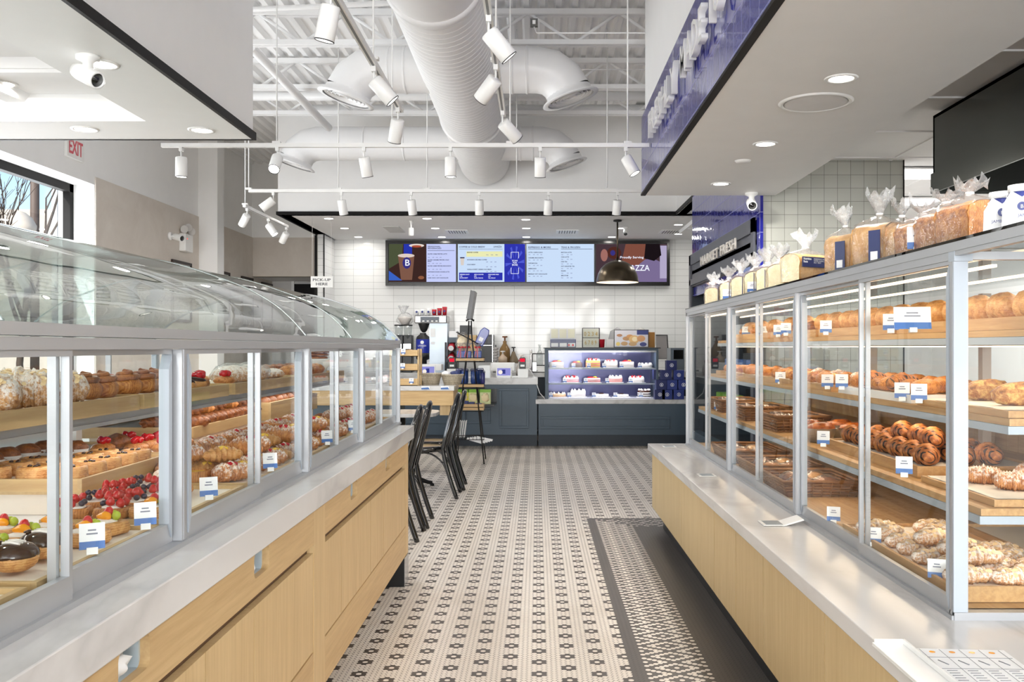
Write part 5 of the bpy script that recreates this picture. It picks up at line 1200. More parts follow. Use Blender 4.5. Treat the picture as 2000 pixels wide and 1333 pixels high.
# ------------------------------------------------------------ bagged loaves on top of the bread case
ZTOP = 1.702
def bagged(x, y, rz, label, w_=.11, l_=.2, h=.14, top=.13, seed=0, m=CR_SEED, crumb=True, band='side', lean=0, flop=0):
    top *= .62; t = thing('bagged_loaf', label, 'bread', (x, y, ZTOP), rz, group='loaves in clear bags on top of the case')
    # loaf: sandwich profile pushed along local y, cut face at both ends
    pr = [(-w_/2, 0), (w_/2, 0), (w_/2*1.0, h*.55), (w_/2*1.08, h*.7), (w_/2*.95, h*.88), (w_/2*.5, h*.99), (0, h*1.02), (-w_/2*.5, h*.99), (-w_/2*.95, h*.88), (-w_/2*1.08, h*.7), (-w_/2, h*.55)]
    mb = MB(); n = len(pr); mb.smooth = True; ny = 8; vs = []
    for j in range(ny+1):
        for (a, b) in pr:
            k = 1+.035*noise.noise(Vector((a*30+seed, j*.9, b*30))); vs.append((a*k, -l_/2+l_*j/ny, b*k))
    mb.add(vs, [(j*n+i, j*n+(i+1) % n, (j+1)*n+(i+1) % n, (j+1)*n+i) for j in range(ny) for i in range(n)]); mb.smooth = False; mb.cur = 1
    mb.add([(a*.97, -l_/2, b*.97+.001) for a, b in pr], [tuple(range(n-1, -1, -1))]); mb.add([(a*.97, l_/2, b*.97+.001) for a, b in pr], [tuple(range(n))])
    mb.build('loaf', [m, CRUMB if crumb else m], t)
    # slanted slicing marks are in the crumb; the film bag gathers to a neck and flares
    bg_ = MB(); bg_.smooth = True; nn = 26; rings = []
    a, b = w_/2+.010, l_/2+.010
    hk = h*1.24; lv = [(1.0, 0), (1.03, h*.4), (1.04, h*.72), (.95, h*.98), (.6, h*1.1), (.26, h*1.17), (.13, hk), (.27, hk+top*.28), (.48, hk+top*.6), (.62, hk+top*.9)]
    vs = []
    for q, (k, z) in enumerate(lv):
        for i in range(nn):
            an = 2*math.pi*i/nn; c, s_ = math.cos(an), math.sin(an); e = (abs(c)**4+abs(s_)**4)**(-1/4) if q < 4 else 1
            rr = 1+(.05 if q < 4 else .22)*noise.noise(Vector((c*3+seed*2, s_*3, q*1.3)))+(.15*math.sin(i*2.9+q) if q > 6 else .08*math.sin(i*2.4) if q > 4 else 0)
            mm = 1 if q < 4 else (b+a)/2/b if q > 4 else 1
            vs.append((c*e*a*k*rr*(1 if q < 5 else (a+b)/2/a)+flop*max(0, z-h*1.2), s_*e*b*k*rr*(1 if q < 5 else (a+b)/2/b), z+.002+(.014*math.sin(i*1.9+seed)+.012*math.sin(i*.7) if q == len(lv)-1 else 0)))
    bg_.add(vs[:7*nn], [(q*nn+i, q*nn+(i+1) % nn, (q+1)*nn+(i+1) % nn, (q+1)*nn+i) for q in range(6) for i in range(nn)])
    bg_.build('bag', BAG, t)
    tp = MB(); tp.smooth = True; tp.add(vs[6*nn:], [(q*nn+i, q*nn+(i+1) % nn, (q+1)*nn+(i+1) % nn, (q+1)*nn+i) for q in range(0, len(lv)-7) for i in range(nn)]); tp.build('bag_top', BAGW, t)
    MB().lathe([(b*.14, -.004), (b*.16, 0), (b*.14, .004)], (flop*h*.04, 0, hk), 12).build('twist_tie', WCARD, t)
    if band == 'front': MB().box(-w_/2-.014, w_/2+.014, -l_/2-.0145, -l_/2-.012, h*.45, h*.82).build('label_band', NAVY, t)
    if band == 'side':
        MB().box(-w_/2-.0165, -w_/2-.0145, -l_/2+.01, -l_/2+.06, .003, h*.8).build('label_band', NAVY, t)
        MB().box(-w_/2-.018, -w_/2-.0166, -l_/2+.02, -l_/2+.05, h*.1, h*.3).build('band_print', WCARD, t)
    return t
bl_ = [(1393, 6.75, 'bagged pale loaf farthest along the top of the bread case', .10, .17, .13, .12, 'none', CR_SEED),
       (1424, 6.25, 'bagged sliced loaf second from the far end', .10, .2, .135, .11, 'side', CR_SEED),
       (1447, 5.85, 'bagged white loaf third from the far end', .10, .2, .14, .12, 'side', CR_SEED),
       (1476, 5.4, 'bagged seeded loaf fourth from the far end', .11, .2, .135, .12, 'side', CR_PALE),
       (1500, 5.05, 'bagged seeded loaf fifth from the far end with blue label', .11, .2, .13, .13, 'side', CR_PALE),
       (1523, 4.75, 'bagged golden loaf sixth from the far end', .11, .18, .12, .12, 'side', CR_GOLD)]
for i, (px, d, l, a, b, c, tp, bn, m) in enumerate(bl_): bagged(X(px, d)+.0, d, -.3, l, a, b, c, tp, i*3, m, True, bn)
t = bagged(X(1573, 4.3), 4.3, -1.05, 'bagged raisin loaf with a navy nutrition label across its side', .12, .2, .13, .12, 31, CR_SEED, True, 'none')
MB().box(.0765, .079, -.10, .09, .065, .112).build('label_band', NAVY, t)
text('Nutrition\nFacts', (.0805, -.095, .098), .013, WCARD, t, '+x', 0, bold=.0006); text('INGREDIENTS: FLOUR,\nWATER, RAISINS, SUGAR,\nSALT, YEAST', (.0805, -.03, .1), .0085, WCARD, t, '+x', 0)
bagged(X(1652, 3.72), 3.72, .5, 'tall bagged country loaf left of the largest bagged loaf', .10, .13, .15, .12, 41, CR_SEED, False, 'side', 0, -.35)
bagged(X(1718, 3.42), 3.42, .55, 'largest bagged country loaf with a tall knotted bag top', .13, .15, .155, .14, 43, CR_SEED, False, 'side')
bagged(X(1766, 3.28), 3.30, .3, 'bagged pale loaf partly behind the largest bagged loaf', .08, .13, .135, .10, 45, CR_SEED, True, 'none')
for i, (px, d, l) in enumerate(((1792, 3.08, 'dark bagged cake loaf with a price card before it'), (1835, 2.88, 'brown bagged cake loaf under draped film'), (1880, 2.70, 'wide brown bagged cake loaf next to the white jars'))):
    bagged(X(px, d)+.02, d, .2, l, .12, .15, .115 if i == 0 else .12, .06, 50+i, CR_GOLD, False, 'none', 0, .2)
# loose film draped along the last loaves
place(CARD, (X(1786, 2.98), 2.95, ZTOP+.014), -.3, 'white price card before the dark bagged cake loaf', 1.2, rx=-.1)
place(CARDL, (X(1427, 6.0), 6.0, ZTOP+.014), -.3, 'wide price card on the case top before the far loaves', .85, rx=-.1)
place(CARD, (X(1465, 5.3), 5.25, ZTOP+.014), -.4, 'price card on the case top before the seeded loaf', 1.0, rx=-.1)
place(CARD, (X(1510, 4.75), 4.72, ZTOP+.014), -.4, 'price card on the case top before the golden loaf', 1.0, rx=-.1)
for i, (px, d) in enumerate(((1958, 2.47), (1996, 2.36))):
    t = thing('jam_jar', 'jar with a white paper sleeve and round blue emblem, '+['left', 'right']['01'.index(str(i))]+' of two', 'jar', (X(px, d), d, ZTOP), -.48)
    MB().lathe([(0, 0), (.034, 0), (.036, .004), (.036, .085), (.03, .095)], n=24).build('glass_body', plain('jar_blue%d' % i, (52, 60, 120), .15), t)
    MB().lathe([(.031, .095), (.033, .097), (.033, .113), (0, .115)], n=24).build('lid', WPLAST, t)
    MB().prism([(-.046, 0), (.046, 0), (.044, .06), (.024, .095), (-.0, .078), (-.024, .095), (-.044, .06)], 'y', -.042, -.038).build('paper_sleeve', WCARD, t)
    MB().lathe([(0, 0), (.011, 0)], (0, -.043, .055), 20, (0, 1, 0)).build('emblem', NAVYC, t)
    text('B', (0, -.0445, .0495), .013, WCARD, t, '-y', 0, 'CENTER', 'emblem_letter'); text('JAMBERRY' if i == 0 else 'JAM', (0, -.0432, .028), .011, NAVYC, t, '-y', 0, 'CENTER', 'printed_word')
# exhaust hood over the kitchen line
hd = thing('exhaust_hood', 'large dark stainless kitchen exhaust hood on the right', 'hood', (2.6, 2.0, 2.42))
MB().box(0, .02, 0, 4.05, .0, .5).box(0, 1.3, 4.03, 4.05, .0, .5).box(1.28, 1.3, 0, 4.05, 0, .5).box(0, 1.3, 0, .02, 0, .5).box(0, 1.3, 0, 4.05, .48, .5).build('canopy', HOODM, hd)
MB().box(-.012, .0, -.01, 4.06, -.01, .12).box(0, 1.3, 4.05, 4.07, -.01, .12).build('lip', HOODM, hd)
MB().prism([(.1, .05), (.65, .4), (1.2, .05), (1.2, .03), (.65, .38), (.1, .03)], 'y', .1, 3.95).build('filters', plain('filter_steel', (70, 74, 72), .3, .8), hd)
# literature and plastic tray at the near corner of the right ledge
t = thing('menu_leaflet', 'white printed leaflet with orange dots lying on the right ledge', 'leaflet', (0, 0, ZR+.002))
def onledge(px, py): p = G(px, py, ZR+.002); return (p.x, p.y)
c_ = [onledge(1785, 1268), onledge(1960, 1272), onledge(2060, 1345), onledge(1870, 1345)]
mb = MB(); mb.prism(c_, 'z', 0, .0015); mb.build('sheet', WCARD, t)
def bil(u, v):
    a, b, c, d = [Vector((*q, 0)) for q in c_]; return a*(1-u)*(1-v)+b*u*(1-v)+c*u*v+d*(1-u)*v
dots = MB(); lines = MB()
for k in range(4): p = bil(.16+.22*k, .1); dots.disc((p.x, p.y, .0022), .0075, (0, 0, 1), 16)
for k in range(5): a, b = bil(.05+.22*k, .02), bil(.05+.22*k, .98); lines.tube([(a.x, a.y, .002), (b.x, b.y, .002)], .0005, 4)
for v in (.25, .55): a, b = bil(.03, v), bil(.97, v); lines.tube([(a.x, a.y, .002), (b.x, b.y, .002)], .0005, 4)
for k in range(4):
    for r_ in range(6):
        a, b = bil(.09+.22*k, .6+.06*r_), bil(.2+.22*k, .6+.06*r_); lines.tube([(a.x, a.y, .002), (b.x, b.y, .002)], .0008, 4)
    a, b = bil(.12+.22*k, .33), bil(.18+.22*k, .45); lines.tube([(a.x, a.y, .002), (b.x, b.y, .002)], .0015, 4)
dots.build('orange_dots', FR_ORG, t); lines.build('printed_text', plain('leaflet_ink', (120, 122, 128), .5), t)
a, b = onledge(1712, 1262), onledge(1765, 1262)
t = thing('plastic_tray', 'white plastic tray with raised rim hanging at the edge of the right ledge', 'tray', (a[0], a[1], ZR+.002), .0)
MB().box(-.012, .072, -.5, .0, 0, .004).box(-.012, -.007, -.5, 0, .004, .010).box(.066, .072, -.5, 0, .004, .018).box(-.007, .066, -.006, 0, .004, .018).build('body', WPLAST, t, bevel=.002)
# ------------------------------------------------------------ front counter benches of the coffee bar
DB = 13.06
def moulded(u, x0, x1, z0, z1, y):
    """raised picture-frame moulding on a cabinet front facing -y"""
    w_ = .035; m = MB()
    for (a, b, c, d) in ((x0, x1, z0, z0+w_), (x0, x1, z1-w_, z1), (x0, x0+w_, z0+w_, z1-w_), (x1-w_, x1, z0+w_, z1-w_)): m.box(a, b, y-.014, y, c, d)
    o = m.build('panel_moulding', SLATE, u, bevel=.004); return o
u = thing('cake_counter_base', 'low slate blue panelled counter under the cake display', 'counter', (.02, DB, 0))
MB().box(0, 2.1, 0, .8, .16, .60).build('body', SLATE, u); MB().box(.0, 2.1, .02, .8, 0, .16).build('toe_kick', SLATED, u)
moulded(u, .03, 1.86, .245, .42, 0)
tag(MB().box(-.02, 2.9, DB-.02, 13.9, .60, .665).build('marble_counter_low', MARB, bevel=.003), 'low white marble top under the cake display', 'worktop')
u = thing('return_counter_base', 'slate blue panelled counter returning toward the camera at the right', 'counter', (2.12, 11.0, 0))
MB().box(.0, .7, 0, 2.06, .16, .60).build('body', SLATE, u); MB().box(.03, .7, 0, 2.06, 0, .16).build('toe_kick', SLATED, u)
m = MB()
for (a, b, c, d) in ((.2, 1.9, .25, .285), (.2, 1.9, .40, .435), (.2, .235, .285, .4), (1.865, 1.9, .285, .4)): m.box(-.014, 0, a, b, c, d)
m.build('panel_moulding', SLATE, u, bevel=.004)
tag(MB().box(2.09, 2.85, 11.0, DB-.021, .60, .665).build('marble_counter_return', MARB, bevel=.003), 'white marble top of the returning counter at the right', 'worktop')
u = thing('coffee_counter_base', 'taller slate blue panelled counter with the tablet tills', 'counter', (-2.9, DB, 0))
MB().box(0, 2.90, 0, .7, .16, .875).build('body', SLATE, u); MB().box(.0, 2.90, .03, .7, 0, .16).build('toe_kick', SLATED, u)
for a, b in ((X(905, DB)+2.9, X(958, DB)+2.9), (X(975, DB)+2.9, X(1033, DB)+2.9), (X(820, DB)+2.9, X(890, DB)+2.9), (.1, .7), (.8, 1.15)): moulded(u, a, b, .25 if b > 2.4 else .32, .82 if b > 2.4 else .55, 0)
tag(MB().box(-2.95, .01, DB-.03, 13.8, .875, .965).build('marble_counter_tall', MARB, bevel=.003), 'taller white marble top with the tablet tills', 'worktop')
tag(MB().box(-3.37, 4.5, 14.55, WB-.002, .93, 1.0).build('rear_worktop', MARB, bevel=.003), 'white worktop along the tiled back wall', 'worktop')
t = thing('rear_cabinet', 'dark cabinet run under the back wall worktop', 'cabinet', (-3.3, 14.6, 0)); MB().box(0, 7.8, 0, .795, .1, .93).build('body', SLATED, t)
for k in range(10): MB().box(.02+k*.78, .78+k*.78-.02, -.018, 0, .14, .9).build('door_panel', SLATED, t)

# ------------------------------------------------------------ menu screens
DM = WB-.09
fx0, fx1, fz0, fz1 = X(753, DM), X(1308, DM), Z(558.5, DM), Z(469.5, DM)
t = thing('menu_board_frame', 'wide black frame around the four menu screens', 'frame', (fx0, DM, fz0)); W_, H_ = fx1-fx0, fz1-fz0
e = .045
MB().box(0, W_, -.01, .09, 0, e).box(0, W_, -.01, .09, H_-e, H_).box(0, e, -.01, .09, e, H_-e).box(W_-e, W_, -.01, .09, e, H_-e).build('border', plain('black_satin', (20, 18, 17), .25), t)
MB().box(e, W_-e, .04, .09, e, H_-e).build('backing', BLACKP, t)
SC = {}
def se(name, rgb, k=.75):
    if name not in SC: SC[name] = emit('screen_'+name, rgb, k)
    return SC[name]
def screen(px0, px1, label):
    a, b = X(px0, DM), X(px1, DM); z0, z1 = Z(551.5, DM), Z(476, DM)
    s_ = thing('menu_screen', label, 'screen', (a, DM+.02, z0)); w_, h_ = b-a, z1-z0
    MB().box(0, w_, 0, .02, 0, h_).build('bezel', BLACKP, s_); return s_, w_, h_
def patch(s_, pts, m, y=-.001, name='picture'):
    mb = MB(); mb.add([(x, y, z) for x, z in pts], [tuple(range(len(pts)))]); return mb.build(name, m, s_)
def rect(x0, x1, z0, z1): return [(x0, z0), (x1, z0), (x1, z1), (x0, z1)]
def ell(cx, cz, a, b, n=24): return [(cx+a*math.cos(2*math.pi*i/n), cz+b*math.sin(2*math.pi*i/n)) for i in range(n)]
INK = plain('screen_ink', (70, 76, 110), .5); 
ink = se('ink', (58, 62, 104), .6); inkl = se('ink_pale', (130, 138, 186), .75); wht = se('white', (238, 242, 255), .95)
LAV = se('lilac', (196, 204, 246), .9); SKY = se('sky', (200, 220, 246), .9); RBL = se('royal', (52, 58, 186), .75)
def T(s_, body, x, z, size, m, w_=None, h_=None, al='LEFT', name='menu_text', line=1.0): return text(body, (x, -.0035, z), size, m, s_, '-y', 0, al, name, fit=(w_, h_) if w_ else None, line=line, bold=.0008)
# 1: seasonal beverages
s_, w_, h_ = screen(758.5, 891, 'first menu screen from the left, iced drink photo and SEASONAL BEVERAGES')
xs = w_*.56
patch(s_, rect(.005, w_-.005, .006, h_-.006), LAV); patch(s_, rect(.005, xs, .006, h_-.006), se('brown', (74, 50, 46), .6), -.0015)
patch(s_, [(.005, h_*.35), (xs*.35, h_*.55), (xs*.38, h_-.006), (.005, h_-.006)], se('olive', (92, 100, 72), .6), -.002)
patch(s_, [(xs*.4, h_*.7), (xs*.62, h_*.7), (xs*.62, h_-.006), (xs*.4, h_-.006)], se('blue1', (46, 62, 190), .7), -.002)
patch(s_, [(.005, .03), (.005, h_*.3), (xs*.36, .03)], se('blue2', (66, 110, 214), .7), -.002)
patch(s_, [(xs*.33, h_*.06), (xs*.62, h_*.06), (xs*.68, h_*.68), (xs*.25, h_*.68)], se('latte', (150, 106, 88), .6), -.0025)
patch(s_, ell(xs*.465, h_*.69, xs*.22, h_*.05), se('foam', (232, 214, 204), .8), -.003); patch(s_, ell(xs*.74, h_*.95, xs*.2, h_*.045), se('foam2', (240, 226, 216), .8), -.003)
patch(s_, ell(xs*.74, h_*.93, xs*.13, h_*.03), se('foamr', (180, 84, 60), .8), -.0032)
patch(s_, ell(xs*.48, h_*.5, xs*.11, h_*.15), se('blue3', (70, 64, 150), .6), -.0032); T(s_, 'B', xs*.425, h_*.43, .09, wht, xs*.12, h_*.16, name='emblem_letter')
patch(s_, ell(xs*.86, h_*.12, xs*.08, h_*.045), se('tan', (170, 110, 80), .6), -.003)
T(s_, 'SEASONAL\nBEVERAGES', xs+.02, h_*.91, .04, ink, w_*.2, h_*.08)
patch(s_, rect(xs+.02, w_-.03, h_*.815, h_*.825), ink, -.002)
for i, r in enumerate(('SALTED CARM. PRETZEL LATTE', 'SALTED CARAMEL PRETZEL COLD\nBREW', 'SALTED CARM. PRETZEL MACCHIATO', 'HAWAIIAN SUGAR COOKIE LATTE', 'DARK CHOC. HOT CHOCOLATE')):
    z = h_*(.72-.155*i); T(s_, r, xs+.02, z, .023, ink); 
    if i < 4: T(s_, '12oz        4.95      5.45      5.95', xs+.02, z-.055, .018, inkl)
# 2: coffee and cold brew
s_, w_, h_ = screen(893.5, 1026, 'second menu screen from the left, COFFEE & COLD BREW')
patch(s_, rect(.005, w_-.005, .006, h_-.006), SKY); xs = w_*.69
patch(s_, rect(xs, w_-.005, .006, h_-.006), RBL, -.002)
for k in range(10):
    a = k*.63; patch(s_, [(xs+(w_-xs)*.5+.03*math.cos(a), h_*.5+.05*math.sin(a)), (xs+(w_-xs)*(.5+.45*math.cos(a)), h_*(.5+.44*math.sin(a))), (xs+(w_-xs)*(.5+.45*math.cos(a+.2)), h_*(.5+.44*math.sin(a+.2)))], se('royal2', (84, 96, 220), .8), -.0025)
cx = xs+(w_-xs)*.5
for sg in (-1, 1):
    zc_ = h_*(.5+.2*sg); patch(s_, rect(cx-.065, cx+.065, zc_+sg*.05-.003, zc_+sg*.05+.004), wht, -.003)
    for q in (-1, 1): patch(s_, rect(cx+q*.062-.004, cx+q*.062+.004, zc_-.05, zc_+.05), wht, -.003)
T(s_, 'SCAN\nFOR\nMORE', cx, h_*.54, .035, wht, al='CENTER')
T(s_, 'COFFEE & COLD BREW', .025, h_*.895, .05, ink, w_*.38, h_*.045); T(s_, 'LAVAZZA', w_*.53, h_*.90, .04, ink, w_*.12, h_*.045, name='logo_text')
patch(s_, rect(.025, xs-.03, h_*.855, h_*.862), ink, -.002); patch(s_, rect(w_*.13, xs-.03, h_*.66, h_*.8), se('cream', (232, 232, 178), .9), -.002)
T(s_, 'BREWED COFFEE', w_*.14, h_*.76, .024, ink); T(s_, '12oz       16oz       20oz', w_*.42, h_*.7, .02, inkl)
patch(s_, [(w_*.05, h_*.44), (w_*.09, h_*.44), (w_*.1, h_*.63), (w_*.04, h_*.63)], se('cup', (214, 204, 196), .9), -.003); patch(s_, rect(w_*.037, w_*.103, h_*.62, h_*.65), ink, -.0032)
for i, r in enumerate(('HAWAIIAN ICED MILK COFFEE', 'COLD BREW', 'VANILLA SWEET CREAM COLD BREW')):
    z = h_*(.57-.125*i); T(s_, r, w_*.14, z, .024, ink); T(s_, '3.95       4.45       4.95', w_*.42, z-.035, .019, inkl)
patch(s_, rect(.025, xs-.03, h_*.05, h_*.25), RBL, -.002)
for i, r in enumerate(('ESPRESSO SHOT\n1.00\nEXTRA SHOT', 'ADD A FLAVOR\n0.75\nVanilla, Caramel,', 'NON-DAIRY MILK\n0.75\nOat, Almond')): T(s_, r, .04+i*.19*w_*1.1, h_*.19, .022, wht, line=1.3)
# 3: espresso and more / teas
s_, w_, h_ = screen(1028, 1161, 'third menu screen from the left, ESPRESSO & MORE and TEAS & FROZEN')
patch(s_, rect(.005, w_-.005, .006, h_-.006), SKY)
T(s_, 'ESPRESSO & MORE', .03, h_*.885, .05, ink, w_*.33, h_*.045); T(s_, 'TEAS & FROZEN', w_*.51, h_*.885, .05, ink, w_*.28, h_*.045)
patch(s_, rect(.03, w_*.47, h_*.855, h_*.865), ink, -.002); patch(s_, rect(w_*.51, w_-.03, h_*.855, h_*.865), ink, -.002)
for i, r in enumerate(('LATTE / CAPPUCCINO', 'CARAMEL MACCHIATO', 'CAFE MOCHA', 'AMERICANO', 'BERKELEY HOT CHOCOLATE')): T(s_, r, .03, h_*(.76-.14*i), .024, ink); T(s_, '12oz         4.25      4.75      5.25', .03, h_*(.76-.14*i)-.035, .018, inkl)
for i, r in enumerate(('MATCHA LATTE', 'CHAI LATTE', 'ICED TEA', 'HOT ASSORTED TEA', 'FRAPPE', 'SMOOTHIE')): T(s_, r, w_*.51, h_*(.76-.12*i), .024, ink); T(s_, '16oz            4.75      5.25', w_*.51, h_*(.76-.12*i)-.035, .018, inkl)
# 4: photo of a man in a lilac shirt with a cup
s_, w_, h_ = screen(1163.5, 1303, 'rightmost menu screen, photo of a shirt and dark hair reading Proudly Serving')
patch(s_, rect(.005, w_-.005, .006, h_-.006), se('dim', (86, 66, 74), .6))
patch(s_, [(w_*.3, .006), (w_*.55, h_*.55), (w_*.8, h_*.62), (w_-.005, h_*.45), (w_-.005, .006)], se('shirt', (140, 124, 168), .65), -.002)
patch(s_, [(w_*.36, h_*.5), (w_*.42, h_-.006), (w_*.72, h_-.006), (w_*.7, h_*.6), (w_*.58, h_*.42)], se('skin', (150, 92, 76), .6), -.0025)
patch(s_, [(w_*.68, h_*.62), (w_*.7, h_-.006), (w_*.9, h_-.006), (w_*.92, h_*.7), (w_*.82, h_*.55)], se('hair', (34, 26, 30), .6), -.003)
patch(s_, ell(w_*.26, h_*.76, w_*.1, h_*.16), se('cupb', (96, 52, 44), .6), -.0026); patch(s_, ell(w_*.24, h_*.76, w_*.035, h_*.07), se('blue3', (70, 64, 150), .6), -.003)
patch(s_, ell(w_*.12, h_*.7, w_*.05, h_*.16), se('skin2', (190, 130, 120), .6), -.003)
patch(s_, rect(w_*.9, w_-.005, h_*.1, h_*.95), se('rim', (196, 186, 220), .7), -.0022)
T(s_, 'Proudly Serving', w_*.34, h_*.62, .05, wht, w_*.33, h_*.075); T(s_, 'LAVAZZA', w_*.30, h_*.30, .09, wht, w_*.45, h_*.15, name='logo_text')

# ------------------------------------------------------------ helpers for small objects seen at the back
def b2(px0, px1, py0, py1, d, th=.2):   # a pixel box pushed back to depth d -> world box sizes
    return X(px0, d), X(px1, d), d, d+th, Z(py1, d), Z(py0, d)
def boxthing(name, label, cat, px0, px1, py0, py1, d, th, m, group=None, bevel=.004, part='body'):
    x0, x1, y0, y1, z0, z1 = b2(px0, px1, py0, py1, d, th)
    t = thing(name, label, cat, ((x0+x1)/2, d, z0), group=group); w_ = (x1-x0)/2
    MB().box(-w_, w_, 0, th, 0, z1-z0).build(part, m, t, bevel=bevel); return t, 2*w_, z1-z0
def lat(name, label, cat, px, py0, py1, d, prof, m, parts=(), n=20, zb=None):
    """turned object; prof in fractions of its height and of its height for radius; base at py1"""
    h_ = (py1-py0)*d/F; t = thing(name, label, cat, (X(px, d), d, Z(py1, d) if zb is None else zb))
    MB().lathe([(r*h_, z*h_) for r, z in prof], n=n).build('body', m, t)
    for (nm, pr, mm) in parts: MB().lathe([(r*h_, z*h_) for r, z in pr], n=n).build(nm, mm, t)
    return t
ZR_ = 1.0; DR = 14.75
# coffee brewer
x0, x1, y0, y1, z0, z1 = b2(809, 875, 616, 633, 14.6, .45); bx = (x0+x1)/2; HB = z1
t = thing('coffee_brewer', 'stainless coffee brewer with a blue urn under its basket', 'coffee machine', (bx, 14.6, 1.001))
zz = lambda py: Z(py, 14.6)-1.001; xx = lambda px: X(px, 14.6)-bx
MB().box(xx(809), xx(873), 0, .45, zz(632), zz(616)).build('head', STEEL, t, bevel=.02)
MB().box(xx(821), xx(858), -.006, 0, zz(629.5), zz(619)).build('control_panel', plain('panel_slate', (52, 62, 76), .3), t)
mb = MB()
for k in range(4): mb.box(xx(825+k*8.6), xx(829+k*8.6), -.009, -.006, zz(628.5), zz(626.5))
mb.build('buttons', WPLAST, t)
MB().box(xx(838), xx(873), .05, .42, 0, zz(632)).build('housing', plain('pale_blue_steel', (196, 208, 220), .3, .2), t)
MB().box(xx(840), xx(850), .045, .05, zz(659), zz(642)).box(xx(841), xx(849), .045, .05, zz(673), zz(668)).build('label_plate', WCARD, t)
r_ = .1; MB().lathe([(0, zz(650)), (.03, zz(649)), (.055, zz(645)), (.09, zz(633)), (.09, zz(632))], (xx(826), .12, 0), 24).build('filter_basket', BLACKP, t)
t2 = thing('coffee_urn', 'royal blue insulated coffee urn with black lid', 'urn', (bx+xx(825), 14.68, 1.001)); zu = lambda py: zz(py)
MB().lathe([(.105, zu(690)), (.112, zu(686)), (.112, zu(663)), (.105, zu(661))], n=28).build('body', plain('royal_blue', (36, 52, 156), .25), t2)
MB().lathe([(.112, zu(663)), (.10, zu(658)), (.05, zu(653)), (.05, zu(650.5)), (0, zu(650.5))], n=28).build('lid', BLACKP, t2)
MB().lathe([(0, .0), (.1, 0), (.1, .02), (.06, .04), (.06, zu(704)), (.105, zu(702)), (.112, zu(690)), (0, zu(690))], n=28).build('base', BLACKP, t2)
MB().lathe([(0, 0), (.028, 0)], (0, -.114, zu(669)), 18, (0, 1, 0)).build('emblem', WCARD, t2); text('LAVAZZA', (0, -.116, zu(677)), .03, WCARD, t2, '-y', 0, 'CENTER', 'logo_text')
MB().tube([(0, -.1, zu(696)), (0, -.17, zu(696)), (0, -.17, zu(700))], .016, 8).build('tap', STEEL, t2)
for i, px in enumerate((813, 824, 836)):
    t = thing('paper_cup', 'white paper cup with a round blue emblem on the brewer, '+['left', 'middle', 'right'][i]+' of three', 'cup', (X(px, 14.62), 14.7, HB))
    MB().lathe([(0, 0), (.028, 0), (.038, .09+.012*i), (.036, .09+.012*i)], n=20).build('body', WCARD, t); MB().disc((0, -.0365, .055), .018, (0, -1, .1), 16).build('emblem', NAVYC, t)
for i, (px, hh) in enumerate(((847, .095), (857.5, .115), (867.5, .135))):
    t = thing('red_cup', 'red paper cup on the brewer, '+['smallest', 'middle sized', 'tallest'][i], 'cup', (X(px, 14.62), 14.7, HB))
    MB().lathe([(0, 0), (.03, 0), (.041, hh), (.038, hh)], n=20).build('body', REDC, t); MB().disc((0, -.0375, hh*.5), .017, (0, -1, .1), 16).build('emblem', NAVYC, t)
# grinders and filters
for i, px in enumerate((778, 796)):
    t = thing('coffee_grinder', 'black coffee grinder with a clear hopper, '+['left', 'right'][i]+' one', 'grinder', (X(px, 14.75), 14.8, ZR_)); zz = lambda py: Z(py, 14.8)-ZR_
    MB().box(-.075, .075, -.1, .15, 0, zz(684)).box(-.07, .07, -.02, .15, zz(684), zz(655)).build('body', BLACKP, t, bevel=.01)
    MB().lathe([(.02, zz(662)), (.06, zz(655)), (.07, zz(640)), (.07, zz(636))], n=20).build('hopper', BOTT, t); MB().lathe([(.074, zz(637)), (.074, zz(634.5)), (0, zz(634.5))], n=20).build('lid', BLACKP, t)
    MB().box(-.06, .06, -.104, -.1, zz(682), zz(672)).build('display', STEEL, t)
tb = thing('filter_bag', 'clear bag of coffee filters on top of the grinders', 'bag', (X(791, 14.8), 14.8, Z(634, 14.8)))
MB().lathe([(0, 0), (.06, 0), (.11, .09), (.115, .11), (.0, .13)], n=24, wob=lambda a, z: 1+.03*math.sin(12*a)).build('filters', plain('filter_paper', (226, 220, 214), .7), tb); MB().blob((0, 0, .08), .125, .12, .11, 4, .15, 16, 10, 4, .7).build('film', BAG, tb); MB().lathe([(.02, .17), (.05, .23), (.09, .3)], (-.03, 0, 0), 14, wob=lambda a, z: 1+.2*math.sin(5*a)).build('bag_top', BAGW, tb)
# microwave, monitor, dispenser
t, w_, h_ = boxthing('microwave', 'black and steel oven behind the blue coffee bag', 'oven', 936, 963, 654, 708, 14.8, .45, BLACKP); MB().box(w_/2-.015, w_/2, -.006, 0, 0, h_).box(-w_/2, w_/2, -.006, 0, h_*.6, h_*.62).build('steel_trim', STEEL, t)
MB().box(w_*.1, w_*.42, -.004, 0, h_*.68, h_*.92).build('keypad', plain('keypad_grey', (62, 62, 66), .4), t)
t, w_, h_ = boxthing('till_monitor', 'small black monitor on the wood shelf behind the rack', 'monitor', 898, 920, 636, 653, 14.7, .04, BLACKP); MB().box(-.03, .03, .04, .2, -.1, .1).build('stand', BLACKP, t)
t, w_, h_ = boxthing('wood_organiser', 'pale wood organiser box behind the wire rack', 'box', 893, 930, 655, 690, 14.72, .3, OAKX)
t, w_, h_ = boxthing('roll_carton', 'white rolls in a carton above the cup dispenser', 'carton', 877, 893, 647, 662, 14.6, .25, WCARD); MB().box(-w_/2-.01, w_/2+.01, -.01, .26, -.06, .02).build('tray', SLATE, t)
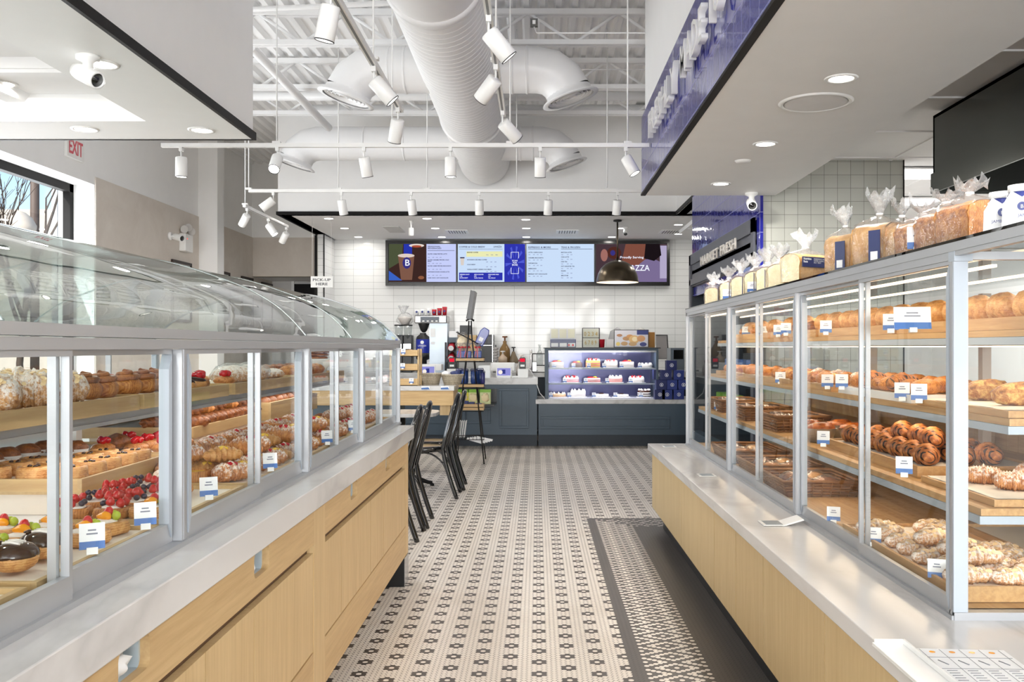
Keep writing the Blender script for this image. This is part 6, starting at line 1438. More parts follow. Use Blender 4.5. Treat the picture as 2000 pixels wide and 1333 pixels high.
for i, py in enumerate((680, 700)):
    t = thing('cup_stack', 'stack of red paper cups lying in the dispenser, '+['upper', 'lower'][i], 'cups', (X(881, 14.5), 14.5, Z(py, 14.5)))
    MB().lathe([(.045, -.02), (.055, .0), (.055, .02), (.04, .25)], (0, 0, 0), 20, (0, 1, .25)).build('cups', REDC, t); MB().disc((0, -.02, -.005), .043, (0, -1, -.25), 20).build('cup_base', WCARD, t)
t = thing('cup_dispenser', 'dark wire dispenser holding the red cups', 'dispenser', (X(881, 14.5), 14.5, ZR_)); MB().box(-.1, -.085, 0, .28, 0, .48).box(.085, .1, 0, .28, 0, .48).box(-.1, .1, .27, .28, 0, .48).build('frame', BLACKP, t)
# bottles
glassb = lambda r, nk: [(0, 0), (r, 0), (r, .45), (r*.95, .52), (nk, .72), (nk, .82), (0, .82)]
lat('syrup_bottle', 'tall brown syrup pump bottle behind the tablets', 'bottle', 986, 657, 709, 14.7, glassb(.2, .07), plain('amber_bottle', (128, 100, 62), .12), [('pump', [(.03, .82), (.03, .94), (.1, .95), (.1, 1), (0, 1)], plain('pump_brown', (110, 66, 34), .4))])
lat('syrup_bottle', 'brown flared syrup pump bottle right of the tallest one', 'bottle', 1003, 678, 710, 14.7, [(0, 0), (.32, 0), (.34, .12), (.16, .5), (.08, .72), (0, .72)], plain('amber_bottle2', (122, 108, 88), .12), [('pump', [(.04, .72), (.04, .92), (.13, .93), (.13, 1), (0, 1)], BLACKP)])
lat('pump_bottle', 'short clear pump bottle with beige syrup', 'bottle', 982, 686, 709, 14.55, [(0, 0), (.38, 0), (.38, .45), (.16, .62), (.1, .75), (0, .75)], plain('beige_syrup', (186, 164, 142), .2), [('pump', [(.06, .75), (.06, .92), (.2, .93), (.2, 1), (0, 1)], WPLAST)])
lat('pump_bottle', 'white round pump bottle beside the card reader', 'bottle', 1017.5, 681, 722, 14.2, [(0, 0), (.24, 0), (.25, .35), (.12, .62), (.1, .7), (0, .7)], plain('milky_bottle', (216, 210, 206), .2), [('collar', [(.1, .66), (.12, .68), (.12, .76), (0, .76)], REDC), ('pump', [(.03, .76), (.03, .92), (.12, .93), (.12, 1), (0, 1)], CREAM)], zb=.966)
t = thing('cup_tower', 'slim tower of small clear lids and cups', 'stack', (X(968, 14.7), 14.75, ZR_)); mb = MB()
for k in range(9): mb.lathe([(.03, .045*k), (.045, .045*k+.02), (.03, .045*k+.04)], n=16)
mb.build('lids', plain('lid_grey', (170, 166, 164), .3), t); MB().lathe([(0, 0), (.05, 0), (.05, .01), (0, .01)], n=16).tube([(0, 0, 0), (0, 0, .44)], .01, 6).build('stand', BLACKP, t)
t, w_, h_ = boxthing('low_white_unit', 'low white appliance behind the right tablet', 'appliance', 958, 1006, 709, 726, 13.75, .3, WPLAST, bevel=.02)
t, w_, h_ = boxthing('white_carton', 'white cardboard box at the left end of the till counter', 'box', 934, 957, 715, 741, 13.3, .25, WCARD)
lat('tamper_stand', 'steel portafilter stand at the back wall', 'stand', 1037, 683, 726, 14.7, [(0, 0), (.3, 0), (.3, .06), (.06, .08), (.05, .95), (0, 1)], STEEL)
t, w_, h_ = boxthing('steel_canister', 'square steel canister beside the portafilter stand', 'canister', 1040, 1048, 708, 726, 14.5, .15, STEEL)
lat('glass_bottle', 'clear glass bottle in the wire stand left of the cake display', 'bottle', 1054, 664, 704, 14.7, [(0, 0), (.16, 0), (.17, .5), (.06, .72), (.05, .95), (.08, .96), (.08, 1), (0, 1)], BOTT, zb=1.12)
t = thing('bottle_stand', 'black wire stand under the clear bottle', 'stand', (X(1055, 14.7), 14.6, ZR_)); mb = MB()
for a in (-.12, .12):
    for b in (0, .22): mb.tube([(a, b, 0), (a, b, .30)], .006, 6)
for z in (.0, .11, .3): mb.tube([(-.12, 0, z), (.12, 0, z), (.12, .22, z), (-.12, .22, z)], .006, 6, closed=True)
mb.build('frame', BLACKM, t); MB().box(-.11, .11, .01, .21, .11, .12).build('shelf', BLACKM, t)
# tablets and card readers on the till counter
for i, (px0, px1, py0, py1, d) in enumerate(((821, 850, 714, 737, 13.25), (969, 999, 717, 739.5, 13.25))):
    x0, x1, y0, y1, z0, z1 = b2(px0, px1, py0, py1, d, .02); t = thing('till_tablet', ['left', 'right'][i]+' white till tablet with a lilac screen', 'tablet', ((x0+x1)/2, d, .966)); w_ = (x1-x0)/2; h_ = z1-.966
    b = MB().box(-w_, w_, 0, .02, .012, h_).build('body', WPLAST, t, bevel=.006); b.rotation_euler.x = -.15
    s_ = MB().box(-w_+.015, w_-.015, -.002, .001, .03, h_-.018).build('screen', se('lilac2', (150, 150, 222), .8), t); s_.rotation_euler.x = -.15
    s_ = MB().box(-w_*.25, w_*.2, -.003, -.002, h_*.35, h_*.75).build('drink_picture', se('ink3', (64, 70, 150), .7), t); s_.rotation_euler.x = -.15
    s_ = MB().lathe([(0, 0), (w_*.28, 0)], (-w_*.45, -.0035, h_*.5), 18, (0, 1, 0)).build('pale_disc', se('cream2', (246, 236, 226), .9), t); s_.rotation_euler.x = -.15
    MB().box(-w_*.9, w_*.9, -.04, .1, 0, .012).build('foot', WPLAST, t)
for i, (px, d, l) in enumerate(((883.5, 13.2, 'black and red card reader on a white cube, left one'), (1021.5, 13.2, 'black and red card reader on a white cube, right one'))):
    pz = Z(721, d); t = thing('reader_cube', 'white cube holding the '+['left', 'right'][i]+' card reader', 'box', (X(px, d), d, .966)); MB().box(-.075, .075, -.04, .12, 0, pz-.966).build('body', WPLAST, t, bevel=.004)
    t = thing('card_reader', l, 'card reader', (X(px-1, d), d+.02, pz+.001))
    MB().prism([(-.045, 0), (.045, 0), (.05, .05), (.046, .15), (.03, .165), (-.03, .165), (-.046, .15), (-.05, .05)], 'y', -.02, .03).build('body', BLACKP, t); MB().box(-.034, .034, -.024, -.019, .1, .148).build('red_light', emit('reader_red%d' % i, (232, 30, 60), 1.1), t)
    MB().box(-.03, .03, -.023, -.019, .03, .06).build('keypad', WPLAST, t)
t = tag(MB().tube([P(1034, 722, 13.3), P(1042, 733, 13.25), P(1048, 750, 13.06), P(1054, 768, 13.02), P(1064, 779, 13.1)], .006, 6).build('white_cable', WPLAST), 'white cable hanging from the till counter', 'cable')
t = tag(MB().box(-.05, .05, -.04, .04, 0, .025).build('hand_scanner', WPLAST, loc=(X(1006, 13.2), 13.2, .966), bevel=.008), 'small white puck beside the right card reader', 'device')
# ------------------------------------------------------------ cake display
DC = 13.14; cx0, cx1 = X(1064.5, DC), X(1286, DC); cz0, cz1 = .666, Z(681, DC); cw = cx1-cx0; chh = cz1-cz0
t = thing('cake_display', 'refrigerated glass cake display with lit shelves on the low counter', 'display case', (cx0, DC, cz0))
MB().box(0, cw, 0, .7, chh-.03, chh).box(0, .05, 0, .7, 0, chh-.03).box(cw-.03, cw, 0, .7, 0, chh-.03).box(0, cw, .68, .7, 0, chh).build('cabinet', SLATE, t, bevel=.003)
MB().box(-.02, cw+.03, -.02, .7, chh, chh+.012).build('top_panel', BLACKP, t)
MB().box(.03, cw-.03, .005, .012, .01, chh-.03).build('front_pane', GLSD, t); MB().box(.05, cw-.03, .02, .67, 0, .012).build('floor_panel', plain('case_floor', (196, 196, 206), .2), t)
MB().box(.05, cw-.03, .665, .68, .012, chh-.03).build('back_panel', plain('case_back', (84, 86, 128), .15, .3), t)
MB().box(.05, cw-.03, .02, .06, chh-.055, chh-.032).build('lamp_housing', STEEL, t)
shz = [Z(719.5, 13.25)-cz0, Z(749, 13.25)-cz0]
for z in shz:
    MB().box(.05, cw-.03, .04, .64, z-.008, z).build('glass_shelf', glass('shelf_glass%g' % z, (.95, .97, .98), .15, .6), t); MB().box(.05, cw-.03, .03, .045, z-.016, z+.004).build('shelf_edge', ALUW, t)
    MB().box(.06, cw-.04, .046, .06, z-.016, z-.009).build('shelf_lamp', LEDN, t); light('AREA', (cx0+cw/2, DC+.12, cz0+z-.02), 3.2, (.95, .93, 1), cw-.1, .05, aim=(0, .25, -1))
MB().box(.06, cw-.04, .064, .08, chh-.05, chh-.04).build('top_lamp', LEDN, t); light('AREA', (cx0+cw/2, DC+.12, cz0+chh-.05), 4.5, (.97, .94, 1), cw-.1, .05, aim=(0, .25, -1))
ZL1, ZL2, ZL3 = cz0+shz[0], cz0+shz[1], cz0+.012
def cake(px, d, z, r, h, side, label, top='berries', stripe=None, tall=1):
    t = thing('layer_cake', label, 'cake', (X(px, d), d, z)); MB().lathe([(0, 0), (r*1.2, 0), (r*1.22, .006), (0, .008)], n=28).build('cake_board', WCARD, t)
    mb = MB().lathe([(0, .008), (r, .008), (r, h*.92), (r*.96, h), (0, h)], n=32); mb.build('sponge', side, t)
    if stripe:
        s_ = MB()
        for q in ((.25, .38), (.55, .7)): s_.lathe([(r+.002, h*q[0]), (r+.003, h*(q[0]+q[1])/2), (r+.002, h*q[1])], n=32)
        s_.build('layer_bands', stripe, t)
    rnd = random.Random(int(px))
    if top == 'berries':
        for k in range(6):
            a = k*1.05; MB().lathe([(0, .036), (.008, .03), (.016, .012), (.013, 0), (0, 0)], (math.cos(a)*r*.55, math.sin(a)*r*.55, h), 10).build('strawberry', FR_RED, t)
    mb = MB()
    if top in ('berries', 'cream'):
        for k in range(9): a = k*.7; mb.lathe([(.014, 0), (.013, .008), (.0, .026)], (math.cos(a)*r*.82, math.sin(a)*r*.82, h), 8)
        mb.build('cream_dots', CREAM, t)
    if top == 'fruit':
        MB().blob((0, 0, h), r*.7, r*.7, .022, int(px), .3, 16, 8, 6).build('mixed_fruit', FR_RED, t); MB().blob((r*.3, -r*.2, h+.01), .03, .02, .018, 3, .2).build('kiwi', FR_GRN, t)
    if top == 'choc': MB().blob((0, 0, h), r*.35, r*.35, .02, 3, .3).build('chocolate_curl', CHOC, t)
    return t
PNK, YLS = plain('pink_sponge', (226, 130, 126), .5), plain('yellow_sponge', (232, 206, 110), .5)
cake(1087, 13.4, ZL1, .105, .085, CREAM, 'white cake with mixed fruit, first from the left on the top cake shelf', 'fruit')
cake(1126, 13.4, ZL1, .085, .075, plain('dark_side_cake', (96, 70, 66), .5), 'dark sided cake with berries, second on the top cake shelf', 'fruit')
cake(1158, 13.4, ZL1, .105, .11, YLS, 'striped pink and yellow cake, third on the top cake shelf', 'berries', PNK)
cake(1193, 13.45, ZL1, .10, .09, CREAM, 'white cake with strawberries, fourth on the top cake shelf')
cake(1224, 13.4, ZL1, .105, .09, CREAM, 'plain white cake with fruit, fifth on the top cake shelf', 'fruit')
cake(1260, 13.4, ZL1, .105, .055, CREAM, 'low white cake at the right end of the top cake shelf', 'cream')
cake(1115, 13.4, ZL2, .115, .075, CREAM, 'strawberry covered cake at the left of the middle cake shelf', 'berries', FR_PNK)
cake(1157, 13.4, ZL2, .115, .07, CREAM, 'white cake with red ribbon, second on the middle cake shelf', 'fruit', REDC)
cake(1202, 13.4, ZL2, .10, .09, plain('blush_icing', (232, 200, 190), .4), 'blush ribbed cake with a bow, third on the middle cake shelf', 'cream', PNK)
cake(1243, 13.4, ZL2, .115, .075, CREAM, 'white cake with strawberries at the right of the middle cake shelf', 'berries')
cake(1089, 13.4, ZL3, .12, .05, plain('caramel_cake', (206, 168, 130), .4), 'low caramel cake at the left of the bottom cake shelf', 'cream')
cake(1129, 13.4, ZL3, .11, .095, CREAM, 'tall white cream cake on the bottom cake shelf', 'cream')
cake(1174, 13.4, ZL3, .11, .045, CREAM, 'low white and caramel cake in the middle of the bottom cake shelf', 'choc')
cake(1213, 13.4, ZL3, .11, .04, CREAM, 'low white cake with chocolate curl on the bottom cake shelf', 'choc')
cake(1258, 13.4, ZL3, .095, .10, CHOC, 'chocolate and cream layer cake at the right of the bottom shelf', 'cream', CREAM)
for px, py, l in ((1082, 717, 'first'), (1120, 717, 'second'), (1150, 717, 'third'), (1180, 717, 'fourth'), (1214, 717, 'fifth'), (1250, 717, 'sixth')): place(CARD, (X(px, 13.24), 13.24, ZL1+.013), 0, 'cake price card on the top cake shelf, '+l+' from the left', 1.0, rx=-.1)
for px, l in ((1103, 'first'), (1144, 'second'), (1186, 'third'), (1232, 'fourth')): place(CARD, (X(px, 13.24), 13.24, ZL2+.013), 0, 'cake price card on the middle cake shelf, '+l+' from the left', 1.0, rx=-.1)
for px, l in ((1076, 'first'), (1112, 'second'), (1160, 'third'), (1202, 'fourth'), (1252, 'fifth')): place(CARD, (X(px, 13.24), 13.24, ZL3+.013), 0, 'cake price card on the bottom cake shelf, '+l+' from the left', 1.0, rx=-.1)
# on top of the cake display
ZCT = cz1+.013
t, w_, h_ = boxthing('card_display', 'tiered display of white and navy cards on the cake case', 'stand', 1075, 1125, 664, 680, 13.3, .2, NAVY); t.location.z = ZCT; MB().box(-w_/2, w_/2, .16, .2, h_, h_+.16).build('back_tier', WCARD, t)
mb = MB(); cc = MB()
for k in range(3):
    mb.box(-w_/2+.01+k*w_/3, -w_/2+w_/3-.01+k*w_/3, -.006, 0, .01, h_*.55); cc.box(-w_/2+.012+k*w_/3, -w_/2+w_/3-.012+k*w_/3, .152, .158, h_+.02, h_+.15)
mb.build('small_cards', WCARD, t); cc.build('tall_cards', plain('cream_card', (232, 230, 206), .5), t)
mb = MB(); mb.disc((w_*.22, -.008, .035), .016, (0, -1, 0)); mb.disc((w_*.38, -.008, .035), .016, (0, -1, 0)); mb.build('red_dots', FR_RED, t)
t, w_, h_ = boxthing('number_candle_rack', 'wire rack of number candles beside the red cup', 'rack', 1138, 1171, 642, 680, 13.3, .12, OAKX); t.location.z = ZCT
for o in [k for k in ALLP(t)]: bpy.data.objects.remove(o)
mb = MB(); 
for z in (0, h_*.5, h_): mb.tube([(-w_/2, 0, z), (w_/2, 0, z), (w_/2, .1, z), (-w_/2, .1, z)], .004, 6, closed=True)
for x in (-w_/2, w_/2): mb.tube([(x, 0, 0), (x, 0, h_)], .004, 6).tube([(x, .1, 0), (x, .1, h_)], .004, 6)
mb.build('frame', BLACKM, t); MB().box(-w_/2+.01, w_/2-.01, .05, .054, .01, h_-.01).build('card_backing', plain('sage_card', (206, 210, 196), .5), t)
text('0 2 3 4', (-w_/2+.02, .045, h_*.6), .075, plain('gold_ink', (186, 154, 60), .4), t, '-y', .002, fit=(w_*.8, .06), name='number_candles'); text('6 7 8 9', (-w_/2+.03, .045, h_*.15), .075, MATS['gold_ink'], t, '-y', .002, fit=(w_*.7, .06), name='number_candles')
lat('red_cup', 'single red paper cup standing on the cake display', 'cup', 1176, 664, 680, 13.3, [(0, 0), (.27, 0), (.34, .95), (.36, 1), (0, 1)], REDC, zb=ZCT)
t = thing('framed_photo', 'black framed photo of pastries on the cake display', 'picture', (X(1233, 13.25), 13.25, ZCT)); w_, h_ = X(1267, 13.25)-X(1199, 13.25), Z(645, 13.25)-Z(680, 13.25)
MB().box(-w_/2, w_/2, 0, .03, 0, h_).build('frame', BLACKM, t, bevel=.003); e = .01
MB().box(-w_/2+e, w_/2-e, -.001, 0, e, h_-e).build('print', plain('print_ground', (216, 216, 226), .3), t)
for k, (cx_, cz_, r1, r2, c) in enumerate(((-.07, .5, .055, .03, (186, 140, 92)), (-.02, .62, .05, .028, (206, 150, 90)), (.04, .45, .075, .06, (226, 186, 120)), (.05, .47, .04, .035, (250, 232, 190)), (.14, .5, .06, .045, (214, 160, 110)), (-.10, .22, .05, .03, (200, 160, 110)), (.02, .2, .06, .03, (208, 170, 120)), (-.19, .2, .03, .028, (240, 214, 120)), (-.17, .68, .04, .02, (180, 130, 90)), (.17, .18, .05, .03, (58, 66, 130)))):
    mb = MB(); mb.add([(cx_+r1*math.cos(2*math.pi*i/20), -.002-.0004*k, cz_*h_+r2*math.sin(2*math.pi*i/20)) for i in range(20)], [tuple(range(20))]); mb.build('printed_pastry', plain('print%d' % k, c, .4), t)
MB().box(.08, w_/2-e, -.0062, -.0058, h_*.72, h_-e).build('blue_corner', NAVYC, t)
for i, (px, c) in enumerate(((1205, (150, 152, 156)), (1252, (200, 198, 196)))):
    t = thing('cake_dome_lid', ['grey scoop shaped', 'pale'][i]+' lid standing behind the framed photo', 'lid', (X(px, 13.6), 13.6, ZCT)); MB().lathe([(0, 0), (.12, 0), (.13, .12), (.10, .24), (.0, .3)], n=24).build('body', plain('lid_tone%d' % i, c, .25), t)
for i, (px0, px1, py0) in enumerate(((1266, 1279, 650), (1184, 1200, 664))):
    t, w_, h_ = boxthing('paper_bag', ['brown crumpled paper bag right of the framed photo', 'white paper bag left of the framed photo'][i], 'bag', px0, px1, py0, 680, 13.4, .12, [plain('kraft', (166, 120, 60), .7), WCARD][i]); t.location.z = ZCT
t, w_, h_ = boxthing('clear_bin', 'clear plastic bin with black handle right of the cake display', 'bin', 1281, 1303, 654, 702, 13.95, .3, plain('smoky_plastic', (168, 166, 166), .15), bevel=.01); MB().tube([(-w_/2, -.01, h_*.98), (w_/2, -.01, h_*.98), (w_/2+.01, -.01, h_*.45)], .008, 6).build('handle', BLACKP, t)
t, w_, h_ = boxthing('espresso_machine', 'grey espresso machine at the right end of the back counter', 'machine', 1310, 1337, 656, 704, 14.6, .5, plain('steel_blue', (120, 130, 140), .3, .6)); t.location.z = ZR_+.001; MB().box(-w_*.3, w_*.4, -.01, 0, h_*.55, h_*.92).build('screen', BLACKG, t)
# stack of blue gift boxes with white emblems
n = 0
cells = [(1303, 780, 1), (1326, 780, 1), (1289, 782, 0), (1292, 760.5, 0), (1313, 760.5, 1), (1335, 760.5, 1), (1302, 742.5, 0), (1326, 742.5, 1), (1290, 744, -1), (1312, 724, 0)]
names = ['front row, bottom left', 'front row, bottom right', 'bottom row, partly hidden at the left', 'second row, left', 'second row, middle', 'second row, right edge', 'third row, left', 'third row, right', 'third row, tilted behind', 'topmost']
zz_ = {780: 0, 782: 0, 760.5: 1, 742.5: 2, 744: 2, 724: 3}
for (px, py, k), l in zip(cells, names):
    d = 13.0; r_ = zz_[py]; t = thing('gift_box', 'blue box with round white emblem, '+l+' of the stack', 'box', (X(px, d)+0, d+.0 if k >= 0 else d+.18, .666+r_*.138), group='stacked blue gift boxes')
    w_ = .073; MB().box(-w_, w_, 0, .16, 0, .136).build('carton', NAVYC if k == 1 else NAVY, t, bevel=.003)
    MB().disc((0, -.002, .068), .026, (0, -1, 0), 20).build('emblem', WCARD, t); MB().disc((0, -.0025, .068), .021, (0, -1, 0), 20).build('emblem_ring', NAVYC, t); text('B', (0, -.004, .055), .034, WCARD, t, '-y', 0, 'CENTER', 'emblem_letter', bold=.001)

# ------------------------------------------------------------ service counter left of the rack, bread stand, baskets
u = thing('service_counter', 'oak counter with white marble top holding the pale baskets', 'counter', (X(887, 10.0), 10.0, 0))
MB().box(-1.75, 0, 0, .6, .93, .98).build('marble_top', MARB, u, bevel=.002); MB().box(-1.75, -.01, .01, .6, .77, .93).build('drawer_front', OAKX, u)
MB().box(-.16, -.05, .05, .6, .66, .77).build('end_panel', OAKZ, u); MB().box(-1.75, -.62, .1, .6, 0, .77).build('body', SLATE, u)
for i, px in enumerate((831, 869)): 
    t = thing('price_sticker', 'small blue and white sticker on the marble edge, '+['left', 'right'][i], 'card', (X(px, 9.99), 9.998, .945)); MB().box(-.045, .045, -.002, 0, 0, .035).build('card', WCARD, t); MB().prism([(-.045, 0), (.045, .0), (.03, .022), (-.045, .016)], 'y', -.003, -.002).build('blue_band', BLUEC, t)
def round_basket(px, d, r0, r1, h, label):
    t = thing('wicker_basket', label, 'basket', (X(px, d), d+.2, .981)); mb = MB(); n = 30
    for k in range(7): q = k/6; rr = r0+(r1-r0)*q; mb.tube([(rr*math.cos(a*.2094), rr*math.sin(a*.2094), h*q) for a in range(30)], .005 if k < 6 else .010, 5, closed=True)
    mb.build('rims', WICKG, t); mb = MB(); mb.lathe([(0, .003), (r0, .003), (r1, h)], n=60, wob=lambda a, z: 1+.02*math.sin(20*a)).build('weave', WICKG, t); return t
b1 = round_basket(836.5, 10.2, .095, .125, .12, 'round pale wicker basket, left of two on the oak counter')
b2_ = round_basket(880, 10.2, .09, .125, .11, 'round pale wicker basket, right of two on the oak counter')
for i, (px, l) in enumerate(((872, 'white packet'), (890, 'dark striped packet'))): tag(MB().blob((0, 0, .1), .06, .05, .035, i, .2, 12, 8).build('sweet_packet', WCARD if i == 0 else PATT, loc=(X(px, 10.4), 10.4, 1.0)), l+' in the right pale basket', 'packet')
st = thing('bread_stand', 'three tier oak display stand left of the pale baskets', 'stand', (X(800, 10.1), 10.1, .981))
zz = lambda py: Z(py, 10.1)-.981
for i, (ya, yb) in enumerate(((684, 697), (711, 725), (740, 754))):
    MB().box(-.22, .09, -.02, .26, zz(yb), zz(yb)+.008).build('tier_board', OAKX, st); MB().box(-.22, .09, -.02, -.008, zz(yb), zz(ya)).build('tier_front', OAKX, st)
for x in (-.22, .085): MB().box(x, x+.02, .0, .05, 0, zz(682)).box(x, x+.02, .22, .26, 0, zz(682)).build('side_frame', OAKZ, st)
for i, (py, l) in enumerate(((695, 'top'), (723, 'middle'), (752, 'bottom'))):
    for j in range(2): 
        o = MB().blob((0, 0, .025), .055, .05, .03, i+j, .25, 12, 8).build('snack_bag', [CR_GOLD, BLACKP, BOTT][i], loc=(X(785+j*18, 10.2), 10.22, .981+zz(py)+.01)); tag(o, ['brown', 'dark', 'clear'][i]+' snack packet on the '+l+' tier, '+['left', 'right'][j], 'packet')
    place(CARD, (X([787, 786, 803][i], 10.05), 10.065, .981+zz(py)+.02), 0, 'price card on the '+l+' tier of the oak stand', .9, rx=-.1)
t = thing('soap_bottle', 'clear soap dispenser beside the brewer', 'bottle', (X(868, 13.9), 14.62, ZR_)); MB().lathe([(0, 0), (.045, 0), (.045, .15), (.015, .18), (.015, .2), (0, .2)], n=16).build('body', BOTT, t); MB().tube([(0, 0, .2), (0, 0, .24), (-.04, 0, .24)], .007, 6).build('pump', WPLAST, t)
t, w_, h_ = boxthing('white_tray_unit', 'white metal tray behind the left till tablet', 'tray', 817, 862, 712, 724, 13.8, .3, WPLAST)

# ------------------------------------------------------------ wire display rack
dr = 11.2
t = thing('wire_rack', 'tall black wire A-frame display rack with wooden trays', 'rack', (X(916, dr), dr, 0)); x_ = lambda px, d=dr: X(px, d)-t.location.x
ap = (x_(918), .0, Z(627, dr))
mb = MB()
for (fx, fy) in ((888, .40), (893, -.0+.35), (945, -.15), (949, .25)): pass
feet = [(x_(888, 11.0), -.2), (x_(893, 11.5), .3), (x_(945, 11.0), -.15), (x_(949, 11.6), .35)]
for k, (fx, fy) in enumerate(feet): mb.tube([(fx, fy, .0), (ap[0]+(fx-ap[0])*.12, fy*.12, ap[2]-.2), (ap[0]+(fx-ap[0])*.08, fy*.05, ap[2])], .008, 8)
mb.tube([(ap[0]-.05, 0, ap[2]), (ap[0], 0, ap[2]+.03), (ap[0]+.05, 0, ap[2])], .012, 8).build('frame', BLACKM, t)
for py, wpx0, wpx1, tilt in ((707, 890, 948, 0), (758, 888, 947, 0), (803, 889, 945, .18), (858, 890, 946, .18)):
    m2 = MB(); z = Z(py, dr); a, b = x_(wpx0), x_(wpx1); m2.tube([(a, -.1, z), (b, -.1, z), (b, .16, z), (a, .16, z)], .005, 6, closed=True).tube([(a, -.1, z+.05), (b, -.1, z+.05)], .004, 6)
    if py == 858:
        for q in range(9): xx_ = a+(b-a)*q/8; m2.tube([(xx_, -.1, z), (xx_, -.1, z+.05)], .003, 5).tube([(xx_, -.1, z), (xx_, .16, z)], .003, 5)
    m2.build('wire_shelf', BLACKM, t)
for i, (py, d_) in enumerate(((706, 0), (757, 0), (802, 0))):
    z = Z(py, dr)+.006; a, b = X(890, dr)+.01, X(947, dr)-.01; h_ = (.03, .035, .075)[i]
    tt = tray(a, b, dr-.09, dr+.15, z, ['shallow wooden tray under the ribboned gift bags', 'shallow wooden tray under the navy tumblers', 'deep wooden tray of patterned pouches on the wire rack'][i], h=h_, m=OAKX, group='wooden trays on the wire rack')
t = thing('leaning_board', 'narrow grey chalkboard sign leaning on top of the wire rack', 'sign', (X(917, dr), dr+.0, Z(624, dr)))
b = MB().box(-.02, .025, -.2, .2, 0, .34).build('board', plain('board_grey', (98, 98, 100), .4), t); b.rotation_euler = (0, .16, 0); b = MB().box(-.026, -.02, -.205, .205, 0, .345).build('rim', BLACKM, t); b.rotation_euler = (0, .16, 0)
z1_ = Z(706, dr)+.04
for i, px in enumerate((900, 913, 933)):
    t = thing('gift_bag', 'blue gift in clear film tied with a red ribbon, '+['left', 'middle', 'right'][i]+' of three', 'gift', (X(px, dr), dr+.02, z1_-.025), group='blue gifts with red ribbons')
    MB().box(-.045, .045, -.035, .035, 0, .11).build('box', plain('gift_blue%d' % i, (40, 72, 158), .3), t, bevel=.008); MB().blob((0, 0, .08), .056, .045, .09, i, .12, 14, 10, 4, .85).build('film', BAG, t)
    MB().lathe([(.012, .0), (.035, .03), (.06, .055)], (0, 0, .155), 14, wob=lambda a, z: 1+.2*math.sin(5*a)).build('film_top', BAGW, t)
    mb = MB(); mb.box(-.006, .006, -.052, -.05, .02, .15).blob((-.02, -.045, .155), .02, .008, .012, 0, .1, 10, 6).blob((.02, -.045, .155), .02, .008, .012, 0, .1, 10, 6).prism([(-.01, .15), (-.04, .04), (-.03, .035), (.0, .15)], 'y', -.052, -.05); mb.build('ribbon', REDT, t)
t = thing('coffee_bag', 'blue foil coffee bag with a white label tilted on the rack', 'bag', (X(934, dr), dr+.05, Z(674, dr)))
mb = MB().prism([(-.05, 0), (.055, 0), (.06, .17), (.04, .22), (-.03, .225), (-.055, .17)], 'y', -.03, .03); b = mb.build('pouch', plain('blue_foil', (34, 52, 146), .2), t, bevel=.008); b.rotation_euler.y = .45
b = MB().box(-.025, .025, -.034, -.031, .05, .1).build('label_patch', WCARD, t); b.rotation_euler.y = .45
mb = MB(); z = Z(672, dr); tt = thing('rack_top_shelf', 'slanted wire holder at the top of the display rack', 'holder', (X(918, dr), dr, z)); mb.tube([(-.16, -.08, .14), (.1, -.08, .0), (.1, .12, .0), (-.16, .12, .14)], .006, 6, closed=True).build('frame', BLACKM, tt)
t = thing('clear_snack_bag', 'clear bag of pale cookies in the slanted holder', 'bag', (X(903, dr), dr+.03, Z(682, dr))); MB().blob((0, 0, .08), .07, .04, .08, 3, .15).build('cookies', plain('cookie_cream', (224, 206, 172), .6), t); MB().blob((0, 0, .09), .085, .05, .11, 8, .2, 16, 12, 5).build('film', BAG, t)
for i, (px, dd, hh) in enumerate(((908, -.03, .20), (926, -.03, .20), (896, .08, .20), (937, .07, .205), (943, -.02, .175))):
    t = thing('tumbler', 'navy insulated tumbler on the wire rack, '+['front left', 'front middle', 'rear left', 'rear right', 'slim one at the right'][i], 'tumbler', (X(px, dr), dr+.03+dd, Z(757, dr)+.018), group='navy tumblers on the wire rack')
    r_ = .042 if i < 4 else .026; MB().lathe([(0, 0), (r_*.85, 0), (r_*.9, hh*.2), (r_, hh*.24), (r_, hh*.86), (r_*.9, hh*.88)], n=24).build('body', plain('tumbler_navy%d' % i, (34, 60, 116) if i < 4 else (48, 48, 110), .25), t)
    MB().lathe([(r_*.95, hh*.87), (r_*.97, hh*.95), (0, hh*.97)], n=24).build('lid', NAVY, t); MB().tube([(-r_, 0, hh*.92), (-r_*.9, -.02, hh*1.02), (r_*.9, -.02, hh*1.02), (r_, 0, hh*.92)], .005, 6).build('handle', NAVY, t)
for i, px in enumerate((897, 909, 921, 935)):
    t = thing('patterned_pouch', 'navy patterned pouch on the wire rack, '+['first', 'second', 'third', 'fourth'][i]+' from the left', 'pouch', (X(px, dr), dr+.02, Z(802, dr)+.02), group='patterned pouches'); MB().box(-.036, .036, -.06, .06, 0, .11-.015*i).build('body', PATT, t, bevel=.01)
for i in range(5):
    t = thing('magazine', 'white booklet upright in the bottom wire shelf, '+['first', 'second', 'third', 'fourth', 'fifth'][i]+' from the left', 'booklet', (X(890+i*4, dr), dr-.05, Z(856, dr)+.01), group='upright white booklets'); b = MB().box(0, .008, 0, .15, 0, .2).build('pages', WCARD, t); b.rotation_euler.y = .12
for i in range(5):
    t = thing('leaning_magazine', 'white booklet lying slanted in the bottom wire shelf, '+['lowest', 'second', 'middle', 'fourth', 'top'][i], 'booklet', (X(912+i*4.5, dr), dr-.06, Z(860, dr)+.012+.004*i), group='slanted white booklets'); b = MB().box(0, .2, 0, .15, 0, .012).build('pages', WCARD, t); b.rotation_euler.y = .28-.02*i
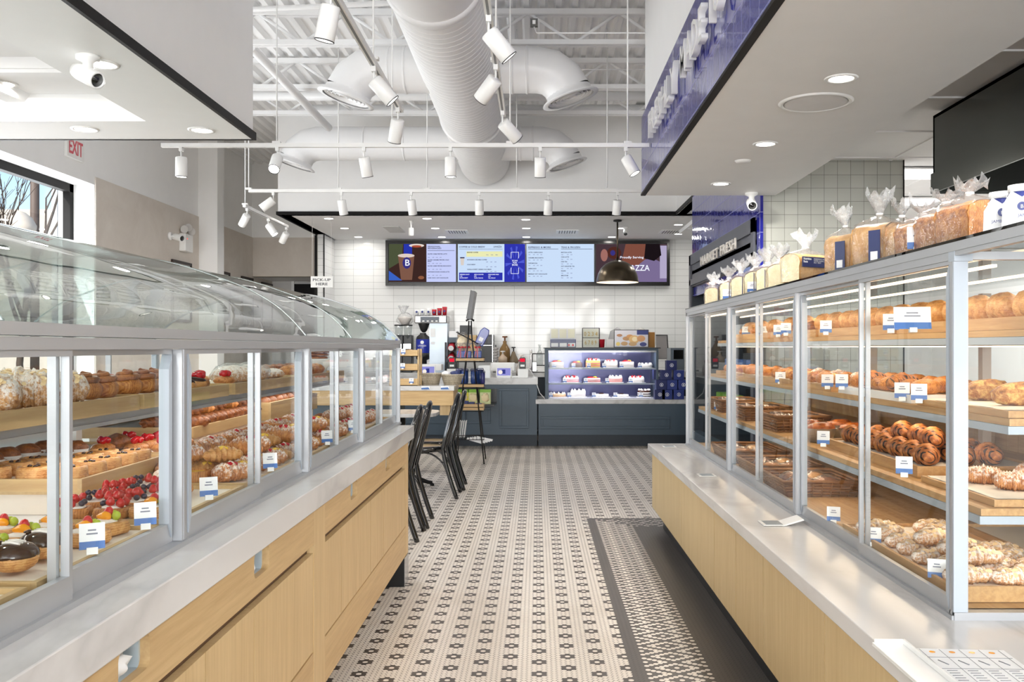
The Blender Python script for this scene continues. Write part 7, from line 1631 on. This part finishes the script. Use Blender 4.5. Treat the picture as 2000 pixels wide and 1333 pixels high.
for i, (px, c, l) in enumerate(((905, 'yellow_bag', 'yellow and green snack bag left of the rack tray'), (925, 'green_snack', 'green topped snack bag in the middle below the tumblers'), (948, 'green_snack2', 'green topped snack bag at the right below the tumblers'))):
    t = thing('snack_pack', l, 'bag', (X(px, 12.4), 12.4+.3*0, Z(790, 12.4)), group='hanging green snack bags'); MB().box(-.075, .075, -.02, .02, 0, .2).build('pouch', plain(c, ((214, 198, 60), (196, 196, 130), (190, 196, 140))[i], .3), t, bevel=.012); MB().box(-.075, .075, -.022, .022, .16, .2).build('green_top', GREENB, t)
    MB().blob((0, -.02, .09), .055, .006, .055, i, .2).build('printed_food', plain('printed_food%d' % i, (226, 206, 160), .4), t)
sr = thing('snack_rack', 'black low rack holding the green snack bags before the slate counter', 'rack', (X(905, 12.4), 12.4, 0)); MB().box(-.12, .42, .03, .25, Z(791, 12.4)-.02, Z(791, 12.4)).box(-.12, .42, .25, .65, Z(791, 12.4)-.02, Z(791, 12.4)).box(-.12, .42, .63, .65, Z(791, 12.4)-.02, Z(764, 12.4)).build('frame', BLACKM, sr)

# ------------------------------------------------------------ cafe table and bentwood chairs
def cafe_table(x, y, label, r=.36, z=.755):
    t = thing('cafe_table', label, 'table', (x, y, 0)); pts = []
    for k in range(28): a = 2*math.pi*k/28; c, s_ = math.cos(a), math.sin(a); e = (abs(c)**4+abs(s_)**4)**(-1/4); pts.append((c*e*r, s_*e*r*.95))
    MB().prism(pts, 'z', z-.035, z).build('tabletop', MARB, t, bevel=.006); MB().tube([(0, 0, .1), (0, 0, z-.035)], .028, 12).build('column', BLACKM, t)
    ft = MB()
    for k in range(4): a = k*math.pi/2+.3; ft.tube([(0, 0, .12), (math.cos(a)*.12, math.sin(a)*.12, .09), (math.cos(a)*.26, math.sin(a)*.26, .035), (math.cos(a)*.3, math.sin(a)*.3, .03)], [.03, .026, .02, .018], 8).lathe([(0, 0), (.022, 0), (.02, .02), (0, .03)], (math.cos(a)*.3, math.sin(a)*.3, 0), 10)
    ft.build('pedestal_foot', BLACKM, t); return t
cafe_table(-1.35, 9.25, 'marble topped cafe table beyond the island, right of the case end')
cafe_table(-1.38, 7.05, 'marble topped cafe table close behind the island end')
def bent(label, x, y, rz):
    t = thing('bentwood_chair', label, 'chair', (x, y, 0), rz, 'black bentwood cafe chairs')
    # faces local -x; back at +x
    mb = MB().lathe([(.16, .430), (.2, .428), (.208, .45), (.203, .474), (.17, .478), (.16, .47)], n=36); mb.build('seat_rim', BLACKG, t)
    MB().lathe([(0, .468), (.165, .471), (.165, .462), (0, .46)], n=32).build('seat_panel', plain('cane_seat', (196, 168, 124), .5) if 'cane_seat' not in MATS else MATS['cane_seat'], t)
    hoop = MB(); pts = []
    for k in range(41):
        u = k/40; 
        if u < .3: q = u/.3; pts.append((.20+.13*(1-q)**1.3, -.19-.015*(1-q), .46*q))
        elif u > .7: q = (1-u)/.3; pts.append((.20+.13*(1-q)**1.3, .19+.015*(1-q), .46*q))
        else:
            q = (u-.3)/.4; a = math.pi*q; zz = .46+.50*math.sin(a)**.72; pts.append((.20+.13*(zz-.46)/.5, -.19*math.cos(a)*(1 if True else 1), zz))
    hoop.tube(pts, [.0195]*41, 10).build('back_hoop', BLACKG, t)
    ih = MB(); pts = [(.185+.12*(z_-.46)/.5*1.0, y_, z_) for y_, z_ in [(-.115*math.cos(math.pi*k/20), .46+.38*math.sin(math.pi*k/20)**.7) for k in range(21)]]
    ih.tube(pts, .014, 8).build('inner_hoop', BLACKG, t)
    for s_ in (-1, 1): MB().tube([(-.15, s_*.13, .46), (-.185, s_*.165, .22), (-.215, s_*.185, 0)], [.019, .016, .012], 10).build('leg', BLACKG, t)
    for s_ in (-1, 1):
        MB().tube([(-.19+.43*k/12, s_*(.165+.018*k/12), .24+.185*math.sin(math.pi*k/12)**.6) for k in range(13)], .009, 8).build('arched_brace', BLACKG, t)
    return t
c1 = bent('black bentwood chair nearest the camera by the island end', -1.16, 6.82, 0)
def bc(x, y, rz, l): return place(c1, (x, y, 0), rz, l)
USED = place.__defaults__
place(c1, (-1.19, 6.82, 0), 0, 'black bentwood chair nearest the camera by the island end')
bc(-1.18, 7.31, .02, 'second black bentwood chair from the camera, by the island end')
bc(-1.07, 8.70, .0, 'black bentwood chair in front of the wire rack, nearer one')
bc(-1.05, 9.2, .03, 'black bentwood chair in front of the wire rack, farther one')

# ------------------------------------------------------------ refrigerated alcove behind the bread case
t = thing('market_unit', 'slate framed refrigerated case under the MARKET FRESH sign', 'refrigerated case', (1.83, 7.72, 0)); Xm, Ym = 1.83, 7.72
Lm = 10.99-7.72
MB().box(-.02, .0, 0, Lm, 2.37, 2.49).box(-.02, .0, 0, Lm, 2.13, 2.20).box(-.02, .0, 0, .1, 0, 2.49).box(-.02, .0, Lm-.1, Lm, 0, 2.49).box(-.0, .03, .05, Lm-.05, 2.20, 2.37).build('sign_frame', plain('sign_slate', (74, 76, 84), .5), t)
MB().box(0, .8, 0, .04, 0, 2.3).box(0, .8, Lm-.04, Lm, 0, 2.3).box(.76, .8, 0, Lm, 0, 2.3).box(0, .8, 0, Lm, 2.26, 2.3).build('carcass', SLATED, t)
MB().prism([(0, 2.12), (.24, 1.92), (.24, 1.95), (0, 2.14)], 'y', .06, Lm-.06).build('canopy', BLACKP, t)
for z, dd in ((.35, .1), (.75, .25), (1.1, .35), (1.45, .4), (1.75, .45)): MB().box(dd, .76, .05, Lm-.05, z, z+.02).build('shelf', STEEL, t)
MB().box(0, .1, .04, Lm-.04, 0, .42).build('front_panel', SLATE, t)
a0, a1 = Xm*F/(1370-VX), Xm*F/(1437-VX)
text('MARKET FRESH', (-.03, 12.3*0+ (1.81*F/(1370-VX))-Ym, 2.297-.0), .2, CREAM, t, '-x', .008, space=1.15, fit=(1.81*F/(1370-VX)-1.81*F/(1438-VX), .10), bold=.0, name='sign_lettering')
for r_, (z, x0_) in enumerate(((.77, 2.12), (1.12, 2.22), (1.47, 2.27))):
    for k in range(8):
        y = 8.0+k*.36; tt = thing('chilled_pack', ['green salad tub', 'blue drink carton', 'white lidded tub'][r_]+' in the refrigerated case, '+ORD[k]+' from the camera', 'food pack', (x0_, y, z+.001), group='packs in the refrigerated case')
        MB().box(-.06, .06, -.09, .09, 0, .12+.03*r_).build('body', [GREENB, BLUEC, WPLAST][r_], tt, bevel=.01)
